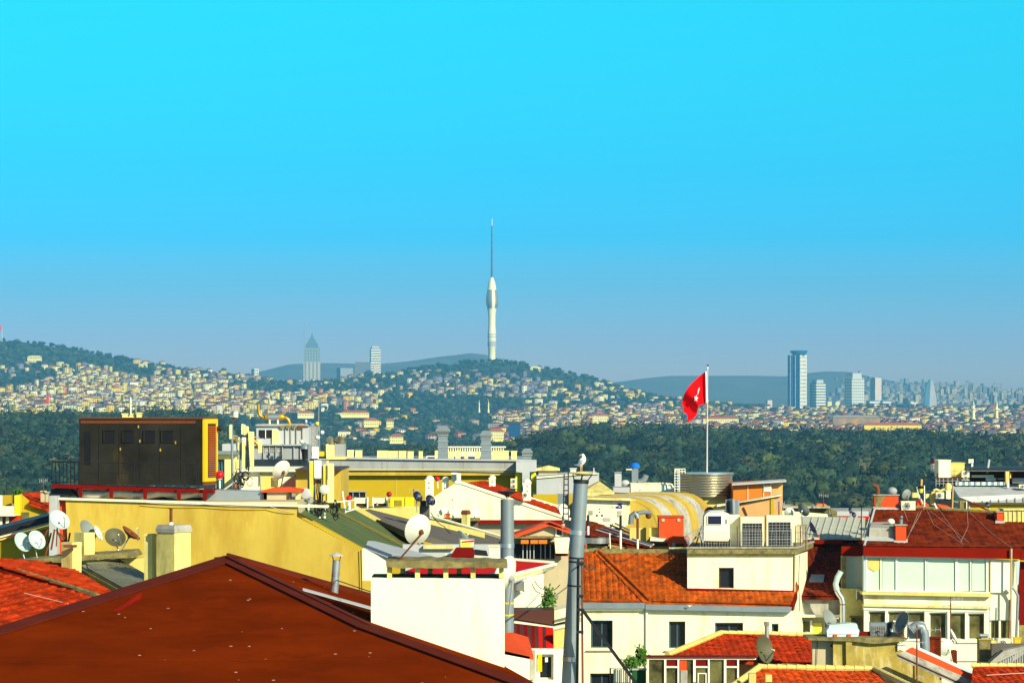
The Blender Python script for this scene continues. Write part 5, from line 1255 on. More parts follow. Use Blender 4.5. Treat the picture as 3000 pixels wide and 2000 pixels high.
part(t, 'window_frame', 'grey', lambda b: [b.pbox(993, 1074, 1438, 1441, Y-.15, .2)] + [b.pbox(x, x+2, 1441, 1456, Y-.1, .07) for x in (995, 1014, 1033, 1052, 1070)])
for x0, x1 in ((1045,1160),(1165,1330)):
    part(t, 'wall_seam', 'paley', lambda b: b.pbox(x1, x1+1.2, 1392, 1500, Y-.02, .03))
# right end grey duct wrap
t2 = thing('wall_duct', 'grey metal duct block wrapping down the right end of the golden block', 'duct', W(1545,1450,Y-1))
part(t2, 'duct_body', 'greyl', lambda b: b.pprism([(1512,1352),(1512,1382),(1530,1384),(1530,1480),(1552,1480),(1552,1382),(1572,1380),(1572,1351)], Y-1.6, 1.1))
part(t2, 'duct_seam', 'grey', lambda b: b.pbox(1529, 1553, 1420, 1422, Y-1.63, .03))
for x in (1512, 1556):
    part(t2, 'yellow_panel', 'byellow', lambda b: b.pbox(x-2 if x < 1520 else x, x+14, 1384, 1440, Y-1.3, .3))
# cream and beige box behind: rooftop cabinets
cab = [(1017,1036,1318),(1041,1060,1319),(1105,1135,1320),(1136,1165,1321),(1168,1190,1321),(1194,1211,1322),(1227,1238,1322),(1274,1285,1320),(1309,1330,1322),(1334,1349,1320),(1361,1371,1323),(1391,1407,1323)]
words = ['first from the left in','second from the left in','third, wide, in','fourth, wide, in','fifth, right of the wide pair in','sixth in','narrow seventh in','eighth, beside the tall vent in','ninth, right of the tall vent in','tenth, notched, in','eleventh, small, in','last on the right in']
for (x0, x1, yt), wd in zip(cab, words):
    ac_unit(f'{"cream rooftop cabinet"} {wd} the row behind the grey parapet', x0, x1, yt, 1345, 158, .6, m='panel', group='cream rooftop cabinets behind the grey parapet', name='rooftop_cabinet', grille='plain')
t = thing('service_deck', 'dark teal raised deck under the row of cream cabinets', 'deck', W(1200,1352,159))
part(t, 'deck', 'grey', lambda b: b.pbox(1010, 1420, 1339, 1354, 158.9, 3)); part(t, 'rail', 'frame', lambda b: bars(b, [(W(1250,1336,157.6), W(1305,1336,157.6)), (W(1250,1336,157.6), W(1250,1352,157.6)), (W(1276,1336,157.6), W(1276,1352,157.6)), (W(1305,1336,157.6), W(1305,1352,157.6))], .03))
t = box_thing('rooftop_container', 'large cream container on the roof right of the stepped vent', 'container', 1434, 1490, 1322, 1352, 156, 2.5, 'panel')
part(t, 'scrawl', 'blackm', lambda b: [b.pbox(x, x+2, 1345, 1350, 155.98, .02) for x in (1473, 1477, 1482)])
box_thing('rooftop_container', 'small cream box beside the large cream container', 'container', 1498, 1514, 1322, 1350, 157, 1.5, 'panel')
def hood(label, x0, x1, yt, yb, Y, hx0, hx1, hy0, hy1, steps=3):
    t = thing('ventilation_duct', label, 'duct', W((x0+x1)/2, yb, Y)); k = Y/F; cx = PX((x0+x1)/2, Y); d = (x1-x0)*k
    for i in range(steps):
        a = yt + (yb-yt)*i/steps; b_ = yt + (yb-yt)*(i+1)/steps; g = i*.01
        part(t, 'duct_section', 'pipe', lambda b: b.box(PX(x0,Y)-g, PX(x1,Y)+g, Y-g, Y+d+g, PZ(b_,Y), PZ(a,Y)-.012))
        part(t, 'flange', 'grey', lambda b: b.box(PX(x0,Y)-.05, PX(x1,Y)+.05, Y-.05, Y+d+.05, PZ(a,Y)-.012, PZ(a,Y)+.02))
    def fr(b):
        r0 = (x1-x0)/2*k; r1 = (hx1-hx0)/2*k; c = Vector((cx, Y+d/2, 0)); zs = [(r0*.95, hy1), (r1, hy0+(hy1-hy0)*.55), (r1, hy0+(hy1-hy0)*.45), (r1*.55, hy0)]
        b.lathe(c, [(r*1.414, PZ(y,Y)) for r, y in zs], 4)
        b.v = [tuple(c + Matrix.Rotation(R(45), 3, 'Z') @ (Vector(p)-c)) for p in b.v]
    part(t, 'hood', 'pipe', fr)
    return t
hood('tall stepped grey vent with an angular hood behind the parapet', 1284, 1311, 1275, 1346, 154.5, 1277, 1320, 1247, 1275, 4)
hood('second grey vent with a square hood left of the large cream container', 1410, 1438, 1285, 1352, 153, 1406, 1442, 1261, 1286, 4)
hood('short grey vent with a pyramid cap at the right end of the parapet', 1532, 1557, 1333, 1352, 152.5, 1528, 1561, 1313, 1335, 1)
t = thing('balustrade', 'pale balustrade terrace behind the two grey vents', 'balustrade', W(1395,1330,175)); Y = 175
part(t, 'handrail', 'cream', lambda b: b.pbox(1310, 1482, 1307, 1311, Y, .3)); part(t, 'base_wall', 'cream', lambda b: b.pbox(1310, 1482, 1322, 1345, Y, .3))
part(t, 'balusters', 'cream', lambda b: [b.pbox(x, x+3, 1311, 1322, Y+.05, .15) for x in range(1312, 1480, 7)])

# curved vents and plant house
def curved_vent(label, x0, x1, ym, yb, Y, body, ytop):
    t = thing('roof_vent', label, 'vent', W((x0+x1)/2, yb, Y)); k = Y/F
    part(t, 'body', body, lambda b: b.pbox(x0, x1, ym, yb, Y, 1.2))
    pts = [(x1-2, ym)] + [((x0+x1)/2-2 + math.cos(a)*(x1-x0)*.48, ym - math.sin(a)*(ym-ytop)) for a in np.linspace(.15, 2.7, 9)] + [(x0+1, ym)]
    part(t, 'curved_top', 'moss', lambda b: b.pprism(pts[::-1], Y+.1, .9))
    part(t, 'slats', 'conc', lambda b: [b.pprism([((x0+x1)/2-2 + math.cos(a)*(x1-x0)*.50, ym-math.sin(a)*(ym-ytop)*1.04), ((x0+x1)/2-2 + math.cos(a)*(x1-x0)*.1, ym-math.sin(a)*(ym-ytop)*.2), ((x0+x1)/2-2 + math.cos(a+.1)*(x1-x0)*.1, ym-math.sin(a+.1)*(ym-ytop)*.2), ((x0+x1)/2-2 + math.cos(a+.1)*(x1-x0)*.50, ym-math.sin(a+.1)*(ym-ytop)*1.04)], Y+.02, .06) for a in np.linspace(.2, 2.5, 8)])
curved_vent('cream based vent with a curved slatted top', 955, 980, 1302, 1338, 140, 'panel', 1278)
curved_vent('grey based vent with a curved slatted top', 981, 1010, 1300, 1338, 140, 'grey', 1277)
part(thing('low_box','long low cream ledge box under the two curved vents','box',W(985,1372,139)), 'body', 'panel', lambda b: (b.pbox(955, 1012, 1338, 1345, 138.8, 1.6), b.pbox(957, 964, 1345, 1372, 138.9, .5)))
def plant_house():
    Y = 146; t = thing('plant_house', 'grey rooftop plant house with rusty louvres and a dark opening', 'building', W(828,1345,Y))
    part(t, 'upper_body', 'greyl', lambda b: b.pbox(751, 905, 1247, 1303, Y, 5)); part(t, 'top_edge', 'conc', lambda b: b.pbox(749, 907, 1242, 1247.5, Y-.15, 5.3))
    part(t, 'opening', 'black', lambda b: b.pbox(758, 797, 1259, 1283, Y-.02, .015)); part(t, 'opening_mullion', 'frame', lambda b: b.pbox(777, 779, 1259, 1283, Y-.08, .05))
    part(t, 'cream_panel', 'panel', lambda b: b.pbox(797, 817, 1258, 1303, Y-.10, .09))
    for i in range(4): part(t, 'louvre', 'rust' if i == 3 else 'moss', lambda b: b.pbox(821+i*17, 835+i*17+(6 if i == 3 else 0), 1246, 1254, Y-.18, .02))
    for x in (836, 852, 868, 886): part(t, 'rib', 'conc', lambda b: b.pbox(x-1, x+1, 1255, 1303, Y-.08, .075))
    part(t, 'lower_body', 'grey', lambda b: b.pbox(742, 908, 1304, 1345, Y-1.5, 1.4)); part(t, 'lower_top', 'greyl', lambda b: b.pbox(740, 890, 1302, 1305, Y-1.7, 1.7))
    for i in range(3): 
        for j in range(2): part(t, 'window', 'conc', lambda b: b.pbox(775+i*18, 789+i*18, 1308+j*9, 1315+j*9, Y-1.53, .02))
    for x in (772, 790, 808, 827, 861, 880): part(t, 'frame_post', 'greyl', lambda b: b.pbox(x-1, x+1, 1305, 1342, Y-1.6, .09))
    part(t, 'side_body', 'grey', lambda b: b.pbox(905, 922, 1250, 1345, Y+1, 4))
plant_house()
def silencer(label, x0, x1, yc, r, Y, left, right, m='steelb'):
    t = thing('exhaust_silencer', label, 'exhaust', W((x0+x1)/2, yc+r*2, Y)); k = Y/F
    part(t, 'drum', m, lambda b: b.cyl(W(x0,yc,Y), W(x1,yc,Y), r*k, r*k, 20), True)
    part(t, 'end_cap', 'copper', lambda b: b.lathe(W(x0,yc,Y), [(r*.5*k,-12*k),(r*.85*k,-9*k),(r*.9*k,0)], 18, axis='X'), True)
    part(t, 'end_cap', 'copper', lambda b: b.lathe(W(x1,yc,Y), [(r*.95*k,0),(r*.95*k,9*k),(r*.7*k,14*k)], 18, axis='X'), True)
    for p in (left, right):
        if p: part(t, 'exhaust_pipe', 'copper', lambda b: b.tube([W(x,y,Y) for x, y in p], 5*k, 12), True)
    for x in (x0+4, x1-4): part(t, 'support', 'frame', lambda b: b.pbox(x-2, x+2, yc+r*.6, yc+r*2.3, Y-.1, .25))
silencer('silver exhaust drum with copper bends on top of the grey plant house', 786, 818, 1221, 11, 147, [(757,1183),(757,1195),(758,1208),(762,1217),(769,1222),(778,1223)], [(828,1222),(838,1223),(845,1229),(848,1238),(849,1246)])
silencer('pale horizontal exhaust drum amid the white antenna panels', 699, 724, 1287, 8, 112, [(676,1245),(674,1262),(675,1275),(680,1283),(690,1286)], [(732,1287),(745,1290),(755,1300),(760,1315)], m='dishw')
t = thing('ladder_mast', 'lattice ladder mast with blue and yellow balls right of the plant house', 'mast', W(917,1345,142)); Y = 142
part(t, 'lattice', 'grey', lambda b: bars(b, [(W(x,1240,Y), W(x,1335,Y)) for x in (913, 923)] + [(W(913,y,Y), W(923,y,Y)) for y in range(1248,1335,9)] + [(W(913,y,Y), W(923,y+9,Y)) for y in range(1248,1330,18)], .02))
part(t, 'blue_ball', 'blue', lambda b: b.sphere(W(908,1240,Y), 6*Y/F, 14, 8), True); part(t, 'yellow_ball', 'lime', lambda b: b.sphere(W(929,1241,Y), 6.5*Y/F, 14, 8), True)
part(t, 'tall_rod', 'grey', lambda b: b.cyl(W(933,1340,Y), W(934,1170,Y), .03, .015, 5)); part(t, 'white_cap', 'frame', lambda b: b.sphere(W(897,1234,Y), .05, 8, 6, (1,1,1.6)))
t = thing('roof_fan', 'blue grey cone shaped roof fan beside the antenna cluster', 'vent', W(892,1345,138)); Y = 138
part(t, 'cone', 'pipe', lambda b: b.lathe((PX(893,Y),Y,0), [(15*Y/F,PZ(1314,Y)),(13*Y/F,PZ(1307,Y)),(4*Y/F,PZ(1298,Y)),(.5*Y/F,PZ(1296,Y))], 16), True)
part(t, 'throat', 'blackm', lambda b: b.lathe((PX(893,Y),Y,0), [(8*Y/F,PZ(1345,Y)),(9*Y/F,PZ(1326,Y)),(13*Y/F,PZ(1314.5,Y))], 16), True)
part(t, 'round_light', 'dishw', lambda b: b.sphere(W(883,1293,Y), 6*Y/F, 12, 8))
# antenna cluster left
def pole(t, x0, y0, x1, y1, Y, r, m='pipe', name='pole'): part(t, name, m, lambda b: b.cyl(W(x0,y0,Y), W(x1,y1,Y), r, r, 10), True)
def panel(t, x0, x1, y0, y1, Y, m='panel', name='antenna_panel', taper=0, d=.18):
    part(t, name, m, lambda b: (b.pprism([(x0,y0+2),(x0+taper,y1),(x1-taper*0.2,y1),(x1,y0+2)], Y, d)))
    part(t, 'panel_cap', 'frame', lambda b: b.pbox(x0+1, x1-1, y0, y0+1.8, Y+.01, d-.02))
t = thing('antenna_mast', 'group of tall white antenna poles and panels right of the generator', 'antenna mast', W(705,1440,108)); Y = 108
for p in ((681,1425,679,1243),(703,1440,706,1270),(722,1375,724,1255),(728,1380,731,1262),(697,1345,694,1290)): pole(t, p[0],p[1],p[2],p[3], Y+.2, .045 if p[0] in (681,703) else .03)
panel(t, 727, 744, 1264, 1376, Y-.1, taper=6); panel(t, 672, 678, 1243, 1285, Y); panel(t, 707, 713, 1241, 1272, Y); panel(t, 714, 719, 1243, 1274, Y); panel(t, 720, 728, 1248, 1273, Y); panel(t, 709, 718, 1292, 1338, Y); panel(t, 757, 767, 1290, 1326, Y); panel(t, 696, 700, 1295, 1318, Y)
part(t, 'connector', 'grey', lambda b: b.pbox(758, 766, 1327, 1335, Y, .12)); part(t, 'cross_bar', 'grey', lambda b: b.cyl(W(676,1276,Y+.2), W(760,1281,Y+.2), .025, .025, 6))
part(t, 'cross_bar', 'grey', lambda b: b.cyl(W(678,1383,Y+.2), W(740,1384,Y+.2), .025, .025, 6)); part(t, 'stay', 'greyl', lambda b: b.cyl(W(648,1440,Y-.2), W(703,1400,Y+.1), .03, .03, 6))
part(t, 'white_drum', 'dishw', lambda b: b.cyl(W(689,1222,Y), W(690,1204,Y), 9*Y/F, 8.4*Y/F, 16), True); part(t, 'drum_neck', 'rust', lambda b: b.cyl(W(683,1232,Y), W(689,1222,Y), .05, .07, 8))
def loops(mb, x0, x1, y0, y1, Y, n, rr):
    for i in range(n):
        cx, cy = rr.uniform(x0, x1), rr.uniform(y0, y1); rx, ry = rr.uniform(4, 10), rr.uniform(8, 22)
        mb.tube([W(cx+math.cos(a)*rx, cy+math.sin(a)*ry, Y+rr.uniform(-.05,.05)) for a in np.linspace(0.3, 6.0, 14)], rr.uniform(.012,.028), 5)
rr = random.Random(9)
part(t, 'cable_coil', 'cable', lambda b: loops(b, 692, 735, 1388, 1425, Y-.1, 9, rr))
t = thing('rooftop_shed', 'cream shed with a bluish flat top behind the antenna poles', 'shed', W(668,1430,116)); Y = 116
part(t, 'walls', 'panel', lambda b: b.pbox(634, 698, 1330, 1430, Y, 3)); part(t, 'flat_top', 'pipe', lambda b: b.pbox(628, 700, 1321, 1330, Y-.3, 3.6)); part(t, 'vent_panel', 'paley', lambda b: b.pbox(690, 696, 1350, 1375, Y-.02, .015))
part(t, 'upper_box', 'greyl', lambda b: b.pbox(651, 700, 1300, 1320.5, Y+.5, 2)); part(t, 'gutter', 'grey', lambda b: b.pbox(632, 635, 1330, 1430, Y-.05, .04))
# cream roof room with tripod dish
t = wall_house('roof_room', 'low cream roof room behind the oval dish', [(700,1381),(700,1700),(915,1700),(915,1381)], 114, 6, 'cream', cat='building'); Y = 114
part(t, 'roof_slab', 'white', lambda b: b.pbox(695, 900, 1376, 1381, Y-.3, 6.5)); part(t, 'yellow_panel', 'paley', lambda b: b.pbox(764, 812, 1388, 1436, Y-.04, .03)); part(t, 'grille', 'moss', lambda b: b.pbox(796, 815, 1398, 1424, Y-.08, .03))
part(t, 'downpipe', 'grey', lambda b: b.pbox(761.5, 764, 1384, 1420, Y-.1, .06))
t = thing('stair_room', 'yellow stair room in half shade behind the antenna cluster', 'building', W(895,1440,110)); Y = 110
part(t, 'walls', 'yellow', lambda b: b.pprism([(866,1378),(866,1470),(1000,1470),(1000,1378)], Y, 5)); part(t, 'dark_eave', 'framed', lambda b: b.pbox(864, 998, 1374, 1378.5, Y-.5, 6)); part(t, 'painted_shadow_wedge', 'framed', lambda b: b.slab([W(830,1420,Y-.2), W(866,1390,Y-.2), W(866,1425,Y-.2), W(836,1428,Y-.2)], (0,.1,0)))  # last sheet is a painted shadow: dark brown wedge in place of shade
dish('oval pale dish on a rusty tripod above the ochre wall', 828, 1379, 42, 60, 104, (822,1432), m='dishw', turn=-1, back=True, arm='rust', roll=12)
t = thing('chimney_block', 'broad beige chimney block with an orange tiled cap under the oval dish', 'chimney', W(812,1475,102.5)); Y = 102.5
part(t, 'stack', 'beige', lambda b: b.pbox(772, 848, 1440, 1478, Y, 1.1)); part(t, 'tiled_cap', 'orangebr', lambda b: b.pprism([(764,1438),(766,1442),(882,1441),(884,1435),(840,1428),(800,1429)], Y-.15, 1.4)); part(t, 'post', 'framed', lambda b: (b.pbox(768,771,1442,1470,Y-.1,.08), b.pbox(845,848,1442,1475,Y-.1,.08)))
part(t, 'side_box', 'panel', lambda b: b.pbox(866, 878, 1434, 1462, Y+.2, .6))
# near antenna cluster
t = thing('cell_antenna', 'cluster of tall yellow and white cell antenna panels standing on the green roof', 'antenna mast', W(940,1515,104)); Y = 104
for x, y0, y1 in ((904,1530,1300),(921,1512,1345),(936,1512,1440),(951,1512,1440)):
    pole(t, x, y0, x, y1, Y+.1, .035, 'pipe'); 
    for y in range(1475, y0, 12): part(t, 'pole_band', 'frame', lambda b: b.cyl(W(x,y,Y+.1), W(x,y+6,Y+.1), .04, .04, 8))
panel(t, 914, 933, 1308, 1342, Y, 'frame', 'radio_unit', d=.25); panel(t, 906, 918, 1350, 1454, Y-.1, 'panely', taper=1); panel(t, 920, 941, 1348, 1400, Y-.1, 'frame', 'radio_unit', taper=1, d=.2); panel(t, 947, 957, 1360, 1466, Y, 'panely', taper=1); panel(t, 960, 978, 1357, 1472, Y-.1, 'panel', taper=0); panel(t, 921,938,1402,1416,Y,'framed','radio_unit'); panel(t, 956, 963, 1300, 1345, Y+.3, 'panel')
part(t, 'orange_box', 'genyel', lambda b: b.pbox(934, 957, 1322, 1336, Y+.4, .3)); part(t, 'painted_shadow_box', 'blackm', lambda b: b.pbox(934, 958, 1336, 1343, Y+.35, .35))  # black box below the orange one is its shadow as a solid
part(t, 'cross_bar', 'grey', lambda b: b.cyl(W(898,1345,Y+.15), W(960,1345,Y+.15), .03, .03, 6)); part(t, 'cross_bar', 'grey', lambda b: b.cyl(W(885,1472,Y+.15), W(985,1474,Y+.15), .03, .03, 6))
part(t, 'blue_pole', 'pipe', lambda b: b.cyl(W(935,1262,Y+.5), W(936,1345,Y+.5), .025, .025, 6)); part(t, 'white_bulb', 'frame', lambda b: b.sphere(W(944,1266,Y+.5), 6*Y/F, 12, 8), True); part(t, 'white_bulb', 'dishw', lambda b: b.sphere(W(930,1281,Y+.5), 6.5*Y/F, 12, 8, (1.2,1,1)), True)
part(t, 'round_reflector', 'dishw', lambda b: b.lathe(W(950,1433,Y-.25), [(.01,-.06),(10*Y/F,-.055),(14*Y/F,-.02),(14*Y/F,.06)], 24, axis='Y'), True)
part(t, 'drum_antenna', 'greyl', lambda b: b.lathe(W(895,1446,Y-.1), [(.01,-.16),(13*Y/F,-.15),(17*Y/F,-.10),(17*Y/F,.18)], 24, axis='Y'), True)
rr = random.Random(4); part(t, 'cable_coil', 'cable', lambda b: loops(b, 925, 990, 1482, 1502, Y-.05, 11, rr)); part(t, 'cable_bundle', 'cable', lambda b: [b.tube([W(930+i*5,1405,Y), W(928+i*6,1440,Y-.05), W(932+i*4,1470,Y), W(935+i*9,1500,Y)], .022, 6) for i in range(4)])
t = thing('tv_antenna', 'white angled aerial frame at the top of the green roof', 'antenna', W(1015,1505,108)); Y = 108
part(t, 'mast', 'frame', lambda b: b.cyl(W(1003,1438,Y), W(1012,1502,Y), .03, .03, 6)); part(t, 'boom', 'frame', lambda b: bars(b, [(W(975,1472,Y), W(1040,1464,Y)), (W(1012,1499,Y), W(1050,1488,Y))], .025)); part(t, 'teal_stem', 'teal', lambda b: b.cyl(W(1022,1470,Y), W(1022,1492,Y), .06, .07, 8))
# cream house with dark grey roofs
Y = 121
t = wall_house('grey_roof_house', 'cream house with long dark grey felt roofs sloping right behind the green roof', [(1030,1489),(1030,1500),(1180,1562),(1310,1606),(1310,1640),(1420,1640),(1420,1560),(1240,1518),(1235,1486)], Y, .4, 'paley')
PD = Plane((1055,1497,118),(1465,1600,118),(1470,1575,124))
part(t, 'felt_roof', 'slate', lambda b: b.slab([PD.at(*p) for p in [(1050,1498),(1190,1556),(1345,1594),(1410,1604),(1468,1600),(1468,1577),(1260,1517),(1085,1489)]], (0,0,-.2)))
part(t, 'verge_board', 'cream', lambda b: b.slab([W(1034,1492,117.6), W(1050,1496,117.6), W(1192,1556,117.6), W(1322,1596,117.6), W(1312,1602,117.6), W(1180,1562,117.6)], (0,.2,0)))
part(t, 'far_verge', 'cream', lambda b: b.cyl(PD.at(1262,1515,.05), PD.at(1468,1575,.05), .06, .06, 6))
part(t, 'graffiti_mark', 'blackm', lambda b: [b.slab([W(1164+i*6,1553+i,117.4), W(1167+i*6,1553+i,117.4), W(1166+i*6,1561,117.4), W(1163+i*6,1560,117.4)], (0,.03,0)) for i in range(4)])
t = thing('duct_chimney', 'grey brown square duct carrying two shade-painted navy dishes', 'chimney', W(1243,1520,117)); Y = 117
part(t, 'duct', 'slate', lambda b: b.pbox(1229, 1258, 1483, 1530, Y, .5)); part(t, 'duct_top', 'pipe', lambda b: (b.pbox(1249, 1258, 1466, 1482.5, Y-.02, .4),)); part(t, 'dark_box', 'blackm', lambda b: b.pbox(1231, 1248, 1466, 1482.5, Y, .4))
dish('left one of two shade-painted navy dishes above the square duct', 1222, 1455, 23, 32, 116.6, (1222,1500), m='dishd', turn=1, arm='steel', roll=-10)
dish('right one of two shade-painted navy dishes above the square duct', 1259, 1466, 24, 34, 116.6, (1258,1490), m='dishd', turn=1, arm='steel', roll=-12)
t = thing('roof_cabinets', 'low cream cabinets with brown openings in front of the golden wall', 'cabinet', W(1090,1490,128)); Y = 128
for a, b_ in ((1040,1078),(1092,1135)):
    part(t, 'cabinet_body', 'cream', lambda b: b.pbox(a, b_, 1458, 1474, Y, .6)); part(t, 'brown_opening', 'framed', lambda b: b.pbox(a, b_, 1474.5, 1483, Y+.1, .5)); part(t, 'posts', 'frame', lambda b: (b.pbox(a-1,a+3,1456,1488,Y-.1,.09), b.pbox(b_-3,b_+1,1456,1488,Y-.1,.09)))
part(t, 'low_wall', 'cream', lambda b: b.pbox(1040, 1232, 1484, 1530, Y+.6, .4))
t = thing('generator', 'small bright yellow louvred generator box by the golden wall', 'generator', W(1165,1486,127)); Y = 127
part(t, 'casing', 'byellow', lambda b: b.pbox(1144, 1184, 1456, 1485, Y, 1)); part(t, 'louvre', 'yellow', lambda b: [b.pbox(1156, 1178, 1464+i*3, 1465.5+i*3, Y-.04, .035) for i in range(6)]); part(t, 'side_box', 'byellow', lambda b: b.pbox(1188, 1212, 1456, 1484, Y+.2, .8))
# big cream gable
Y = 132
t = wall_house('gable_house', 'large pale cream gable with white domed chimneys and a red roof strip behind', [(1232,1480),(1232,1524),(1645,1524),(1672,1521),(1640,1512),(1352,1415),(1336,1413)], Y, .5, 'cream')
part(t, 'fascia', 'redf', lambda b: b.pbox(1395, 1652, 1523, 1533, Y-.3, .5)); part(t, 'lower_wall', 'beige', lambda b: b.pbox(1270, 1655, 1533, 1680, Y+.1, .4))
PC = Plane((1357,1418,132.5),(1640,1512,132.5),(1625,1484,137))
mbs = sheet(PC, [PC.at(1352,1418), PC.at(1640,1514), PC.at(1628,1482), PC.at(1420,1409)], PC.at(1640,1514)-PC.at(1352,1418), tw=.3, amp=.03, course=.5); mbs.build('red_roof', M_['tiler'], t)
part(t, 'verge', 'cream', lambda b: b.cyl(W(1552,1462,137), W(1632,1486,137), .12, .12, 6)); part(t, 'gable_coping', 'white', lambda b: b.tube([W(1334,1412,Y), W(1352,1414,Y), W(1645,1513,Y), W(1672,1521,Y)], .07, 6))
part(t, 'sign_post', 'frame', lambda b: (b.pbox(1338, 1350, 1386, 1420, Y+.2, .3), b.pbox(1322, 1340, 1384, 1389, Y+.25, .3), b.pbox(1323,1337,1389,1410,Y+.6,.2)))
for (x0, x1, yt, yb), wd in zip(((1243,1271,1394,1470),(1292,1315,1395,1440),(1431,1453,1390,1425),(1531,1558,1404,1468)), ('tallest, at the left end of the pale gable','beside the magenta ball','above the red roof strip','lowest on the red roof strip')):
    c = PX((x0+x1)/2, Y); w_ = (x1-x0)*Y/F; tt = thing('domed_chimney', f'white turret chimney with a domed cap, {wd}', 'chimney', (c, Y+1, PZ(yb,Y)), 'white domed turret chimneys')
    part(tt, 'stack', 'white', lambda b: b.box(c-w_*.42, c+w_*.42, Y+.8, Y+.8+w_*.84, PZ(yb,Y), PZ(yt+14,Y))); part(tt, 'collar', 'cream', lambda b: b.box(c-w_*.5, c+w_*.5, Y+.8-w_*.08, Y+.8+w_*.92, PZ(yt+14,Y)+.002, PZ(yt+11,Y)))
    part(tt, 'dome', 'frame', lambda b: b.lathe((c, Y+.8+w_*.42, 0), [(w_*.46*math.cos(a), PZ(yt+11,Y)+.003 + w_*.40*math.sin(a)) for a in np.linspace(0, 1.45, 7)], 14), True)
    for dz in (20, 34): part(tt, 'vent_hole', 'black', lambda b: b.pbox((x0+x1)/2-1.5, (x0+x1)/2+1.5, yt+dz-2, yt+dz+2, Y+.78, .015))
ac_unit('small air conditioner right of the white turret on the red strip', 1496, 1513, 1402, 1432, 134, .3, fans=2, side_panel=False)
ac_unit('air conditioner at the foot of the lowest white turret', 1530, 1550, 1441, 1459, 131.5, .3)
for i, (x, y, w_, h_, wd) in enumerate(((1284,1500,15,26,'first from the left'),(1303,1497,19,24,'second, roundest'),(1329,1502,18,32,'third, below a thin rod'),(1390,1502,19,27,'fourth, right of the yellow chimney'))):
    dish(f'small grey dish, {wd}, on the ledge below the pale gable', x, y, w_, h_, 127, (x+2, 1520), m='dishw', turn=1, group='small dishes on the ledge below the pale gable', roll=-10)
part(thing('antenna_rod','thin rod with a tiny ball on the ledge below the pale gable','antenna',W(1326,1520,127)), 'rod', 'acw', lambda b: (b.cyl(W(1326,1520,127), W(1326,1464,127), .018, .012, 5), b.sphere(W(1327,1462,127), .06, 8, 6)))
part(thing('red_can','small red box between two small dishes','box',W(1310,1516,127)), 'body', 'orangebr', lambda b: (b.pbox(1306, 1318, 1505, 1516, 126.9, .2), b.pbox(1305,1319,1503.5,1505.3,126.85,.3)))
t = thing('wall_ledge', 'mossy ledge shelf below the pale gable', 'ledge', W(1335,1530,127)); part(t, 'ledge', 'moss', lambda b: b.pbox(1270, 1406, 1519, 1525, 126.6, 1.2)); part(t, 'ledge_wall', 'slate', lambda b: b.pbox(1275, 1400, 1525.5, 1560, 127.2, .3))
chimney('yellow chimney with a rusty jagged top on the ledge', 1352, 1369, 1377, 1494, 1556, 126, m='mossy', cap='rust', caph=12, capw=1.5)
# small gable house right of the flue
Y = 118
t = wall_house('small_gable_house', 'small beige gable house with thin red verges between the two flues', [(1500,1568),(1500,1690),(1665,1690),(1665,1553),(1612,1533),(1590,1534)], Y, .4, 'beige')
part(t, 'verge', 'orangebr', lambda b: b.slab([W(1490,1572,Y-.3), W(1595,1533,Y-.3), W(1610,1530,Y-.3), W(1675,1556,Y-.3), W(1675,1550,Y+3), W(1610,1524,Y+3), W(1595,1526,Y+3), W(1490,1563,Y+3)], (0,0,-.12)))
window(t, 1627, 1650, 1544, 1570, Y, 'frame', 'glass', 0, False)
part(t, 'white_box', 'cream', lambda b: b.pprism([(1624,1576),(1628,1620),(1664,1620),(1669,1576)], Y-1.5, 1.2)); part(t, 'red_base', 'redst', lambda b: b.pbox(1628,1664,1620.5,1628,Y-1.3,1))
for a, b_ in ((1526,1549),(1554,1576),(1578,1603)): part(t, 'orange_awning', 'orange', lambda b: b.pbox(a, b_, 1581, 1592, Y-1.0, .5))
part(t, 'dark_arcade', 'black', lambda b: b.pbox(1500, 1625, 1593, 1636, Y-.3, .2))
for x in (1531, 1543, 1552, 1563, 1583, 1596, 1611): part(t, 'arcade_post', 'greyl', lambda b: b.pbox(x, x+2.5, 1594, 1636, Y-.6, .1))
part(t, 'upper_ledge', 'moss', lambda b: b.pbox(1500, 1628, 1572, 1576, Y-.8, .8))
rr = random.Random(2)
part(t, 'ledge_clutter', 'orangebr', lambda b: [b.pbox(x, x+rr.uniform(3,8), 1572-rr.uniform(1,4), 1572, Y-.7, .2) for x in range(1540, 1620, 12)])
# sign with coloured picture, half dish, tarp
t = thing('roof_sign', 'small framed sign with red and yellow bands above the dark red cover', 'sign', W(1368,1608,98)); Y = 98
part(t, 'frame', 'pipe', lambda b: b.pbox(1345, 1390, 1576, 1604, Y, .1)); part(t, 'board', 'panel', lambda b: b.pbox(1349, 1388, 1580, 1602, Y-.02, .015)); part(t, 'red_band', 'redp', lambda b: b.pprism([(1353,1585),(1353,1589),(1388,1586),(1388,1581)], Y-.03, .008)); part(t, 'yellow_band', 'byellow', lambda b: b.pbox(1353, 1378, 1590, 1597, Y-.03, .008))
dish('half hidden edge-on cream dish above the framed sign', 1353, 1575, 20, 46, 99, (1358,1605), m='dishw', turn=1, back=True, roll=-22)
t = thing('dark_red_cover', 'dark red fabric cover below the framed sign', 'cover', W(1355,1630,95)); Y = 95
part(t, 'cover', 'redst', lambda b: b.add([W(*p) for p in ((1318,1630,95),(1390,1630,95),(1388,1606,95),(1335,1604,95),(1318,1630,97),(1390,1630,97),(1385,1604,96.5),(1340,1602,96.5))], [(0,1,2,3),(4,7,6,5),(0,3,7,4),(1,5,6,2),(3,2,6,7)]))
box_thing('roof_box', 'cream box beside the straight flue', 'box', 1434, 1463, 1600, 1634, 92, .6, 'cream')
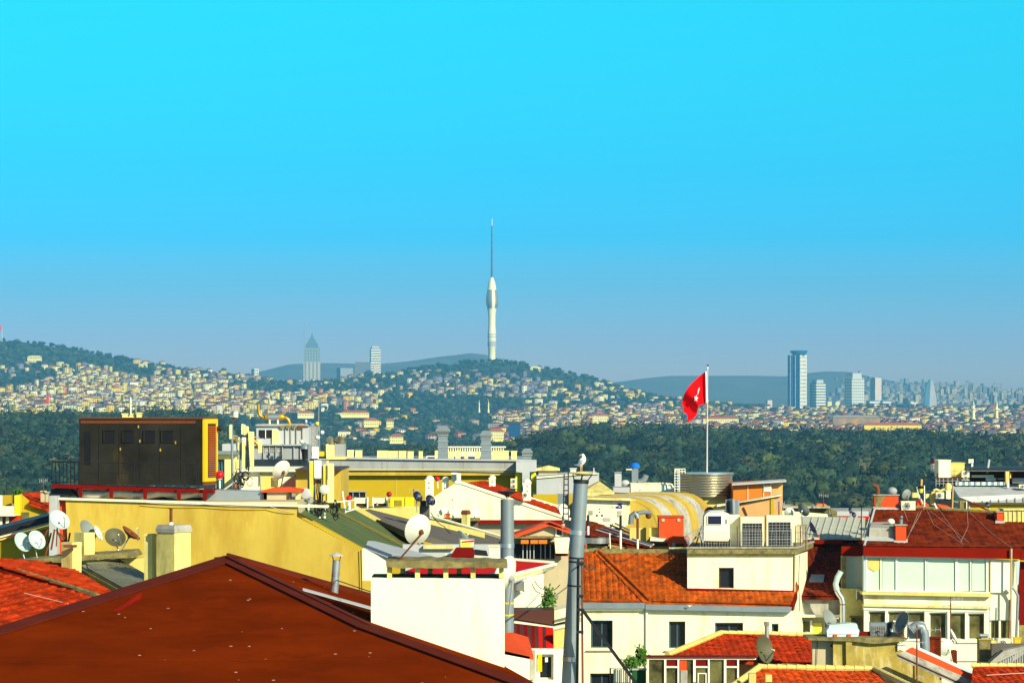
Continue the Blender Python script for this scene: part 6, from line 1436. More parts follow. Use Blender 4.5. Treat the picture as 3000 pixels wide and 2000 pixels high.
t = thing('wall_block', 'grey back wall with a black doorway behind the dark red cover', 'wall', W(1420,1640,104)); Y = 104
part(t, 'wall', 'greyl', lambda b: b.pbox(1180, 1500, 1594, 1680, Y, .4)); part(t, 'doorway', 'black', lambda b: b.pprism([(1390,1608),(1396,1640),(1434,1640),(1425,1612)], Y-.05, .03)); part(t, 'yellow_trim', 'mossy', lambda b: b.pbox(1240, 1330, 1597, 1607, Y-.2, .19))
# red and white roof
t = thing('red_white_house', 'house with a bright red roof, white eaves and white wall behind the mossy slab', 'house', (PX(1550,90), 90, GZ)); Y = 88
PRW = Plane((1478,1690,85),(1305,1626,96),(1625,1648,93))
part(t, 'red_roof', 'redp', lambda b: b.slab([PRW.at(*p) for p in [(1305,1626),(1140,1690),(1300,1740),(1480,1696),(1530,1668),(1622,1650)]], (0,0,-.15)))
part(t, 'eave_trim', 'white', lambda b: b.slab([W(1303,1622,96), W(1465,1634,94.6), W(1625,1646,93), W(1625,1651,92.8), W(1305,1628,95.8)], (0,.3,.02)))
for dy, mm in ((0,'white'),(7,'mossy'),(12,'frame'),(17,'greyl')): part(t, 'gutter_moulding', mm, lambda b: b.cyl(W(1628-dy*.8,1652+dy*.6,91.5), W(1500,1684+dy*1.2,85.5), .05, .06, 8))
part(t, 'front_wall', 'white', lambda b: b.prism([(PX(x,87.5), PZ(y,87.5)) for x, y in [(1500,1702),(1500,1900),(1592,1900),(1592,1680)]], 87.5, 90))
ac_unit('white air conditioner grille on the wall behind the sideways dish', 1512, 1537, 1694, 1732, 87, .35, grille='mesh')
t = thing('balcony', 'roof balcony with a dark planter and a cream parapet left of the leaning flue', 'balcony', W(1600,1835,82)); Y = 82
part(t, 'dark_planter', 'framed', lambda b: b.pprism([(1503,1787),(1505,1812),(1623,1830),(1623,1786)], Y, 1.2)); part(t, 'cream_box', 'cream', lambda b: b.pprism([(1624,1787),(1624,1826),(1705,1806),(1705,1770)], Y, 1.5))
part(t, 'ledge', 'white', lambda b: b.pprism([(1500,1818),(1500,1823),(1622,1842),(1705,1826),(1705,1820),(1622,1836)], Y-.25, 1.8)); part(t, 'ledge_slat', 'moss', lambda b: b.pprism([(1626,1815),(1626,1819),(1705,1800),(1705,1795)], Y-.1, .09))
bush('leafy green vine climbing beside the white wall', 1606, 1755, 19, 34, 83, 420, sz=.035)
t = thing('striped_awning', 'red and brown striped awning under the balcony', 'awning', W(1560,1925,80)); Y = 80
n = 11
for i in range(n):
    x0 = 1502 + i*10.8; x1 = x0 + 10.9; f0, f1 = i/n, (i+1)/n
    part(t, 'stripe', ('redst' if i in (1,3,5) else 'redp' if i > 8 or i == 7 else 'framed' if i % 2 == 0 else 'moss'), lambda b: b.slab([W(x0, 1824+f0*14, 81.5), W(x1, 1824+f1*14, 81.5), W(x1+1, 1865+min(1,f1*1.6)*48, 80), W(x0+1, 1865+min(1,f0*1.6)*48, 80)], (0,.04,0)))
Y = 78
t = thing('white_annex', 'white annex wall with an orange roof strip below the striped awning', 'house', (PX(1540,Y), Y, GZ))
mb = wall_with_holes(1470, 1700, 1900, 2300, Y+1, .3, [(1575,1622,1915,1990)]); mb.build('wall', M_['white'], t)
part(t, 'left_wall', 'white', lambda b: b.prism([(PX(x,Y), PZ(y,Y)) for x, y in [(1475,1905),(1475,2300),(1552,2300),(1552,1922)]], Y, Y+.8))
part(t, 'roof_strip', 'orangebr', lambda b: b.slab([W(1474,1843,80.5), W(1548,1865,80.5), W(1563,1920,78), W(1474,1903,78)], (0,0,-.1)))
part(t, 'cream_panel', 'paley', lambda b: b.pprism([(1622,1848),(1622,1905),(1690,1880),(1690,1832)], 80.5, .3))
Y1 = Y+1
window(t, 1575, 1622, 1915, 1990, Y1+.25, 'frame', 'glass', 0, True, fw=.06); part(t, 'yellow_cloth', 'genyel', lambda b: b.pbox(1576, 1588, 1915, 1966, Y1-.05, .03)); part(t, 'side_shutter', 'conc', lambda b: b.pbox(1553, 1568, 1905, 1990, Y+.75, .2))
part(t, 'flood_light', 'frame', lambda b: b.pbox(1597, 1605, 1925, 1938, Y1, .1))
# ================================================================== right of the leaning flue
# orange tiled house with white walls
PO = Plane((1590,1766,127),(1900,1768,127),(1760,1617,131.2))
def orange_house():
    Y = 127.12; t = thing('white_house', 'long white house with orange clay tiled roof and grey gutter', 'house', (PX(1960,Y), Y+4, GZ))
    holes = [(1731,1795,1816,1897),(1729,1797,1971,2060),(1960,2008,1819,1898),(2095,2177,1823,1895),(2261,2281,1826,1862)]
    mb = wall_with_holes(1560, 2328, 1786, 2200, Y, .35, holes); mb.build('wall', M_['cream'], t)
    for h in holes: window(t, h[0], h[1], h[2], h[3], Y+.30, 'frameb', 'glass', 0 if h[1]-h[0] < 30 else 1, False, fw=.07)
    for h in holes[:1]+holes[2:3]: part(t, 'window_sill', 'beige', lambda b: b.pbox(h[0]-13, h[1]+3, h[3]+7, h[3]+9, Y-.12, .12))
    P_ = lambda pts: [PO.at(*p) for p in pts]; u = Vector((1,0,0))
    mb = sheet(PO, P_([(1560,1766),(1888,1768),(1738,1617),(1590,1634)]), u, tw=.235, amp=.04, course=.33, lift=.03); mb.build('left_roof', M_['tileo'], t)
    mb = sheet(PO, P_([(1890,1768),(2322,1776),(2330,1736),(2018,1728),(2018,1618),(1745,1617)]) if False else P_([(1890,1768),(2322,1776),(2340,1720),(2280,1618),(1745,1617)]), u, tw=.235, amp=.04, course=.33, lift=.03, off=.02); mb.build('right_roof', M_['tileo'], t)
    part(t, 'valley_flashing', 'tileo', lambda b: b.slab([PO.at(1738,1617,.09), PO.at(1752,1617,.09), PO.at(1908,1768,.09), PO.at(1884,1768,.09)], (0,0,-.1)))
    mb = ridge(PO.at(1752,1618,.13), PO.at(1904,1766,.13), .07, .3); mb.build('ridge_tiles', M_['tileo'], t)
    part(t, 'verge', 'redst', lambda b: b.slab([PO.at(2318,1776,.1), PO.at(2332,1740,.1), PO.at(2336,1740,.1), PO.at(2324,1777,.1)], (0,0,-.25)))
    part(t, 'gutter', 'pipe', lambda b: b.pprism([(1560,1765),(1560,1782),(1889,1782),(1889,1765)], 126.82, .2)); part(t, 'gutter', 'pipe', lambda b: b.pprism([(1891,1769),(1891,1785),(2316,1793),(2320,1777)], 126.8, .2))
    part(t, 'gutter_fascia', 'white', lambda b: (b.pprism([(1560,1782.3),(1560,1786),(1888,1786),(1888,1782.3)], 126.9, .5), b.pprism([(1892,1785.3),(1892,1788.5),(2310,1796.5),(2313,1793.3)], 126.9, .5)))
    part(t, 'downpipe', 'white', lambda b: b.cyl(W(1894,1786,127.05), W(1895,2150,127.05), .05, .05, 8)); part(t, 'wall_groove', 'beige', lambda b: b.pbox(2077, 2078, 1805, 1845, Y-.01, .008))
    part(t, 'rear_wall', 'beige', lambda b: b.box(PX(1560,131.4), PX(2300,131.4), 131.4, 131.8, GZ, PZ(1622,131.2)))
    part(t, 'gull_mark', 'frame', lambda b: b.slab([W(2014,1771,126.6), W(2022,1773,126.6), W(2028,1769,126.6), W(2021,1777,126.6)], (0,.03,0)))
    ridge(PO.at(1590,1633,.10), PO.at(1750,1616,.10), .09, .3).build('top_ridge_tiles', M_['moss'], t)
    part(t, 'top_flashing', 'moss', lambda b: b.pbox(1745, 2020, 1608, 1620, 131.0, .25))
orange_house()
def penthouse():
    Y = 128.0; t = thing('penthouse', 'white penthouse box with a small dark window rising from the orange roof', 'building', W(2170,1735,Y))
    mb = wall_with_holes(2014, 2325, 1622, 1790, Y, .35, [(2106,2150,1662,1722)]); mb.build('wall', M_['cream'], t)
    window(t, 2106, 2150, 1662, 1722, Y+.28, 'framed', 'glass', 0, True)
    part(t, 'red_base', 'redst', lambda b: b.pprism([(2014,1722),(2014,1729),(2325,1737),(2325,1729)], Y-.08, .07))
    C0, C1 = Vector((PX(2326,Y), Y, 0)), Vector((PX(2366,133.4), 133.4, 0))
    part(t, 'side_wall', 'cream', lambda b: b.add([(C0.x,C0.y-.03,GZ),(C1.x,C1.y,GZ),(C1.x-.4,C1.y+.2,GZ),(C0.x-.02,C0.y+.3,GZ),(C0.x,C0.y-.03,PZ(1622,Y)),(C1.x,C1.y,PZ(1597,133.4)-.25),(C1.x-.4,C1.y+.2,PZ(1597,133.4)-.25),(C0.x-.02,C0.y+.3,PZ(1622,Y))], [(0,1,5,4),(1,2,6,5),(2,3,7,6),(3,0,4,7),(4,5,6,7)]))
    zt = PZ(1605,Y)
    part(t, 'roof_slab', 'moss', lambda b: b.add([(PX(2012,Y),Y-.25,zt-.22),(C0.x+.1,Y-.25,zt-.22),(C1.x+.25,C1.y,zt-.22),(PX(2035,133),133.5,zt-.22)] + [(PX(2012,Y),Y-.25,zt),(C0.x+.1,Y-.25,zt),(C1.x+.25,C1.y,zt),(PX(2035,133),133.5,zt)], [(0,3,2,1),(4,5,6,7),(0,1,5,4),(1,2,6,5),(2,3,7,6),(3,0,4,7)]))
    part(t, 'slab_lip', 'conc', lambda b: b.slab([(PX(2012,Y)-.03,Y-.3,zt+.06),(C0.x+.14,Y-.3,zt+.06),(C1.x+.3,C1.y,zt+.06),(C1.x+.15,C1.y,zt+.06),(C0.x,Y-.1,zt+.06),(PX(2012,Y)-.03,Y-.1,zt+.06)], (0,0,-.055)))
    part(t, 'under_band', 'mossy', lambda b: b.pbox(2014, 2325, 1618.5, 1627, Y-.1, .09))
    part(t, 'downpipe', 'beige', lambda b: b.cyl(W(2329,1625,Y-.05), W(2327,1830,Y-.05), .035, .035, 8))
penthouse()
Y = 129.3
def hood_cab():
    t = thing('service_hood', 'tall white rounded cabinet with a square dark window on the penthouse roof', 'cabinet', W(2100,1600,Y)); k = Y/F
    pts = [(2064,1512),(2062,1583),(2133,1585),(2138,1575),(2137,1505),(2120,1499),(2070,1503)]
    part(t, 'body', 'white', lambda b: b.pprism(pts, Y, 1.1)); part(t, 'rear_body', 'cream', lambda b: b.pbox(2139, 2166, 1508, 1603, Y+.6, .8)); part(t, 'window', 'dishd', lambda b: b.pbox(2074, 2113, 1511, 1535, Y-.03, .02)); part(t, 'window_rim', 'frame', lambda b: (b.pbox(2072, 2115, 1509, 1510.8, Y-.05, .045), b.pbox(2072, 2115, 1535.2, 1537, Y-.05, .045), b.pbox(2072,2073.8,1511,1535,Y-.05,.045), b.pbox(2113.2,2115,1511,1535,Y-.05,.045)))
    part(t, 'base', 'redst', lambda b: b.pbox(2066, 2134, 1586, 1589, Y+.02, 1.0)); part(t, 'legs', 'blackm', lambda b: [b.pbox(x, x+3, 1589.3, 1606, Y+.1, .06) for x in (2068, 2085, 2103, 2120, 2130)]); part(t, 'top_cap', 'greyl', lambda b: b.pprism([(2070,1502),(2118,1498),(2126,1494),(2080,1496)], Y+.1, 1.2))
    part(t, 'side_slot', 'blackm', lambda b: b.pbox(2126, 2129, 1520, 1534, Y-.02, .015))
hood_cab()
ac_unit('left one of two big condenser cabinets with dark grilles on the penthouse roof', 2170, 2238, 1514, 1604, Y, .8, grille='mesh', group='big condenser cabinets on the penthouse roof')
ac_unit('right one of two big condenser cabinets with dark grilles on the penthouse roof', 2246, 2322, 1510, 1604, Y+.1, .9, grille='mesh', group='big condenser cabinets on the penthouse roof')
t = thing('roof_railing', 'thin wire railing along the front edge of the penthouse roof', 'railing', W(2170,1605,Y-.1))
part(t, 'wires', 'greyl', lambda b: bars(b, [(W(2016,1553,Y-.15), W(2016,1606,Y-.15)), (W(2050,1553,Y-.15), W(2362,1553,Y-.15)), (W(2050,1578,Y-.15), W(2362,1578,Y-.15))] + [(W(x,1553,Y-.15), W(x,1606,Y-.15)) for x in range(2052, 2365, 8)], .006, 4))
part(t, 'post', 'rust', lambda b: bars(b, [(W(x,1540,Y-.1), W(x,1606,Y-.1)) for x in (2160, 2330, 2345, 2361)], .02, 5))
part(t, 'rusty_mesh', 'moss', lambda b: bars(b, [(W(x,1535,Y+.6), W(x+2,1600,Y+.6)) for x in range(2334, 2366, 3)] + [(W(2332,y,Y+.6), W(2366,y-5,Y+.6)) for y in (1540, 1560, 1580)], .012, 4))
t = thing('mesh_dish', 'grey wire mesh dish leaning at the left corner of the penthouse roof', 'satellite dish', W(2040,1600,Y))
def meshd(b):
    c = W(2034,1563,Y); k = Y/F
    for j in range(9):
        a0 = W(2008+j*7, 1570-j*3.2, Y); b.tube([a0, W(2016+j*6.2, 1580-j*4.4, Y+.1), W(2012+j*6.5, 1590-j*6, Y+.2)], .008, 4)
    for j in range(7): b.tube([W(2006+j*2, 1572+j*3.2, Y), W(2034+j*1.5, 1558+j*2.6, Y+.15), W(2062, 1543+j*2.2, Y)], .008, 4)
part(t, 'mesh_bowl', 'greyl', meshd); part(t, 'rim', 'grey', lambda b: b.tube([W(2005,1572,Y), W(2035,1552,Y), W(2064,1541,Y), W(2058,1560,Y), W(2018,1596,Y), W(2005,1572,Y)], .02, 5)); part(t, 'stand', 'blackm', lambda b: bars(b, [(W(2056,1540,Y+.1), W(2036,1603,Y+.1)), (W(2040,1570,Y+.1), W(2018,1603,Y+.1)), (W(2048,1560,Y+.1), W(2060,1603,Y+.1))], .03, 5))
dish('grey dish above the right end of the penthouse roof', 2351,1494, 27, 42, 133, (2352,1535), m='dishg', turn=1, back=True, roll=-8)
dish('cream dish with an orange patch behind the condenser cabinets', 2313, 1502, 34, 30, 133.5, (2318,1530), m='dishw', turn=1, back=True, roll=-20)
dish('narrow dark dish on the right side of the penthouse roof', 2378, 1548, 12, 42, 134, (2372,1570), m='dishd', turn=1, roll=-10)
# pipes and clutter between flue and penthouse
for x, y0, ym, y1, wd in ((1723,1508,1540,1566,'short two-tone stove pipe right of the leaning flue'),(1818,1510,1552,1611,'two-tone stove pipe, black above white, below the lettered container'),(1868,1518,1578,1611,'two-tone stove pipe with an elbow beside the red box')):
    t = thing('stove_pipe', wd, 'flue pipe', W(x,y1,131.5)); part(t, 'upper_pipe', 'blackm' if x < 1860 else 'rust', lambda b: b.cyl(W(x,y0,131.5), W(x,ym,131.5), .055, .055, 10), True); part(t, 'lower_pipe', 'frame', lambda b: b.cyl(W(x,ym+.3,131.5), W(x,y1,131.5), .05, .05, 10), True)
    if x > 1860: part(t, 'elbow_pipe', 'pipe', lambda b: b.tube([W(1868,1518,131.5), W(1866,1508,131.5), W(1860,1503,131.5), W(1850,1510,131.5), W(1848,1535,131.5)], .12, 10), True); part(t, 'joint_cowl', 'rust', lambda b: b.sphere(W(1900,1510,132.4), .13, 12, 8), True); part(t, 'cross_pipe', 'pipe', lambda b: b.tube([W(1866,1503,131.5), W(1885,1499,131.9), W(1905,1502,132.4)], .09, 10), True)
t = thing('steel_pan', 'round shallow stainless steel pan above the orange roof ridge', 'pan', W(1745,1592,132.2))
part(t, 'band', 'steelb', lambda b: b.lathe((PX(1747,132.2),132.2,0), [(.62,PZ(1590,132.2)),(.63,PZ(1574,132.2)),(.60,PZ(1573,132.2)),(.59,PZ(1588,132.2))], 32), True); part(t, 'stay', 'frame', lambda b: b.cyl(W(1786,1560,131.6), W(1788,1606,131.6), .025, .025, 6))
t = thing('tiled_lean_roof', 'patchwork red and grey lean-to roof sheets left of the lettered container', 'roof', W(1800,1612,130)); 
PLN = Plane((1710,1572,132.4),(1930,1610,132.4),(1740,1530,138))
mb = sheet(PLN, [PLN.at(1700,1570), PLN.at(1920,1612), PLN.at(1905,1590), PLN.at(1735,1530), PLN.at(1700,1528)], PLN.at(1920,1612)-PLN.at(1700,1570), tw=.25, amp=.05, course=.4); mb.build('red_sheet', M_['tiled'], t)
for i, mm in enumerate(('greyl','pipe','greyl','rust','greyl')): part(t, 'steel_rail', mm, lambda b: b.cyl(PLN.at(1745+i*14,1560-i*5,.12), PLN.at(1905+i*4,1608-i*3,.12), .045, .045, 6))
part(t, 'front_wall', 'moss', lambda b: b.pprism([(1700,1592),(1700,1625),(2020,1625),(2020,1612),(1920,1612)], 132.1, .25))
box_thing('red_base_box', 'dark red cover under the steel pan', 'box', 1702, 1782, 1592, 1612, 132.5, 1, 'redst')
t = thing('yellow_room', 'yellow room front with a white awning under the barrel roof', 'building', W(1900,1610,128)); Y = 133.6
part(t, 'wall', 'paley', lambda b: b.pbox(1845, 1960, 1545, 1612, Y, .3)); part(t, 'awning', 'frame', lambda b: b.slab([W(1905,1578,Y-.8), W(1952,1580,Y-.8), W(1955,1572,Y), W(1905,1570,Y)], (0,0,-.08))); part(t, 'dark_gap', 'framed', lambda b: b.pbox(1860, 1958, 1590, 1600, Y-.03, .02)); part(t, 'post', 'yellow', lambda b: b.pbox(1893, 1902, 1540, 1590, Y-.3, .25))
# lettered container
def kj():
    Y = 138.3; t = thing('container', 'cream container with blue letters KJ printed sideways', 'container', W(1780,1548,Y))
    part(t, 'body', 'cream', lambda b: b.pprism([(1716,1463),(1716,1535),(1770,1545),(1826,1547),(1846,1531),(1846,1463)], Y, 2.2)); part(t, 'top_rim', 'white', lambda b: b.pprism([(1714,1460),(1714,1463),(1848,1463),(1848,1460)], Y-.05, 2.3)); part(t, 'dark_base', 'blackm', lambda b: b.pprism([(1770,1546),(1770,1551),(1822,1553),(1826,1548)], Y+.05, 1.8))
    part(t, 'hatch', 'conc', lambda b: b.pbox(1725, 1737, 1495, 1507, Y-.03, .02))
    for x, y, r in ((1757,1490,2),(1749,1509,3),(1764,1509,3),(1757,1499,2),(1795,1485,1.5),(1795,1534,1.5),(1758,1470,1)): part(t, 'bolt_hole', 'black', lambda b: b.lathe(W(x,y,Y-.01), [(r*Y/F,0),(r*Y/F,-.01)], 10, axis='Y'))
    part(t, 'label_plate', mat('lilac_plate', (0.4,0.36,0.45)), lambda b: b.pbox(1767, 1788, 1516, 1525, Y-.03, .02))
    for s, py, mm, sz in (('K',1473,'blue_letter',13),('J',1484,'blue_letter',13),('8',1494,'faded_letter',12.5),('8',1504,'faded_letter',12.5)):
        cu = bpy.data.curves.new('letter', 'FONT'); cu.body = s; cu.size = sz*1.45*Y/F; cu.extrude = .008; cu.align_x = 'LEFT'; cu.offset = .012
        tmp = bpy.data.objects.new('tmp', cu); COL.objects.link(tmp); dg = bpy.context.evaluated_depsgraph_get(); dg.update()
        me = bpy.data.meshes.new_from_object(tmp.evaluated_get(dg)); bpy.data.objects.remove(tmp)
        o = link('letter', me, W(1809.5,py,Y-.03), t); me.materials.clear(); me.materials.append(mat(mm, (0.03,0.01,0.28) if s in 'KJ' else (0.5,0.44,0.36), var=.05)); o.rotation_euler = (R(90), R(90), 0)
    part(t, 'small_logo', 'grey', lambda b: (b.pbox(1838, 1842, 1473, 1476, Y-.02, .01), b.pbox(1837, 1843, 1478, 1481, Y-.02, .01)))
kj()
t = thing('red_cabinet', 'bright red orange cabinet with two pale square vents before the barrel roof', 'cabinet', W(1967,1580,133)); Y = 133.2
part(t, 'body', 'orangebr', lambda b: b.pbox(1931, 2003, 1515, 1577, Y, 1.4)); part(t, 'lid', 'orangebr', lambda b: b.pbox(1929, 2005, 1512, 1515, Y-.05, 1.5))
for x in (1938, 1984): part(t, 'vent', 'beige', lambda b: b.pbox(x, x+9, 1518, 1527, Y-.04, .03))
t = thing('red_box', 'low red box with a grey hatch in front of the red cabinet', 'box', W(1985,1605,132.3)); Y = 132.3
part(t, 'body', 'orangebr', lambda b: b.pprism([(1952,1580),(1962,1602),(2020,1602),(2020,1572),(1975,1570)], Y, .8)); part(t, 'hatch', 'conc', lambda b: b.pbox(1969, 1978, 1589, 1600, Y-.04, .03)); part(t, 'dark_hatch', 'blackm', lambda b: b.pbox(1980, 2004, 1591, 1600, Y-.03, .02))
# barrel vault
def vault():
    Yv = 139; k = Yv/F; t = thing('barrel_roof', 'yellow ribbed barrel vault roof with grey corrugated bays', 'roof', W(1900,1600,Yv+3)); D = Vector((.88, 2.6, 0))
    base = [(-175,-1),(-110,-1),(-50,-.5),(-15,1),(5,6),(25,16),(42,30),(54,48),(62,70),(66,100),(66,150)]
    O = W(1862,1464,Yv)
    def pt(i, s, off=0): 
        x, y = base[i]; nx = Vector((min(1,max(0,(x+40)/110)), 0, 1-min(1,max(0,(x+40)/110)))).normalized(); return O + Vector((x*k, 0, -y*k)) + D*s + nx*off
    def strip(s0, s1, off, mb, wave=0):
        n = len(base); m = 2 if not wave else 17; V = []
        for i in range(n):
            for j in range(m): 
                s = s0 + (s1-s0)*j/(m-1); V.append(pt(i, s, off + (wave if j % 2 else 0)))
        mb.add(V, [(i*m+j, i*m+j+1, (i+1)*m+j+1, (i+1)*m+j) for i in range(n-1) for j in range(m-1)])
        mb.add([pt(i, s0, 0) for i in range(n)] + [pt(i, s0, off) for i in range(n)], [(i, i+1, i+1+n, i+n) for i in range(n-1)])
    for b_ in range(4):
        mb = MB(); strip(b_, b_+.38, .10, mb); mb.build('rib', M_['yellow'], t, smooth=False)
        if b_ < 3: mb = MB(); strip(b_+.38, b_+1, .02, mb, .05); mb.build('corrugated_bay', M_['conc'], t)
    part(t, 'end_wall', 'yellow', lambda b: b.prism([(p.x, p.z) for p in [pt(i, 0) for i in range(len(base))]][::-1] + [(pt(0,0).x, pt(10,0).z)], Yv+.02, Yv+.3))
    part(t, 'left_parapet', 'mossy', lambda b: b.slab([W(1700,1455,138), W(1862,1463,138), W(1862,1467,138), W(1700,1462,138)], (0,.6,0)))
    part(t, 'left_ledge', 'slate', lambda b: b.slab([W(1690,1440,148), W(1860,1447,148), W(1860,1452,148), W(1690,1450,148)], (0,2,0))); part(t, 'left_deck', 'yellow', lambda b: b.slab([W(1690,1451,147.8), W(1990,1446,149), W(1930,1458,143), W(1700,1460,139.5)], (0,0,-.1)))
vault()
# steel tank
def tank():
    Y = 153; k = Y/F; t = thing('water_tank', 'round ribbed stainless steel tank carrying the flagpole', 'water tank', (PX(2071,Y), Y, PZ(1466,Y))); c = (PX(2071,Y), Y+81*k, 0); r = 81*k
    prof = []; n = 9; y0, y1 = 1388, 1458
    for i in range(n):
        a = y0 + (y1-y0)*i/n; b_ = y0 + (y1-y0)*(i+1)/n
        for q, o in ((0,0),(.25,.03),(.5,.045),(.75,.03)): prof.append((r-.045+o, PZ(a+(b_-a)*q, Y)))
    prof.append((r-.045, PZ(y1,Y))); prof = prof[::-1]
    mb = MB(); mb.lathe(c, prof, 56); o = mb.build('drum', mat('tank_steel', (0.55,0.50,0.36), rough=0.33, metal=0.92, var=0.08, scale=1), t, smooth=True)
    part(t, 'rim', 'steelb', lambda b: b.lathe(c, [(r-.02,PZ(1389,Y)),(r+.05,PZ(1389,Y)),(r+.05,PZ(1385.5,Y)),(r-.02,PZ(1385.5,Y))], 56), True); part(t, 'lid', 'steelb', lambda b: b.lathe(c, [(r-.03,PZ(1387,Y)),(.05,PZ(1384.5,Y))], 56), True)
    part(t, 'base', 'paley', lambda b: b.lathe(c, [(r*.78,PZ(1510,Y)),(r*.80,PZ(1458.5,Y))], 40), True)
    part(t, 'ladder', 'frame', lambda b: bars(b, [(W(x,1373,Y+.1), W(x,1440,Y+.1)) for x in (1977,1986,1991)] + [(W(1975,y,Y+.1), W(1992,y,Y+.1)) for y in range(1376,1440,8)] + [(W(1977,1373,Y+.1), W(2007,1373,Y+.4)), (W(2007,1373,Y+.4), W(2007,1387,Y+.4)), (W(1998,1373,Y+.3), W(1998,1387,Y+.3)), (W(1977,1380,Y+.1), W(2007,1380,Y+.4))], .018, 5))
    part(t, 'overflow_pipe', 'blackm', lambda b: b.sphere(W(2135,1455,Y-.02), .12, 10, 6))
tank()
def flag():
    Y = 154.4; t = thing('flagpole', 'tall pale flagpole with a large red flag bearing a white star and crescent', 'flagpole', W(2071,1388,Y))
    part(t, 'pole', mat('pole_cream', (0.50,0.46,0.42), rough=.5, var=.06), lambda b: b.cyl(W(2071,1390,Y), W(2073,1080,Y), .042, .028, 12), True); part(t, 'finial', 'blackm', lambda b: b.sphere(W(2074,1070,Y), .05, 10, 8), True); part(t, 'finial_rod', 'frame', lambda b: b.cyl(W(2073,1082,Y), W(2074,1071,Y), .03, .02, 6))
    top = [(2067,1087),(2052,1099),(2036,1113),(2022,1127),(2010,1142),(2003,1158),(1999,1172),(1998,1186)]
    bot = [(2069,1180),(2058,1184),(2049,1187),(2045,1192),(2043,1202),(2042,1214),(2032,1227),(2016,1236)]
    rows = 14; V = []
    for i in range(8):
        for j in range(rows+1):
            f = j/rows; x = top[i][0]*(1-f)+bot[i][0]*f; y = top[i][1]*(1-f)+bot[i][1]*f
            if i == 7: x += (-1, 3, 6, 4, 2, 2, 1, 3, 6, 5, 3, 2, 1, 0, 0)[j]*.8 - (6*math.sin(f*math.pi) if f < .5 else 0)
            V.append(W(x, y, Y + .25*math.sin(i*1.25 + f*1.5) - .03))
    m = rows+1; fs = [(i*m+j, i*m+j+1, (i+1)*m+j+1, (i+1)*m+j) for i in range(7) for j in range(rows)]
    mb = MB(); mb.add(V, fs); o = mb.build('flag_cloth', M_['flagr'], t, smooth=True); md = o.modifiers.new('th', 'SOLIDIFY'); md.thickness = .02; sb = o.modifiers.new('sb', 'SUBSURF'); sb.levels = 1; sb.render_levels = 2
    wm_ = mat('flag_white', (0.8,0.8,0.8), var=.02)
    part(t, 'hoist_band', wm_, lambda b: b.slab([W(2067,1087,Y-.06), W(2070,1087,Y-.06), W(2072,1180,Y-.06), W(2069,1180,Y-.06)], (0,.05,0)))
    def star(b):
        c = (2039.5,1166); pts = []
        for i in range(10):
            a = -math.pi/2 + i*math.pi/5 + .15; r_ = 11 if i % 2 == 0 else 4.4; pts.append(W(c[0]+math.cos(a)*r_*.62, c[1]+math.sin(a)*r_, Y-.42))
        b.slab(pts, (0,.03,0))
    fl_ = o; part(fl_, 'star', wm_, star)
    part(fl_, 'crescent', wm_, lambda b: b.slab([W(2050,1134,Y-.36), W(2049,1140,Y-.38), W(2045,1155,Y-.40), W(2043.5,1156,Y-.40), W(2045.5,1142,Y-.39), W(2048,1136,Y-.37)], (0,.03,0)))
M_['flagr'] = mat('flag_cloth_red', (0.80,0.0,0.003), rough=.8, var=.04, spec=.1)
flag()
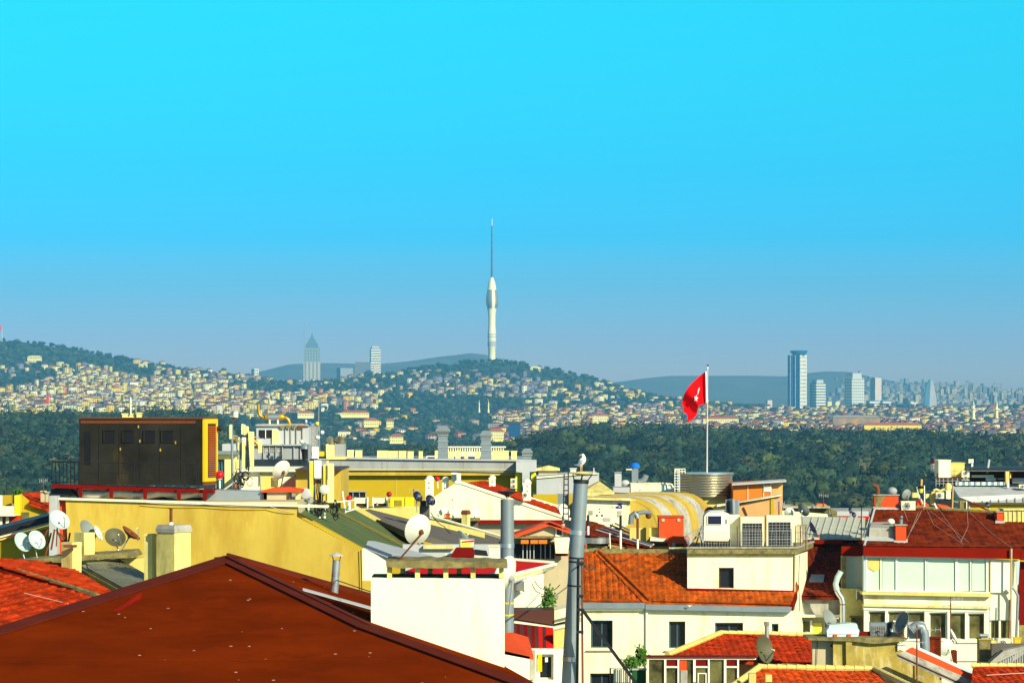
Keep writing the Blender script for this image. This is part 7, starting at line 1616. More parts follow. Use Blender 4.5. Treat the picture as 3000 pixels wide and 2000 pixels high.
# orange hut and peach wall
def hut():
    Y = 152; t = thing('orange_hut', 'orange panelled rooftop hut with white strips and a notice under a mono-pitch roof', 'hut', W(2220,1470,Y))
    part(t, 'walls', 'orange', lambda b: b.pprism([(2148,1416),(2148,1475),(2262,1470),(2262,1410)], Y, 3)); part(t, 'side_wall', 'peach', lambda b: b.pprism([(2262,1411),(2262,1480),(2293,1500),(2293,1408)], Y+.1, 3)); part(t, 'roof', 'greyl', lambda b: b.slab([W(2145,1416,Y-.4), W(2304,1406,Y-.4), W(2300,1402,Y+3), W(2150,1412,Y+3)], (0,0,-.09)))
    for x in (2190, 2236, 2258): part(t, 'white_strip', 'frame', lambda b: b.pbox(x, x+1.8, 1414, 1468, Y-.04, .03))
    nt_ = part(t, 'notice', 'frame', lambda b: b.pbox(2238, 2259, 1421, 1440, Y-.07, .02)); part(nt_, 'notice_lines', 'grey', lambda b: [b.pbox(2241, 2256, 1424+i*4, 1425.5+i*4, Y-.08, .008) for i in range(4)])
    Y = 148; t = thing('peach_building', 'peach rendered building with a slanting white coping below the orange hut', 'building', (PX(2220,Y), Y, GZ))
    part(t, 'wall', 'peach', lambda b: b.prism([(PX(x,Y), GZ if y == 1700 else PZ(y,Y)) for x, y in [(2158,1475),(2158,1700),(2292,1700),(2292,1449),(2170,1472)]], Y, Y+.4)); part(t, 'coping', 'cream', lambda b: b.slab([W(2100,1480,Y-.2), W(2160,1474,Y-.2), W(2290,1448,Y-.2), W(2290,1444,Y+.6), W(2160,1470,Y+.6), W(2100,1476,Y+.6)], (0,0,-.06)))
    part(t, 'yellow_return', 'yellow2', lambda b: b.pprism([(2258,1460),(2258,1520),(2268,1518),(2268,1457)], Y-.06, .05)); part(t, 'arched_vent', 'framed', lambda b: b.pprism([(2175,1488),(2186,1512),(2190,1508),(2182,1488),(2178,1484)], Y-.05, .04)); part(t, 'left_wall', 'paley', lambda b: b.pprism([(2050,1478),(2050,1600),(2158,1600),(2158,1476)], Y+.5, .3))
    t = thing('curved_sheet', 'curled pale steel sheet above the white rounded cabinet', 'metal sheet', W(2143,1505,134)); Y = 134
    def cs(b):
        pts = [(2125+ i*4.4, 1462+3*math.sin(i*1.1), Y+.3*math.sin(i*.9)) for i in range(10)]; V = [W(x,y,z) for x,y,z in pts] + [W(x+.5,y+44,z) for x,y,z in pts]; b.add(V, [(i,i+1,i+11,i+10) for i in range(9)])
    o = part(t, 'sheet', 'steel', cs); o.modifiers.new('th','SOLIDIFY').thickness = .03
    part(t, 'dark_tube', 'framed', lambda b: b.lathe(W(2080,1500,Y), [(.25,0),(.25,-.05),(.2,-.05),(.2,0)], 18, axis='Y'))
hut()
# machinery left of the tank
Y = 157
t = thing('air_handler', 'grey air handler with an upright square duct left of the blue capped vent', 'ventilation unit', W(1820,1452,Y)); part(t, 'box', 'greyl', lambda b: b.pbox(1797, 1845, 1426, 1452, Y, 1.4)); part(t, 'duct', 'greyl', lambda b: b.pbox(1801, 1821, 1383, 1426, Y+.3, .4)); part(t, 'duct_top', 'grey', lambda b: b.pbox(1800, 1822, 1382, 1384.5, Y+.25, .5)); part(t, 'bend', 'greyl', lambda b: b.sphere(W(1832,1415,Y+.5), .22, 14, 8, (1,.8,.8)), True); part(t, 'seam', 'grey', lambda b: b.pbox(1796, 1846, 1424.5, 1426, Y-.03, 1.45))
t = thing('capped_vent', 'grey vent duct with a domed bright blue cap', 'vent', W(1862,1420,Y)); part(t, 'duct', 'pipe', lambda b: b.pbox(1851, 1870, 1372, 1416, Y+.3, .35)); part(t, 'blue_cap', 'blue', lambda b: b.lathe((PX(1861,Y),Y+.45,0), [(15*Y/F,PZ(1371,Y)),(16*Y/F,PZ(1367,Y)),(11*Y/F,PZ(1358,Y)),(4*Y/F,PZ(1355,Y)),(.01,PZ(1354.5,Y))], 20), True); part(t, 'cap_neck', 'steelb', lambda b: b.lathe((PX(1861,Y),Y+.45,0), [(.16,PZ(1375,Y)),(.2,PZ(1371.3,Y))], 16)); part(t, 'side_bar', 'frame', lambda b: b.cyl(W(1834,1375,Y), W(1852,1375,Y), .03, .03, 6)); part(t, 'elbow', 'pipe', lambda b: b.tube([W(1868,1412,Y+.4), W(1880,1410,Y+.4), W(1888,1402,Y+.4), W(1893,1390,Y+.4)], .16, 12), True)
t = box_thing('white_unit', 'long white box unit between the blue capped vent and the steel tank', 'ventilation unit', 1848, 1938, 1416, 1448, Y, 1.6, 'cream'); part(t, 'handle_mark', 'grey', lambda b: b.pbox(1872, 1878, 1434, 1437, Y-.02, .015))
t = thing('skylight', 'small glazed skylight beside the steel tank', 'skylight', W(1960,1446,Y)); part(t, 'glass', 'teal', lambda b: b.pprism([(1940,1416),(1940,1440),(1978,1440),(1968,1420)], Y, 1)); part(t, 'frame', 'frame', lambda b: bars(b, [(W(1940,1415,Y-.05), W(1968,1418,Y-.05)), (W(1968,1418,Y-.05), W(1980,1442,Y-.05)), (W(1940,1440,Y-.05), W(1980,1442,Y-.05)), (W(1955,1417,Y-.05), W(1958,1440,Y-.05))], .04, 5))
t = wall_house('low_grey_house', 'grey block with beige attic left of the lattice mast and the gull', [(1572,1395),(1572,1700),(1755,1700),(1755,1388),(1735,1388)], 146, 6, 'greyl', cat='building'); Y = 146
part(t, 'attic', 'beige', lambda b: b.pprism([(1578,1372),(1578,1395),(1632,1394),(1632,1382),(1606,1367)], Y+3, 3)); part(t, 'attic_roof', 'mossy', lambda b: b.slab([W(1572,1372,Y+2.8), W(1606,1364,Y+2.8), W(1640,1372,Y+2.8), W(1640,1370,Y+7), W(1606,1362,Y+7), W(1572,1370,Y+7)], (0,0,-.1))); part(t, 'parapet', 'cream', lambda b: b.slab([W(1572,1397,Y-.1), W(1700,1386,Y-.1), W(1755,1385,Y-.1), W(1755,1388,Y-.1), W(1700,1390,Y-.1), W(1572,1401,Y-.1)], (0,.1,0)))
part(t, 'yellow_wall', 'yellow2', lambda b: b.pbox(1562, 1634, 1448, 1500, Y-3, .3)); part(t, 'white_post', 'frame', lambda b: b.pbox(1739, 1741, 1370, 1388, Y, .05)); part(t, 'grey_wall', 'pipe', lambda b: b.pbox(1634, 1664, 1446, 1475, Y-3, .3)); part(t, 'small_window', 'pipe', lambda b: b.pbox(1735, 1757, 1424, 1435, Y-.1, .09)); part(t, 'yellow_band', 'yellow', lambda b: b.pbox(1665, 1720, 1445, 1530, Y-3.2, .3))
part(t, 'side_roof', 'mossy', lambda b: b.slab([W(1757,1410,Y-1), W(1800,1440,Y-3), W(1700,1445,Y-3), W(1700,1438,Y+1), W(1740,1408,Y+2)], (0,0,-.1)))
t = thing('lattice_mast', 'thin dark lattice mast just left of the leaning flue', 'mast', W(1660,1530,100)); Y = 100
part(t, 'lattice', 'blackm', lambda b: bars(b, [(W(1650,1525,Y), W(1653,1388,Y)), (W(1665,1525,Y), W(1665,1368,Y))] + [(W(1651,y,Y), W(1665,y,Y)) for y in range(1402,1520,17)], .02, 5)); 
dish('oval grey dish behind the thin lattice mast', 1650, 1497, 30, 42, 104, (1650,1530), m='dishw', turn=1, arm='grey')
box_thing('white_box', 'small white box near the gull left of the cap', 'box', 1671, 1688, 1372, 1382, 140, .5, 'dishw')

# ---- roofs between penthouse and right building
def right_gap():
    t = thing('brown_tile_house', 'dark red tiled roof in shadow with a skylight right of the penthouse', 'house', (PX(2420,136), 137, GZ))
    P1 = Plane((2365,1745,131),(2480,1745,131),(2420,1582,138)); mb = sheet(P1, [P1.at(2340,1748), P1.at(2475,1748), P1.at(2545,1580), P1.at(2352,1580)], (1,0,0), tw=.24, amp=.03, course=.30); mb.build('roof', M_['tiled'], t)
    part(t, 'skylight', 'pipe', lambda b: b.slab([P1.at(2370,1706,.1), P1.at(2412,1706,.1), P1.at(2416,1688,.1), P1.at(2376,1688,.1)], (0,0,-.08))); part(t, 'wall', 'conc', lambda b: b.pbox(2350, 2470, 1747, 1802, 131.2, .3)); part(t, 'lower_wall', 'beige', lambda b: b.pbox(2340, 2540, 1802, 2200, 131.6, .3)); part(t, 'sill_band', 'cream', lambda b: b.pbox(2348, 2470, 1800, 1807, 130.9, .3))
    part(t, 'left_shutter', 'lime', lambda b: b.pbox(2381, 2408, 1823, 1864, 131.55, .03)); part(t, 'window_left', 'glasso', lambda b: b.pbox(2350, 2372, 1820, 1864, 131.55, .03)); part(t, 'window_mullion', 'frame', lambda b: b.pbox(2373, 2380, 1816, 1866, 131.5, .09))
    t = thing('metal_roof_house', 'pale standing seam metal roof behind the penthouse', 'house', (PX(2450,139), 141, GZ))
    P2 = Plane((2365,1581,137.5),(2532,1581,137.5),(2400,1520,143)); part(t, 'metal_roof', mat('pale_green_metal', (0.50,0.50,0.36), rough=.5, var=.08), lambda b: b.slab([P2.at(2352,1581,.1), P2.at(2532,1581,.1), P2.at(2535,1522,.1), P2.at(2345,1518,.1)], (0,0,-.1)))
    for i in range(9): part(t, 'seam', 'greyl', lambda b: b.cyl(P2.at(2362+i*21,1581,.12), P2.at(2380+i*21,1521,.12), .025, .025, 4))
    part(t, 'eave', 'redf', lambda b: b.slab([P2.at(2352,1583,.05), P2.at(2470,1583,.05), P2.at(2470,1590,.05), P2.at(2352,1588,.05)], (0,0,-.1)))
    t = wall_house('low_far_house', 'low cream house with moss coloured upper wall behind the metal roof', [(2290,1495),(2290,1700),(2450,1700),(2450,1520),(2435,1506)], 150, .5, 'cream'); Y = 150
    part(t, 'olive_wall', 'glasso', lambda b: b.pbox(2300, 2430, 1486, 1505, Y+1, 2)); part(t, 'roof_edge', 'conc', lambda b: b.pbox(2295, 2432, 1482, 1488, Y+.6, 3)); part(t, 'green_tarp', 'green', lambda b: b.pbox(2330, 2380, 1472, 1482, Y+1.5, 1)); part(t, 'orange_tarp', 'orange', lambda b: b.pprism([(2388,1482),(2425,1482),(2420,1476),(2395,1475)], Y+1.5, 1))
    part(t, 'striped_post', 'moss', lambda b: b.pprism([(2432,1488),(2438,1512),(2452,1512),(2448,1495)], Y-.2, .3)); part(t, 'right_wall', 'greyl', lambda b: b.pbox(2452, 2545, 1497, 1516, Y+1, 1)); part(t, 'red_box', 'redp', lambda b: b.pbox(2456, 2490, 1511, 1517, Y, .4)); part(t, 'red_box', 'redp', lambda b: b.pbox(2516, 2545, 1512, 1520, Y, .4))
    dish('upper one of two small shade-painted navy dishes behind the metal roof', 2490, 1495, 12, 17, 147, (2494,1515), m='dishd', turn=1, lnb=False); dish('lower one of two small shade-painted navy dishes behind the metal roof', 2500, 1508, 14, 18, 146, (2503,1522), m='dishd', turn=1, lnb=False)
    part(thing('thin_mast','thin dark mast in front of the pale metal roof','mast',W(2524,1600,136)), 'pole', 'blackm', lambda b: b.cyl(W(2523,1600,136), W(2524,1480,136), .025, .02, 5))
right_gap()

# ---- the large building at right
PB = Plane((2530,1600,129.5),(2960,1606,129.5),(2750,1498,134.5))
def right_building():
    Y = 130; t = thing('apartment_house', 'cream apartment house with wide glazed balconies and a dark red tiled roof at the right', 'house', (PX(2750,Y), Y+3, GZ))
    mb = sheet(PB, [PB.at(2530,1601), PB.at(3400,1609), PB.at(3400,1512), PB.at(2555,1486)], (1,0,0), tw=.25, amp=.018, course=.26, lift=.03); mb.build('roof', M_['tiled'], t)
    part(t, 'roof_ridge', 'moss', lambda b: b.cyl(PB.at(2630,1488,.08), PB.at(2925,1505,.08), .07, .07, 6)); part(t, 'left_verge', 'greyl', lambda b: b.cyl(PB.at(2532,1600,.05), PB.at(2562,1492,.05), .05, .05, 6))
    part(t, 'fascia', 'redf', lambda b: b.pprism([(2530,1601),(2530,1627),(2990,1637),(2990,1608)], Y-.75, .3)); part(t, 'fascia_left', 'redf', lambda b: b.pprism([(2466,1600),(2466,1627),(2529,1628),(2529,1601)], Y+1.2, .3)); part(t, 'fascia_right', 'redf', lambda b: b.pprism([(2991,1612),(2991,1640),(3400,1650),(3400,1615)], Y-.5, .3))
    # upper glazed bay
    mb = MB(); mb.pbox(2530, 2536, 1628, 1735, Y-.45, .5); mb.build('corner_board', M_['dishb'], t)
    part(t, 'bay_frame', 'frame', lambda b: (b.pprism([(2536,1628),(2536,1633),(2902,1640),(2902,1634)], Y-.5, .12), b.pprism([(2536,1727),(2536,1731),(2900,1737),(2900,1733)], Y-.5, .12)))
    xs = [2537, 2579, 2583, 2624, 2629, 2710, 2715, 2799, 2803, 2842, 2846, 2890]
    for i in range(0, len(xs), 2): part(t, 'glass_pane', 'glassg', lambda b: b.pbox(xs[i]+2, xs[i+1]-1, 1636, 1730, Y-.40, .02))
    for x, w_ in ((2536,5),(2579,4),(2624,6),(2710,3),(2799,7),(2842,4),(2889,7)): part(t, 'frame_post', 'frame', lambda b: b.pbox(x, x+w_, 1634, 1734, Y-.47, .14))
    part(t, 'blue_post', 'dishb', lambda b: b.pbox(2713.3, 2719, 1635, 1731, Y-.46, .1)); part(t, 'blind_tear', 'paley', lambda b: b.pprism([(2543,1638),(2543,1662),(2556,1670),(2563,1674),(2576,1668),(2577,1638)], Y-.43, .015))
    part(t, 'bay_interior', 'glassg', lambda b: b.pbox(2537, 2898, 1634, 1735, Y-.2, .1))
    part(t, 'right_wall', 'white', lambda b: b.pprism([(2902,1636),(2902,1734),(2959,1736),(2959,1640)], Y-.5, .3)); part(t, 'right_lower_wall', 'cream', lambda b: b.pbox(2900, 2962, 1736, 1815, Y-.35, .3))
    # slab bands
    part(t, 'balcony_band', 'paley', lambda b: b.pprism([(2526,1733),(2526,1741),(2905,1748),(2905,1738)], Y-.75, 1.0)); part(t, 'spandrel', 'cream', lambda b: b.pprism([(2532,1742),(2532,1769),(2900,1777),(2900,1748)], Y-.45, .4)); part(t, 'lower_band', 'mossy', lambda b: b.pprism([(2530,1769),(2530,1775),(2898,1783),(2898,1776)], Y-.62, .6)); part(t, 'lintel', 'white', lambda b: b.pprism([(2531,1776),(2531,1786),(2897,1792),(2897,1784)], Y-.50, .45))
    holes = [(2544,2594,1789,1862),(2601,2650,1790,1864),(2657,2709,1791,1866),(2722,2772,1793,1869),(2783,2828,1794,1872),(2836,2884,1795,1872)]
    mb = wall_with_holes(2532, 2898, 1787, 1876, Y-.45, .3, holes); mb.build('window_wall', M_['white'], t)
    for i, h in enumerate(holes): window(t, h[0], h[1], h[2], h[3], Y-.2, 'frame', 'glasso', 0, False, fw=.04, trans=None)
    part(t, 'pier', 'dishb', lambda b: b.pbox(2775, 2779, 1790, 1872, Y-.5, .04)); part(t, 'base_wall', 'cream', lambda b: b.pbox(2532, 2905, 1876, 1935, Y-.4, .3)); part(t, 'lower_wall', 'cream', lambda b: b.pbox(2470, 3400, 1935, 2200, Y-.3, .3)); part(t, 'inner_sill', 'white', lambda b: b.pbox(2805, 2900, 1877, 1882, Y-.5, .09))
    part(t, 'right_window_wall', 'cream', lambda b: b.pbox(2900, 2985, 1815, 1935, Y-.2, .2))
    for a, b_ in ((2905,2926),(2932,2956)): part(t, 'right_window', 'glasso', lambda b: b.pbox(a, b_, 1818, 1866, Y-.24, .03))
    part(t, 'right_mullion', 'frame', lambda b: b.pbox(2926.3, 2931.7, 1816, 1868, Y-.3, .09))
    # left recess
    part(t, 'left_pier', 'moss', lambda b: b.pbox(2466, 2479, 1628, 1727, Y+.9, .4)); part(t, 'recess_wall', 'white', lambda b: b.pbox(2479.2, 2530, 1628, 1726, Y+1.3, .2)); part(t, 'left_lower_wall', 'mossy', lambda b: b.pbox(2466, 2532, 1727, 1935, Y+.8, .4)); part(t, 'left_base_ledge', 'mossy', lambda b: b.pbox(2464, 2530, 1723, 1728, Y+.7, .6)); part(t, 'small_window', 'glasso', lambda b: b.pbox(2494, 2528, 1808, 1864, Y+.75, .03)); part(t, 'window_hood', 'moss', lambda b: b.pbox(2490, 2530, 1804, 1808, Y+.5, .3))
    ac_unit('air conditioner on the side wall left of the glazed bay', 2510, 2527, 1727, 1757, Y+.3, .3, grille='mesh')
    # right side pipes
    part(t, 'downpipe', 'beige', lambda b: b.cyl(W(2963,1606,Y-.9), W(2962,1880,Y-.9), .04, .04, 8)); part(t, 'rusty_pipe', 'rust', lambda b: b.cyl(W(2958,1755,Y-.95), W(2955,1900,Y-.95), .03, .03, 8)); part(t, 'corner_strip', 'dishb', lambda b: b.pprism([(2976,1640),(2978,1710),(2984,1712),(2988,1640)], Y-.6, .1)); part(t, 'corner_wall', 'cream', lambda b: b.pbox(2965, 2979, 1640, 1890, Y-.3, .3)); part(t, 'grey_drain', 'pipe', lambda b: b.tube([W(2963,1716,Y-.8), W(2975,1730,Y-.8), W(2982,1745,Y-.8), W(2977,1880,Y-.8)], .06, 8), True); part(t, 'dark_side', 'redst', lambda b: b.pprism([(2989,1645),(2980,1830),(3400,1840),(3400,1650)], Y+.1, .3)); part(t, 'olive_side', 'moss', lambda b: b.pprism([(2982,1830),(2980,1935),(3400,1935),(3400,1830)], Y+.05, .3))
right_building()
t = thing('duct_pipe', 'silver duct with a blue bend running down the left of the right building', 'duct', W(2465,1830,129.5)); Y = 129.8
part(t, 'upper_bend', 'blue_duct', lambda b: b.tube([W(2464,1672,Y), W(2454,1690,Y), W(2448,1710,Y), W(2452,1728,Y)], .12, 12), True) if 'blue_duct' in M_ else part(t, 'upper_bend', 'dishb', lambda b: b.tube([W(2464,1672,Y), W(2454,1690,Y), W(2448,1710,Y), W(2452,1728,Y)], .12, 12), True)
part(t, 'duct', 'steelb', lambda b: b.tube([W(2452,1728,Y), W(2458,1740,Y), W(2466,1750,Y), W(2469,1765,Y), W(2469,1830,Y)], .12, 12), True); part(t, 'duct_ring', 'rust', lambda b: b.cyl(W(2469,1768,Y), W(2469,1771,Y), .13, .13, 12))
# things on the dark red roof
def on(px, py, h=0): return PB.at(px, py, h)
def roof_chimney(label, x0, x1, yt, yb, m, d=.7, capm='conc'):
    p = on((x0+x1)/2, yb); Y = p.y; t = thing('chimney', label, 'chimney', p)
    part(t, 'stack', m, lambda b: b.box(PX(x0,Y), PX(x1,Y), Y, Y+d, p.z-.3, PZ(yt+3,Y))); part(t, 'cap', capm, lambda b: b.box(PX(x0,Y)-.05, PX(x1,Y)+.05, Y-.05, Y+d+.05, PZ(yt+3,Y)+.003, PZ(yt,Y))); part(t, 'flashing', 'greyl', lambda b: b.slab([on(x0-5, yb+3, .05), on(x1+4, yb+3, .05), on(x1+4, yb-4, .08), on(x0-5, yb-4, .08)], (0,0,-.03)))
    return t, Y
t, Yc = roof_chimney('wide orange red chimney with a rusty elbow at the top left of the dark roof', 2562, 2632, 1448, 1490, 'orangebr'); part(t, 'moss_patch', 'moss', lambda b: b.pprism([(2566,1453),(2564,1488),(2584,1488),(2580,1470),(2595,1452)], Yc-.02, .015))
part(t, 'elbow', 'rust', lambda b: b.tube([W(2572,1449,Yc+.3), W(2572,1432,Yc+.3), W(2568,1424,Yc+.3), W(2558,1420,Yc+.3)], .09, 8), True); part(t, 'cowl_ball', 'grey', lambda b: b.sphere(W(2614,1438,Yc+.4), .22, 12, 8, (1,1,.8)), True)
t, Yc = roof_chimney('small upright orange chimney beside the grey dormer', 2624, 2655, 1536, 1588, 'orangebr')
t, Yc = roof_chimney('small orange chimney at the right end of the dark roof', 2921, 2940, 1497, 1530, 'orangebr'); part(thing('dormer_block','greenish panelled dormer box at the right edge of the dark roof','dormer',W(2975,1532,Yc)), 'body', 'mossy', lambda b: (b.pbox(2942, 3400, 1494, 1530, Yc+.05, 1.2), b.pbox(2940, 3400, 1490, 1494, Yc-.05, 1.4)) + tuple(b.pbox(x, x+1, 1495, 1530, Yc, .05) for x in range(2955, 3050, 13)))
p = on(2585, 1580); t = thing('dormer', 'grey green dormer with a white domed vent on the dark red roof', 'dormer', p); Yd = p.y
part(t, 'body', 'conc', lambda b: b.add([W(2545,1578,Yd), W(2622,1578,Yd), W(2624,1545,Yd), W(2548,1545,Yd), W(2553,1528,Yd+2.2), W(2622,1527,Yd+2.2), W(2545,1578,Yd+2.4), W(2622,1578,Yd+2.4)], [(0,1,2,3),(3,2,5,4),(1,7,5,2),(0,3,4,6),(4,5,7,6)])); part(t, 'sill', 'greyl', lambda b: b.slab([on(2530,1586,.1), on(2618,1588,.1), on(2618,1578,.1), on(2538,1576,.1)], (0,0,-.05))); part(t, 'dome_vent', 'frame', lambda b: b.sphere(W(2610,1527,Yd+1), .16, 14, 8, (1,1,.8)), True); part(t, 'small_cowl', 'pipe', lambda b: (b.cyl(W(2639,1545,Yd+1), W(2640,1520,Yd+1), .08, .08, 10), b.sphere(W(2641,1514,Yd+1), .07, 10, 6)))
ac_unit('white air conditioner standing on the ridge of the dark red roof', 2641, 2682, 1468, 1495, 134.5, .4)
dish('round pale grey dish above the ridge air conditioner', 2658, 1449, 27, 32, 135, (2660,1470), m='dishg', turn=-1, back=True)
t = thing('lantern_cowl', 'yellow and black chimney cowl with a pinkish pipe in the antenna clutter', 'chimney', W(2699,1475,135.5)); Y = 135.5
part(t, 'pipe', 'peach', lambda b: b.cyl(W(2699,1430,Y), W(2700,1403,Y), .05, .05, 8)); part(t, 'cowl', 'blackm', lambda b: b.lathe((PX(2698,Y),Y,0), [(.13,PZ(1430,Y)),(.15,PZ(1426,Y)),(.05,PZ(1422,Y))], 14)); part(t, 'lantern', 'lime', lambda b: b.lathe((PX(2698,Y),Y,0), [(.09,PZ(1443,Y)),(.11,PZ(1431,Y))], 12)); part(t, 'legs', 'frame', lambda b: bars(b, [(W(2686,1426,Y), W(2693,1460,Y)), (W(2708,1422,Y), W(2709,1490,Y-.5)), (W(2690,1445,Y), W(2704,1475,Y))], .025, 5)); part(t, 'base', 'orangebr', lambda b: b.pprism([(2682,1470),(2684,1494),(2721,1496),(2722,1478),(2700,1462)], Y+.1, .8))
t = thing('roof_clutter', 'cream tanks and boxes heaped between lantern cowl and far terrace', 'water tank', W(2740,1495,137)); Y = 137
part(t, 'box', 'mossy', lambda b: (b.pbox(2673, 2690, 1443, 1457, Y, .5), b.pbox(2712, 2724, 1446, 1460, Y, .5))); part(t, 'tank', 'paley', lambda b: b.lathe((PX(2733,Y),Y,0), [(.12,PZ(1478,Y)),(.13,PZ(1446,Y)),(.06,PZ(1439,Y))], 14), True); part(t, 'dome', 'mossy', lambda b: b.sphere(W(2778,1426,Y), .16, 12, 8, (1,1,1.2)), True); part(t, 'black_cover', 'blackm', lambda b: b.pprism([(2745,1470),(2795,1485),(2790,1462),(2768,1461)], Y-.3, .8)); part(t, 'bent_pipe', 'mossy', lambda b: b.tube([W(2735,1437,Y), W(2742,1433,Y), W(2755,1438,Y), W(2768,1432,Y)], .06, 8), True)
ac_unit('air conditioner in the clutter left of the white narrow box', 2742, 2766, 1442, 1461, 136.5, .35)
box_thing('narrow_box', 'narrow white box beside the clutter air conditioner', 'box', 2773, 2785, 1437, 1461, 136.6, .3, 'white')
part(thing('striped_pole','pink and white pole standing in front of the grey sloped band','pole',W(2791,1488,134)), 'pole', 'peach', lambda b: b.cyl(W(2790,1488,134), W(2792,1422,134), .035, .03, 8))
t = thing('small_red_roof', 'small orange red roof piece behind the dark ridge', 'roof', W(2760,1495,135)); part(t, 'roof', 'orangebr', lambda b: b.slab([W(2738,1473,134.8), W(2745,1488,134.6), W(2808,1496,134.6), W(2775,1480,135.5)], (0,0,-.1))); part(t, 'verge', 'frame', lambda b: b.cyl(W(2737,1474,134.7), W(2745,1490,134.6), .04, .04, 6)); part(t, 'end_wall', 'moss', lambda b: b.pbox(2812, 2832, 1466, 1500, 136, .4)); part(t, 'white_post', 'frame', lambda b: b.pbox(2831, 2833.5, 1468, 1495, 135.9, .05))
for pts in ([(2648,1497),(2660,1530)],[(2690,1505),(2655,1588)],[(2712,1490),(2735,1540),(2822,1597)],[(2720,1495),(2838,1592)],[(2750,1494),(2818,1590)],[(2833,1500),(2836,1545),(2815,1590)],[(2836,1500),(2905,1565),(2962,1606)],[(2668,1560),(2700,1500)]):
    wire('roof_cable', f'pale roof cable to {"the dormer" if pts[-1][0] < 2700 else "the far right downpipe" if pts[-1][0] > 2900 else "the middle of the eave"} from {"far left" if pts[0][0] < 2660 else "left" if pts[0][0] < 2700 else "just behind the lantern cowl" if pts[0][0] < 2715 else "right of the lantern cowl" if pts[0][0] < 2725 else "the ridge centre" if pts[0][0] < 2760 else "the white post"}', [on(a, b, .06) for a, b in pts], .006, M_['cablew'])
# far right terrace building
t = wall_house('terrace_building', 'yellow building with grey sloped metal band and dark roof terrace, right edge', [(2838,1472),(2838,1700),(3400,1700),(3400,1472)], 152, .5, 'yellow2', cat='building'); Y = 152
part(t, 'metal_band', 'greyl', lambda b: b.slab([W(2790,1424,Y+2), W(3400,1429,Y+2), W(3400,1472,Y-.4), W(2850,1471,Y-.4), W(2810,1455,Y-.4)], (0,.2,-.1)))
for x in range(2830, 3400, 24): part(t, 'band_seam', 'grey', lambda b: b.cyl(W(x,1428,Y+1.75), W(x+1,1470,Y-.43), .025, .025, 4))
part(t, 'white_corner', 'greyl', lambda b: b.pbox(2838, 2842, 1474, 1540, Y-.1, .09)); part(t, 'red_verge', 'redst', lambda b: b.slab([W(2835,1470,Y-1), W(2895,1496,Y-1), W(2905,1496,Y-1), W(2842,1468,Y-1)], (0,.3,0)))
part(t, 'terrace_floor', 'blackm', lambda b: b.pbox(2795, 3400, 1419, 1425, Y+2, 6)); part(t, 'terrace_back', 'framed', lambda b: b.pbox(2842, 3400, 1376, 1420, Y+7, .3)); part(t, 'terrace_roof', 'blackm', lambda b: b.pbox(2838, 3400, 1371, 1376, Y+2, 5.5)); part(t, 'roof_beam', 'frame', lambda b: b.pbox(2842, 3400, 1377, 1380, Y+2.2, .2)); part(t, 'cream_column', 'paley', lambda b: b.pbox(2946, 2957, 1380, 1421, Y+2.1, .4)); part(t, 'orange_door', 'orangebr', lambda b: b.pbox(2957.5, 2968, 1384, 1418, Y+6.6, .2)); part(t, 'side_return', 'paley', lambda b: b.pbox(2959,2962,1384,1400,Y+2.4,.1))
part(t, 'glass_railing', 'teal', lambda b: b.pbox(2800, 2945, 1411, 1421, Y+1.9, .04)); part(t, 'rail_posts', 'redst', lambda b: [b.pbox(x, x+1.5, 1408, 1422, Y+1.8, .05) for x in range(2808, 2945, 17)]); part(t, 'table_row', 'frame', lambda b: (b.pbox(2848, 2912, 1391, 1398, Y+3, .5), b.pbox(2890, 2918, 1399, 1408, Y+3, .3), b.pbox(2922,2942,1401,1403,Y+3,.2))); part(t, 'flue', 'greyl', lambda b: b.cyl(W(2892,1385,Y+3), W(2898,1345,Y+3), .06, .06, 8)); part(t, 'grey_cabinet', 'greyl', lambda b: b.pbox(2966, 3000, 1400, 1414, Y+3, .4)); part(t, 'teal_bottle', 'teal', lambda b: b.lathe((PX(2967,Y),Y+1.5,0), [(.07,PZ(1430,Y)),(.07,PZ(1418,Y)),(.03,PZ(1411,Y))], 10), True)
ac_unit('white air conditioner at the right edge of the terrace', 2986, 3010, 1419, 1431, Y+1, .3)
t = thing('steel_stand', 'dark steel frame carrying the white and yellow boxes', 'steel frame', W(2790,1425,Y+2))
part(t, 'frame', 'framed', lambda b: (b.pbox(2745, 2840, 1398, 1404, Y+2.2, 2), b.pbox(2745, 2750, 1385, 1420, Y+2.3, .1))); part(t, 'rails', 'grey', lambda b: bars(b, [(W(x,1400,Y+2), W(x,1424,Y+2)) for x in (2742,2752,2764,2777,2790,2805)] + [(W(2742,1408,Y+2), W(2810,1408,Y+2)), (W(2742,1416,Y+2), W(2810,1416,Y+2))], .02, 5)); part(t, 'painted_under_shadow', 'blackm', lambda b: b.pbox(2746, 2800, 1404, 1424, Y+3, .5))  # black block under the frame stands in for the shade there
box_thing('white_cabinet', 'tall white cabinet on the dark steel frame at the upper right', 'cabinet', 2750, 2785, 1348, 1398, Y+2.3, 1.5, 'white')
t = box_thing('yellow_cabinet', 'pale yellow cabinet with a square grille right of the tall white cabinet', 'cabinet', 2785.5, 2826, 1356, 1396, Y+3, 1.5, 'paley'); part(t, 'grille', 'mossy', lambda b: [b.pbox(2786+i*10, 2795+i*10, 1369+j*11, 1379+j*11, Y+2.96, .03) for i in range(2) for j in range(2)])
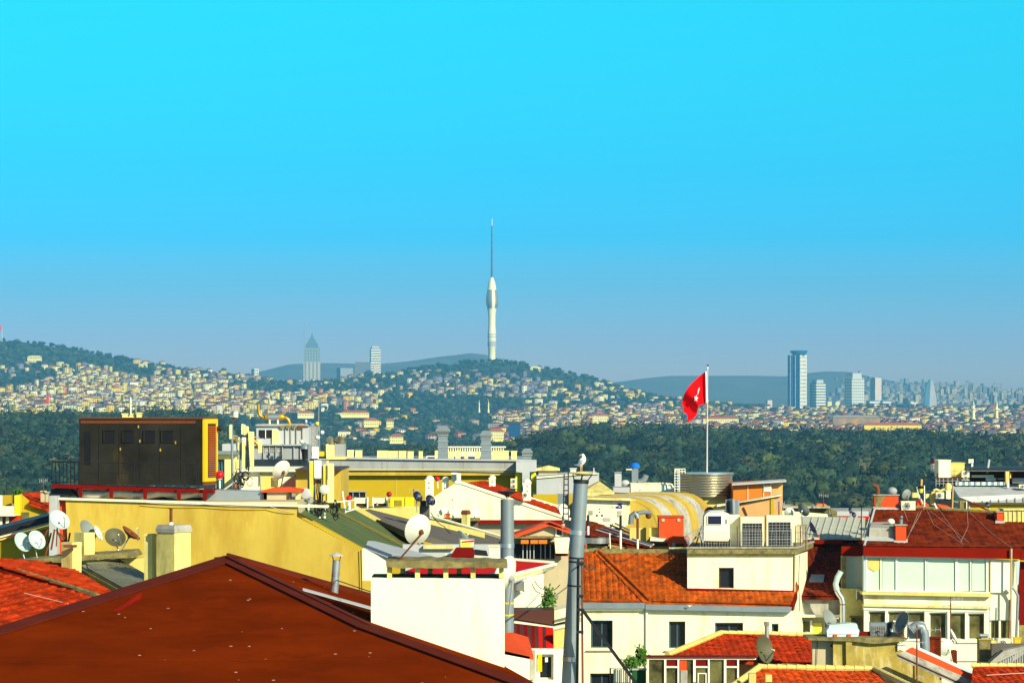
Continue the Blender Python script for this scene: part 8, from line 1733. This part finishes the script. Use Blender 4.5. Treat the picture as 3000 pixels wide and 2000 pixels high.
t = thing('white_turret', 'white turret with a dull red roof behind the tall white cabinet', 'turret', W(2739,1382,Y+6)); YQ = Y + 6; part(t, 'body', 'dishw', lambda b: b.lathe((PX(2740,YQ),YQ,0), [(.14,PZ(1384,Y+6)),(.24,PZ(1378,Y+6)),(.26,PZ(1357,Y+6))], 14)); part(t, 'cap', 'redf', lambda b: b.lathe((PX(2740,YQ),YQ,0), [(.28,PZ(1357,Y+6)+.003),(.12,PZ(1349,Y+6)),(.02,PZ(1347,Y+6))], 14)); part(t, 'windows', 'grey', lambda b: [b.pbox(2729+i*5, 2731+i*5, 1361+j*9, 1365+j*9, YQ-.30, .1) for i in range(4) for j in range(2)])
ac_unit('two-fan air conditioner right of the pale yellow cabinet', 2818, 2840, 1378, 1408, Y+2.2, .35, fans=2, side_panel=False)
t = thing('floodlight', 'white floodlight cluster standing above the dark terrace roof', 'floodlight', W(2845,1371,Y+3)); part(t, 'lamps', 'frame', lambda b: (b.pbox(2838, 2844, 1344, 1356, Y+3, .1), b.pbox(2846, 2852, 1344, 1356, Y+3, .1), b.pbox(2846, 2851, 1358, 1366, Y+3, .1))); part(t, 'rod', 'grey', lambda b: b.cyl(W(2845,1372,Y+3.2), W(2845,1345,Y+3.2), .03, .03, 6))
dish('small shade-painted navy dish in front of the yellow wall at the right edge', 2892, 1479, 15, 19, 148, (2900,1492), m='dishd', turn=1, lnb=False)

# ---- bottom right
PT = Plane((1955,1928,112),(2400,1935,112),(2200,1862,117))
def red_hip():
    t = thing('red_hip_house', 'bright red tiled hip roof with a glazed white veranda', 'house', (PX(2150,112), 114, GZ))
    mb = sheet(PT, [PT.at(1950,1926), PT.at(2420,1945), PT.at(2385,1864), PT.at(2112,1860)], (1,0,0), tw=.23, amp=.035, course=.3); mb.build('roof', M_['tiler'], t)
    ridge(PT.at(1955,1925,.1), PT.at(2115,1859,.1), .10, .3).build('hip_ridge_tiles', M_['paley'], t); ridge(PT.at(2112,1859,.08), PT.at(2385,1864,.08), .09, .3).build('top_ridge_tiles', M_['mossy'], t)
    Y = 111; part(t, 'veranda_beam', 'frame', lambda b: b.pbox(1896, 2215, 1925, 1931, Y, .2)); part(t, 'veranda_trim', 'redst', lambda b: b.pbox(1893, 2217, 1921, 1925, Y-.1, .5))
    for x, w_ in ((1896,5),(1946,6),(1985,5),(2031,7),(2074,5),(2121,7),(2160,5)): part(t, 'veranda_post', 'frame', lambda b: b.pbox(x, x+w_, 1931, 2200, Y, .15))
    for a, b_ in ((1952,1985),(2038,2074),(2128,2160)): part(t, 'transom', 'frame', lambda b: b.pbox(a, b_, 1950, 1955, Y+.02, .1)); part(t, 'upper_pane', 'redst', lambda b: b.pbox(a, b_, 1931, 1950, Y+.08, .02))
    for a, b_, mm in ((1901,1946,'glasso'),(1952,1985,'beige'),(1990,2031,'grey'),(2038,2074,'mossy'),(2079,2121,'glasso'),(2128,2160,'moss')): part(t, 'glazing', mm if False else 'glasso', lambda b: b.pbox(a, b_, 1955 if (b_-a) < 38 else 1931, 2200, Y+.10, .02))
    part(t, 'orange_curtain', 'orangebr', lambda b: b.pbox(1992, 2012, 1932, 1962, Y+.06, .02)); part(t, 'grey_curtain', 'conc', lambda b: b.pbox(1994, 2014, 1962, 2100, Y+.05, .02)); part(t, 'back_wall', 'peach', lambda b: b.pbox(1900, 2215, 1940, 2200, Y+1.5, .2)); part(t, 'body', 'cream', lambda b: b.pbox(1960, 2385, 1945, 2200, Y+1.9, .3)); part(t, 'small_panes', 'frame', lambda b: (b.pbox(2044, 2070, 1970, 1973, Y+.05, .04), b.pbox(2044, 2047, 1973, 2060, Y+.05, .04), b.pbox(2067, 2070, 1973, 2060, Y+.05, .04)))
    part(t, 'dark_eave', 'blackm', lambda b: b.pbox(2215, 2380, 1952, 1958, Y+.2, .5)); part(t, 'roof_hatch', 'mossy', lambda b: b.slab([W(2286,1944,110.6), W(2340,1946,110.6), W(2343,1941,112), W(2295,1940,112)], (0,0,-.06)))
red_hip()
dish('large olive mesh dish standing before the bright red hip roof', 2232, 1902, 52, 82, 108, (2222,1962), m='disho', turn=1, roll=6, arm='dark')
flue_t, a, b = flue('small steel flue pipe on the red hip roof ridge', (2246,1822), (2247,1872), 116, 6, m='steel'); part(flue_t, 'collar', 'steelb', lambda b: b.cyl(W(2246,1820,116), W(2246,1832,116), .11, .10, 12))
def mossy_block():
    Y = 108; t = thing('old_building', 'olive peeling rendered parapet block carrying the pale teal tank', 'building', (PX(2510,Y), Y, GZ))
    part(t, 'left_face', 'beige', lambda b: b.pprism([(2380,1874),(2380,2150),(2440,2150),(2440,1874)], Y+.3, .4)); part(t, 'wall', 'peel', lambda b: b.pprism([(2441,1872),(2441,2150),(2760,2150),(2760,1960),(2640,1905),(2632,1872)], Y, 1.2)); part(t, 'buttress', 'peel', lambda b: b.pprism([(2478,1876),(2482,2150),(2500,2150),(2496,1876)], Y-.15, .14)); part(t, 'coping', 'moss', lambda b: b.pprism([(2366,1868),(2368,1874),(2500,1878),(2560,1885),(2650,1878),(2660,1870),(2560,1866)], Y-.2, 1.8)); part(t, 'white_corner', 'white', lambda b: b.pprism([(2630,1884),(2630,1905),(2652,1896),(2655,1878)], Y-.1, .09)); part(t, 'drain_hole', 'black', lambda b: b.lathe(W(2436,1890,Y+.28), [(.04,0),(.04,-.02)], 10, axis='Y'))
    part(t, 'wall_cable', 'cable', lambda b: b.cyl(W(2395,1876,Y+.25), W(2390,2000,Y+.25), .012, .012, 4))
mossy_block()
t = thing('water_tank', 'pale teal plastic water tank with rounded top lying on the olive parapet', 'water tank', W(2472,1866,108.3)); Y = 108.3
part(t, 'body', 'teal', lambda b: b.pprism([(2422,1846),(2424,1864),(2514,1866),(2518,1846),(2512,1836),(2430,1836)], Y, .7)); part(t, 'lid', 'dishb', lambda b: b.pprism([(2430,1830),(2428,1835.7),(2514,1835.7),(2510,1826),(2490,1824)], Y+.1, .5)); part(t, 'band', 'frame', lambda b: b.pbox(2430, 2512, 1853, 1856, Y-.03, .025))
for x in (2448, 2488): part(t, 'foot', 'orangebr', lambda b: b.pbox(x-5, x+5, 1857, 1866, Y-.06, .1))
dish('grey edge-lit dish standing at the left end of the teal tank', 2426, 1818, 36, 66, 109.2, (2420,1862), m='dishg', turn=1, roll=-12, arm='dark')
ac_unit('square grey air conditioner right of the teal tank', 2550, 2597, 1824, 1868, 108.5, .4, grille='mesh', m='pipe')
t = thing('black_basket', 'black basket with teal bottle between air conditioner and dark dish', 'basket', W(2610,1866,108.6)); Y = 108.6; part(t, 'basket', 'blackm', lambda b: b.pprism([(2600,1826),(2600,1864),(2640,1864),(2632,1824),(2612,1820)], Y, .4)); part(t, 'bottle', 'teal', lambda b: b.pbox(2608, 2622, 1840, 1850, Y-.05, .04)); part(t, 'red_cloth', 'redst', lambda b: b.pbox(2518, 2549, 1850, 1866, Y, .3))
dish('tall dark edged dish right of the black basket', 2645, 1826, 30, 68, 108, (2640,1870), m='dishg', turn=-1, roll=10, arm='rust')
t = thing('duct_cowl', 'large grey metal cowl bending down behind the tall dark dish', 'duct', W(2695,1905,112)); Y = 112
part(t, 'cowl', 'pipe', lambda b: b.tube([W(2668,1845,Y), W(2685,1832,Y), W(2700,1836,Y), W(2708,1855,Y), W(2710,1905,Y)], .18, 14), True); part(t, 'screen', 'greyl', lambda b: b.pprism([(2660,1822),(2660,1870),(2700,1870),(2715,1830),(2705,1820)], Y+.3, .3))
t = thing('lean_roof_strip', 'sloping parapet roof in grey, orange red and blue grey strips at the lower right', 'roof', W(2760,1990,106)); Y = 106
part(t, 'grey_strip', 'conc', lambda b: b.slab([W(2630,1914,Y-.4), W(2650,1906,Y-.2), W(2960,2040,Y-.2), W(2930,2050,Y-.4)], (0,0,-.15))); part(t, 'red_strip', 'orangebr', lambda b: b.slab([W(2652,1905,Y), W(2672,1894,Y+.4), W(2985,2035,Y+.4), W(2962,2042,Y)], (0,0,-.12))); part(t, 'blue_strip', 'dishb', lambda b: b.slab([W(2660,1896,Y+.5), W(2690,1893,Y+.8), W(3000,2030,Y+.8), W(2988,2034,Y+.5)], (0,0,-.12))); part(t, 'edge_line', 'framed', lambda b: b.cyl(W(2628,1916,Y-.42), W(2930,2052,Y-.42), .03, .03, 5))
def yagi(label, x, yb, yt, Y, booms):
    t = thing('tv_antenna', label, 'antenna', W(x,yb,Y)); part(t, 'mast', 'rust', lambda b: b.cyl(W(x,yb,Y), W(x,yt,Y), .03, .022, 6))
    for (x0, y0, x1, y1, n) in booms:
        part(t, 'boom', 'grey', lambda b: b.cyl(W(x0,y0,Y), W(x1,y1,Y), .014, .014, 5)); part(t, 'elements', 'greyl', lambda b: [b.cyl(W(x0+(x1-x0)*i/n, y0+(y1-y0)*i/n - 6, Y+.1), W(x0+(x1-x0)*i/n, y0+(y1-y0)*i/n + 6, Y-.1), .008, .008, 4) for i in range(n+1)])
yagi('rusty television aerial in front of the olive parapet', 2686, 2010, 1828, 104, [(2655,1834,2686,1838,3),(2650,1876,2712,1882,7),(2686,1978,2704,1984,2)])
yagi('slim television aerial before the window row', 2785, 1872, 1746, 124, [(2785,1753,2820,1753,3),(2762,1775,2800,1768,6)])
yagi('short television aerial left of the white dish', 2755, 1990, 1843, 107, [(2700,1846,2755,1843,4)])
dish('round white dish at the lower right', 2777, 1897, 40, 50, 116, (2790,1940), m='dishw', turn=-1, back=True, roll=-8, arm='frame')
dish('narrow edge-on dish above the round white dish', 2790, 1862, 10, 42, 120, (2796,1885), m='dishw', turn=1, lnb=False, roll=-10)
t = thing('brick_chimney', 'dark red brick stack behind the round white dish', 'chimney', W(2745,1930,119)); Y = 119; part(t, 'stack', 'tiled', lambda b: b.pbox(2723, 2757, 1870, 1935, Y, .6)); part(t, 'side_stack', 'tiled', lambda b: b.pprism([(2790,1905),(2790,1950),(2804,1950),(2804,1905)], Y, .5)); part(t, 'cap', 'redst', lambda b: b.pbox(2721, 2759, 1867, 1870, Y-.05, .7))
t = thing('olive_chimney', 'square olive chimney with a white cowl at the lower right', 'chimney', W(2887,1950,120)); Y = 120; part(t, 'stack', 'moss', lambda b: b.pbox(2869, 2904, 1874, 1945, Y, .6)); part(t, 'cap', 'peel', lambda b: b.pbox(2867, 2906, 1870, 1874, Y-.04, .7)); part(t, 'cowl', 'greyl', lambda b: (b.pbox(2872, 2900, 1858, 1862, Y-.02, .5), b.pbox(2876, 2896, 1862.2, 1869.8, Y+.1, .3))); part(t, 'base', 'white', lambda b: b.pbox(2870, 2898, 1938, 1960, Y-.2, .19)); part(t, 'side', 'mossy', lambda b: b.pbox(2904.5, 2921, 1876, 1905, Y+.3, .5))
ac_unit('white air conditioner with a brown fan beside the olive chimney', 2923, 2961, 1871, 1899, 122, .35)
box_thing('yellow_box', 'small yellow box on the right edge ledge', 'box', 2972, 2990, 1868, 1884, 121, .3, 'genyel')
t = thing('iron_railing', 'grey iron railing climbing at the lower right edge', 'railing', W(2960,1950,118)); Y = 118; part(t, 'rails', 'greyl', lambda b: bars(b, [(W(2925,1935,Y), W(3010,1895,Y)), (W(2930,1958,Y), W(3010,1950,Y))] + [(W(2932+i*7,1934-i*3.3,Y), W(2932+i*7,1957,Y)) for i in range(11)], .018, 5)); part(t, 'concrete_step', 'conc', lambda b: b.pprism([(2902,1938),(2904,1958),(2935,1958),(3030,1895),(3030,1885),(2940,1905)], Y+.5, .6)); part(t, 'landing', 'slate', lambda b: b.pbox(2905, 3400, 1885, 2100, Y+1.3, .3))
def lower_roofs():
    t = thing('tile_house', 'orange red tiled roof with pale ridge tiles along the bottom edge', 'house', (PX(2400,96), 98, GZ)); PZ2 = Plane((2150,2000,97),(2600,2005,97),(2400,1965,100))
    mb = sheet(PZ2, [PZ2.at(2130,2120), PZ2.at(2740,2120), PZ2.at(2560,1968), PZ2.at(2225,1962)], (1,0,0), tw=.23, amp=.04, course=.3); mb.build('roof', M_['tileo2'], t); ridge(PZ2.at(2222,1962,.1), PZ2.at(2562,1968,.1), .10, .3).build('ridge_tiles', M_['paley'], t); ridge(PZ2.at(2225,1962,.1), PZ2.at(2130,2030,.1), .1, .3).build('hip_tiles', M_['paley'], t); ridge(PZ2.at(2560,1967,.1), PZ2.at(2690,2030,.1), .1, .3).build('hip_tiles', M_['mossy'], t)
    part(t, 'roof_box', 'paley', lambda b: (b.pbox(2195, 2215, 1972, 2010, 95.5, .4), b.pbox(2243, 2262, 1976, 1996, 95.5, .4))); part(t, 'wall', 'cream', lambda b: b.pbox(2130, 2740, 2090, 2300, 97.5, .3))
    t = thing('corner_tile_house', 'small red tiled roof corner at the bottom right edge', 'house', (PX(2960,104), 105, GZ)); P3 = Plane((2850,2000,103),(3000,2000,103),(2950,1955,106))
    mb = sheet(P3, [P3.at(2840,2060), P3.at(3400,2060), P3.at(3400,1957), P3.at(2850,1955)], (1,0,0), tw=.23, amp=.04, course=.3); mb.build('roof', M_['tiler'], t); ridge(P3.at(2848,1955,.08), P3.at(3400,1957,.08), .08, .3).build('ridge_tiles', M_['mossy'], t); part(t, 'wall', 'cream', lambda b: b.pbox(2840, 3400, 2050, 2300, 103.2, .3)); part(t, 'wire_lines', 'cablew', lambda b: b.cyl(P3.at(2890,1985,.1), P3.at(3010,1978,.1), .012, .012, 4))
M_['tileo2'] = mat('bright_orange_tiles', (0.46,0.055,0.005), rough=.85, var=.42, scale=4, spec=.04, cell=.24, stain=(0.26,0.05,0.01), samt=.4, sscale=.8, streak=False)
lower_roofs()
# courtyard plants and veranda things
bush('yellow flowering potted shrub before the white house wall', 1876, 1922, 18, 26, 114, 420, sz=.05)
bush('low green bush left of the flowering shrub', 1846, 1945, 16, 20, 113.5, 300, sz=.05)
t = thing('green_box', 'dark green planter box below the flowering shrub', 'planter', W(1875,2010,113)); part(t, 'box', mat('deep_green_paint', (0.008,0.09,0.02), var=.1), lambda b: b.pbox(1853, 1893, 1962, 2060, 113, .6)); part(t, 'rim', 'greyl', lambda b: b.pbox(1851, 1895, 1959, 1962, 112.95, .7))
t = thing('laundry', 'pale patterned cloths hanging left of the green planter', 'laundry', W(1825,2010,113.2))
def cloth(b, x0, x1, y0, y1, Y): 
    n = 10; V = [W(x0+(x1-x0)*i/n, y0+2*math.sin(i), Y+.08*math.sin(i*1.7)) for i in range(n+1)] + [W(x0+(x1-x0)*i/n, y1, Y+.08*math.sin(i*1.7)) for i in range(n+1)]; b.add(V, [(i,i+1,i+n+2,i+n+1) for i in range(n)])
for x0, x1, mm in ((1797,1812,'dishb'),(1813,1830,'frame'),(1831,1848,'dishw')): part(t, 'cloth', mm, lambda b: cloth(b, x0, x1, 1958, 2060, 113.2)).modifiers.new('th','SOLIDIFY').thickness = .01
part(t, 'post', 'blackm', lambda b: (b.cyl(W(1788,1955,113.3), W(1788,2060,113.3), .03, .03, 6), b.cyl(W(1788,1957,113.3), W(1850,1957,113.3), .012, .012, 5)))
# backing town blocks so no bare ground shows between the near houses
for i, (x0, x1, yt, Y, mm, wd) in enumerate(((1560,1760,1500,150,'beige','beige block behind the lattice mast'),(1750,2050,1470,160,'cream','cream block behind the barrel roof'),(2040,2330,1500,160,'beige','beige block behind the peach building'),(2440,2900,1505,160,'paley','pale yellow block behind the dark red roof'),(-40,200,1490,170,'cream','cream block behind the yellow house'),(190,1000,1480,160,'beige','beige block behind the ochre gable'),(2860,3500,1482,165,'cream','cream block behind the terrace building'),(2440,3500,1545,195,'beige','long low beige block far behind the dark red roof'),(1500,2500,1530,200,'paley','long low yellow block far behind the barrel roof'),(-400,1600,1520,205,'cream','long low cream block far behind the golden building'))):
    t = thing('apartment_block', wd, 'building', (PX((x0+x1)/2,Y), Y+5, GZ)); part(t, 'walls', mm, lambda b: b.box(PX(x0,Y), PX(x1,Y), Y, Y+9, GZ, PZ(yt,Y)-.25)); part(t, 'roof_slab', 'conc', lambda b: b.box(PX(x0,Y)-.2, PX(x1,Y)+.2, Y-.2, Y+9.2, PZ(yt,Y)-.248, PZ(yt,Y)))

# aerials, cables and small roof clutter
yagi('rusty aerial leaning on the orange tiled roof behind the leaning flue', 1618, 1650, 1590, 131.6, [(1600,1594,1636,1597,5)])
yagi('thin aerial above the yellow house at the far left', 127, 1445, 1404, 150, [(116,1408,138,1406,4)])
yagi('thin aerial on the cream gable beside the golden wall', 1212, 1488, 1432, 130, [(1200,1436,1226,1438,5)])
yagi('small aerial on the low house behind the pale metal roof', 2412, 1484, 1446, 150, [(2400,1450,2426,1452,4)])
yagi('double aerial behind the two condenser cabinets', 2282, 1512, 1468, 134, [(2268,1472,2298,1474,5),(2272,1484,2296,1485,4)])
wire('roof_cable', 'dark cable crossing the orange tiles left of the penthouse', [PO.at(1766,1650,.12), PO.at(1830,1648,.10), PO.at(1880,1618,.12)], .012)
wire('roof_cable', 'dark cable sagging from the leaning flue brace to the orange roof', [W(1706,1648,69.5), W(1745,1652,126)], .02, sag=.2)
wire('roof_cable', 'black cable hanging across the white annex to the flue', [W(1566,1700,87.4), W(1600,1722,87.3), W(1640,1712,85)], .012, sag=.1)
wire('roof_cable', 'pale cable along the top of the ochre wall', [W(420,1470,99.8), W(600,1476,99.8), W(790,1482,99.8), W(868,1500,99.9)], .012, M_['cablew'], sag=.04)
wire('roof_cable', 'dark cable down the ochre wall right of the small cowl flue', [W(1057,1610,99.9), W(1059,1680,99.9), W(1060,1745,99.9)], .015)
wire('roof_cable', 'black cable over the grey felt roof', [W(1262,1500,116.8), W(1300,1540,118.5), W(1352,1580,118)], .016, sag=.1)
wire('roof_cable', 'black cable down the cream penthouse side', [W(2342,1625,128.8), W(2340,1700,129), W(2343,1790,129)], .014)
for i, (x, y, Yq, w_, wd) in enumerate(((1590,1604,131.6,7,'by the arcade under the orange awnings'),(1716,1606,131.8,8,'left of the red base box'),(2030,1598,130,7,'under the grey wire mesh dish'),(2398,1574,137.2,6,'at the foot of the pale metal roof'),(1105,1480,127.6,6,'before the brown cabinet opening'),(690,1428,107.5,6,'under the coiled cables'),(1020,1490,107.8,6,'below the teal stem'),(2705,1497,134.7,8,'below the lantern cowl'))):
    t = thing('roof_pot', f'small clay vent pot {wd}', 'vent', W(x,y,Yq)); part(t, 'pot', 'orangebr' if i % 2 else 'conc', lambda b: b.lathe(W(x,y,Yq), [(w_*.5*Yq/F,0),(w_*.42*Yq/F,w_*.9*Yq/F),(w_*.55*Yq/F,w_*1.2*Yq/F),(w_*.5*Yq/F,w_*1.3*Yq/F)], 12), True); part(t, 'lid', 'grey', lambda b: b.lathe(W(x,y,Yq), [(w_*.7*Yq/F,w_*1.45*Yq/F),(.01,w_*1.8*Yq/F)], 12))
haze()
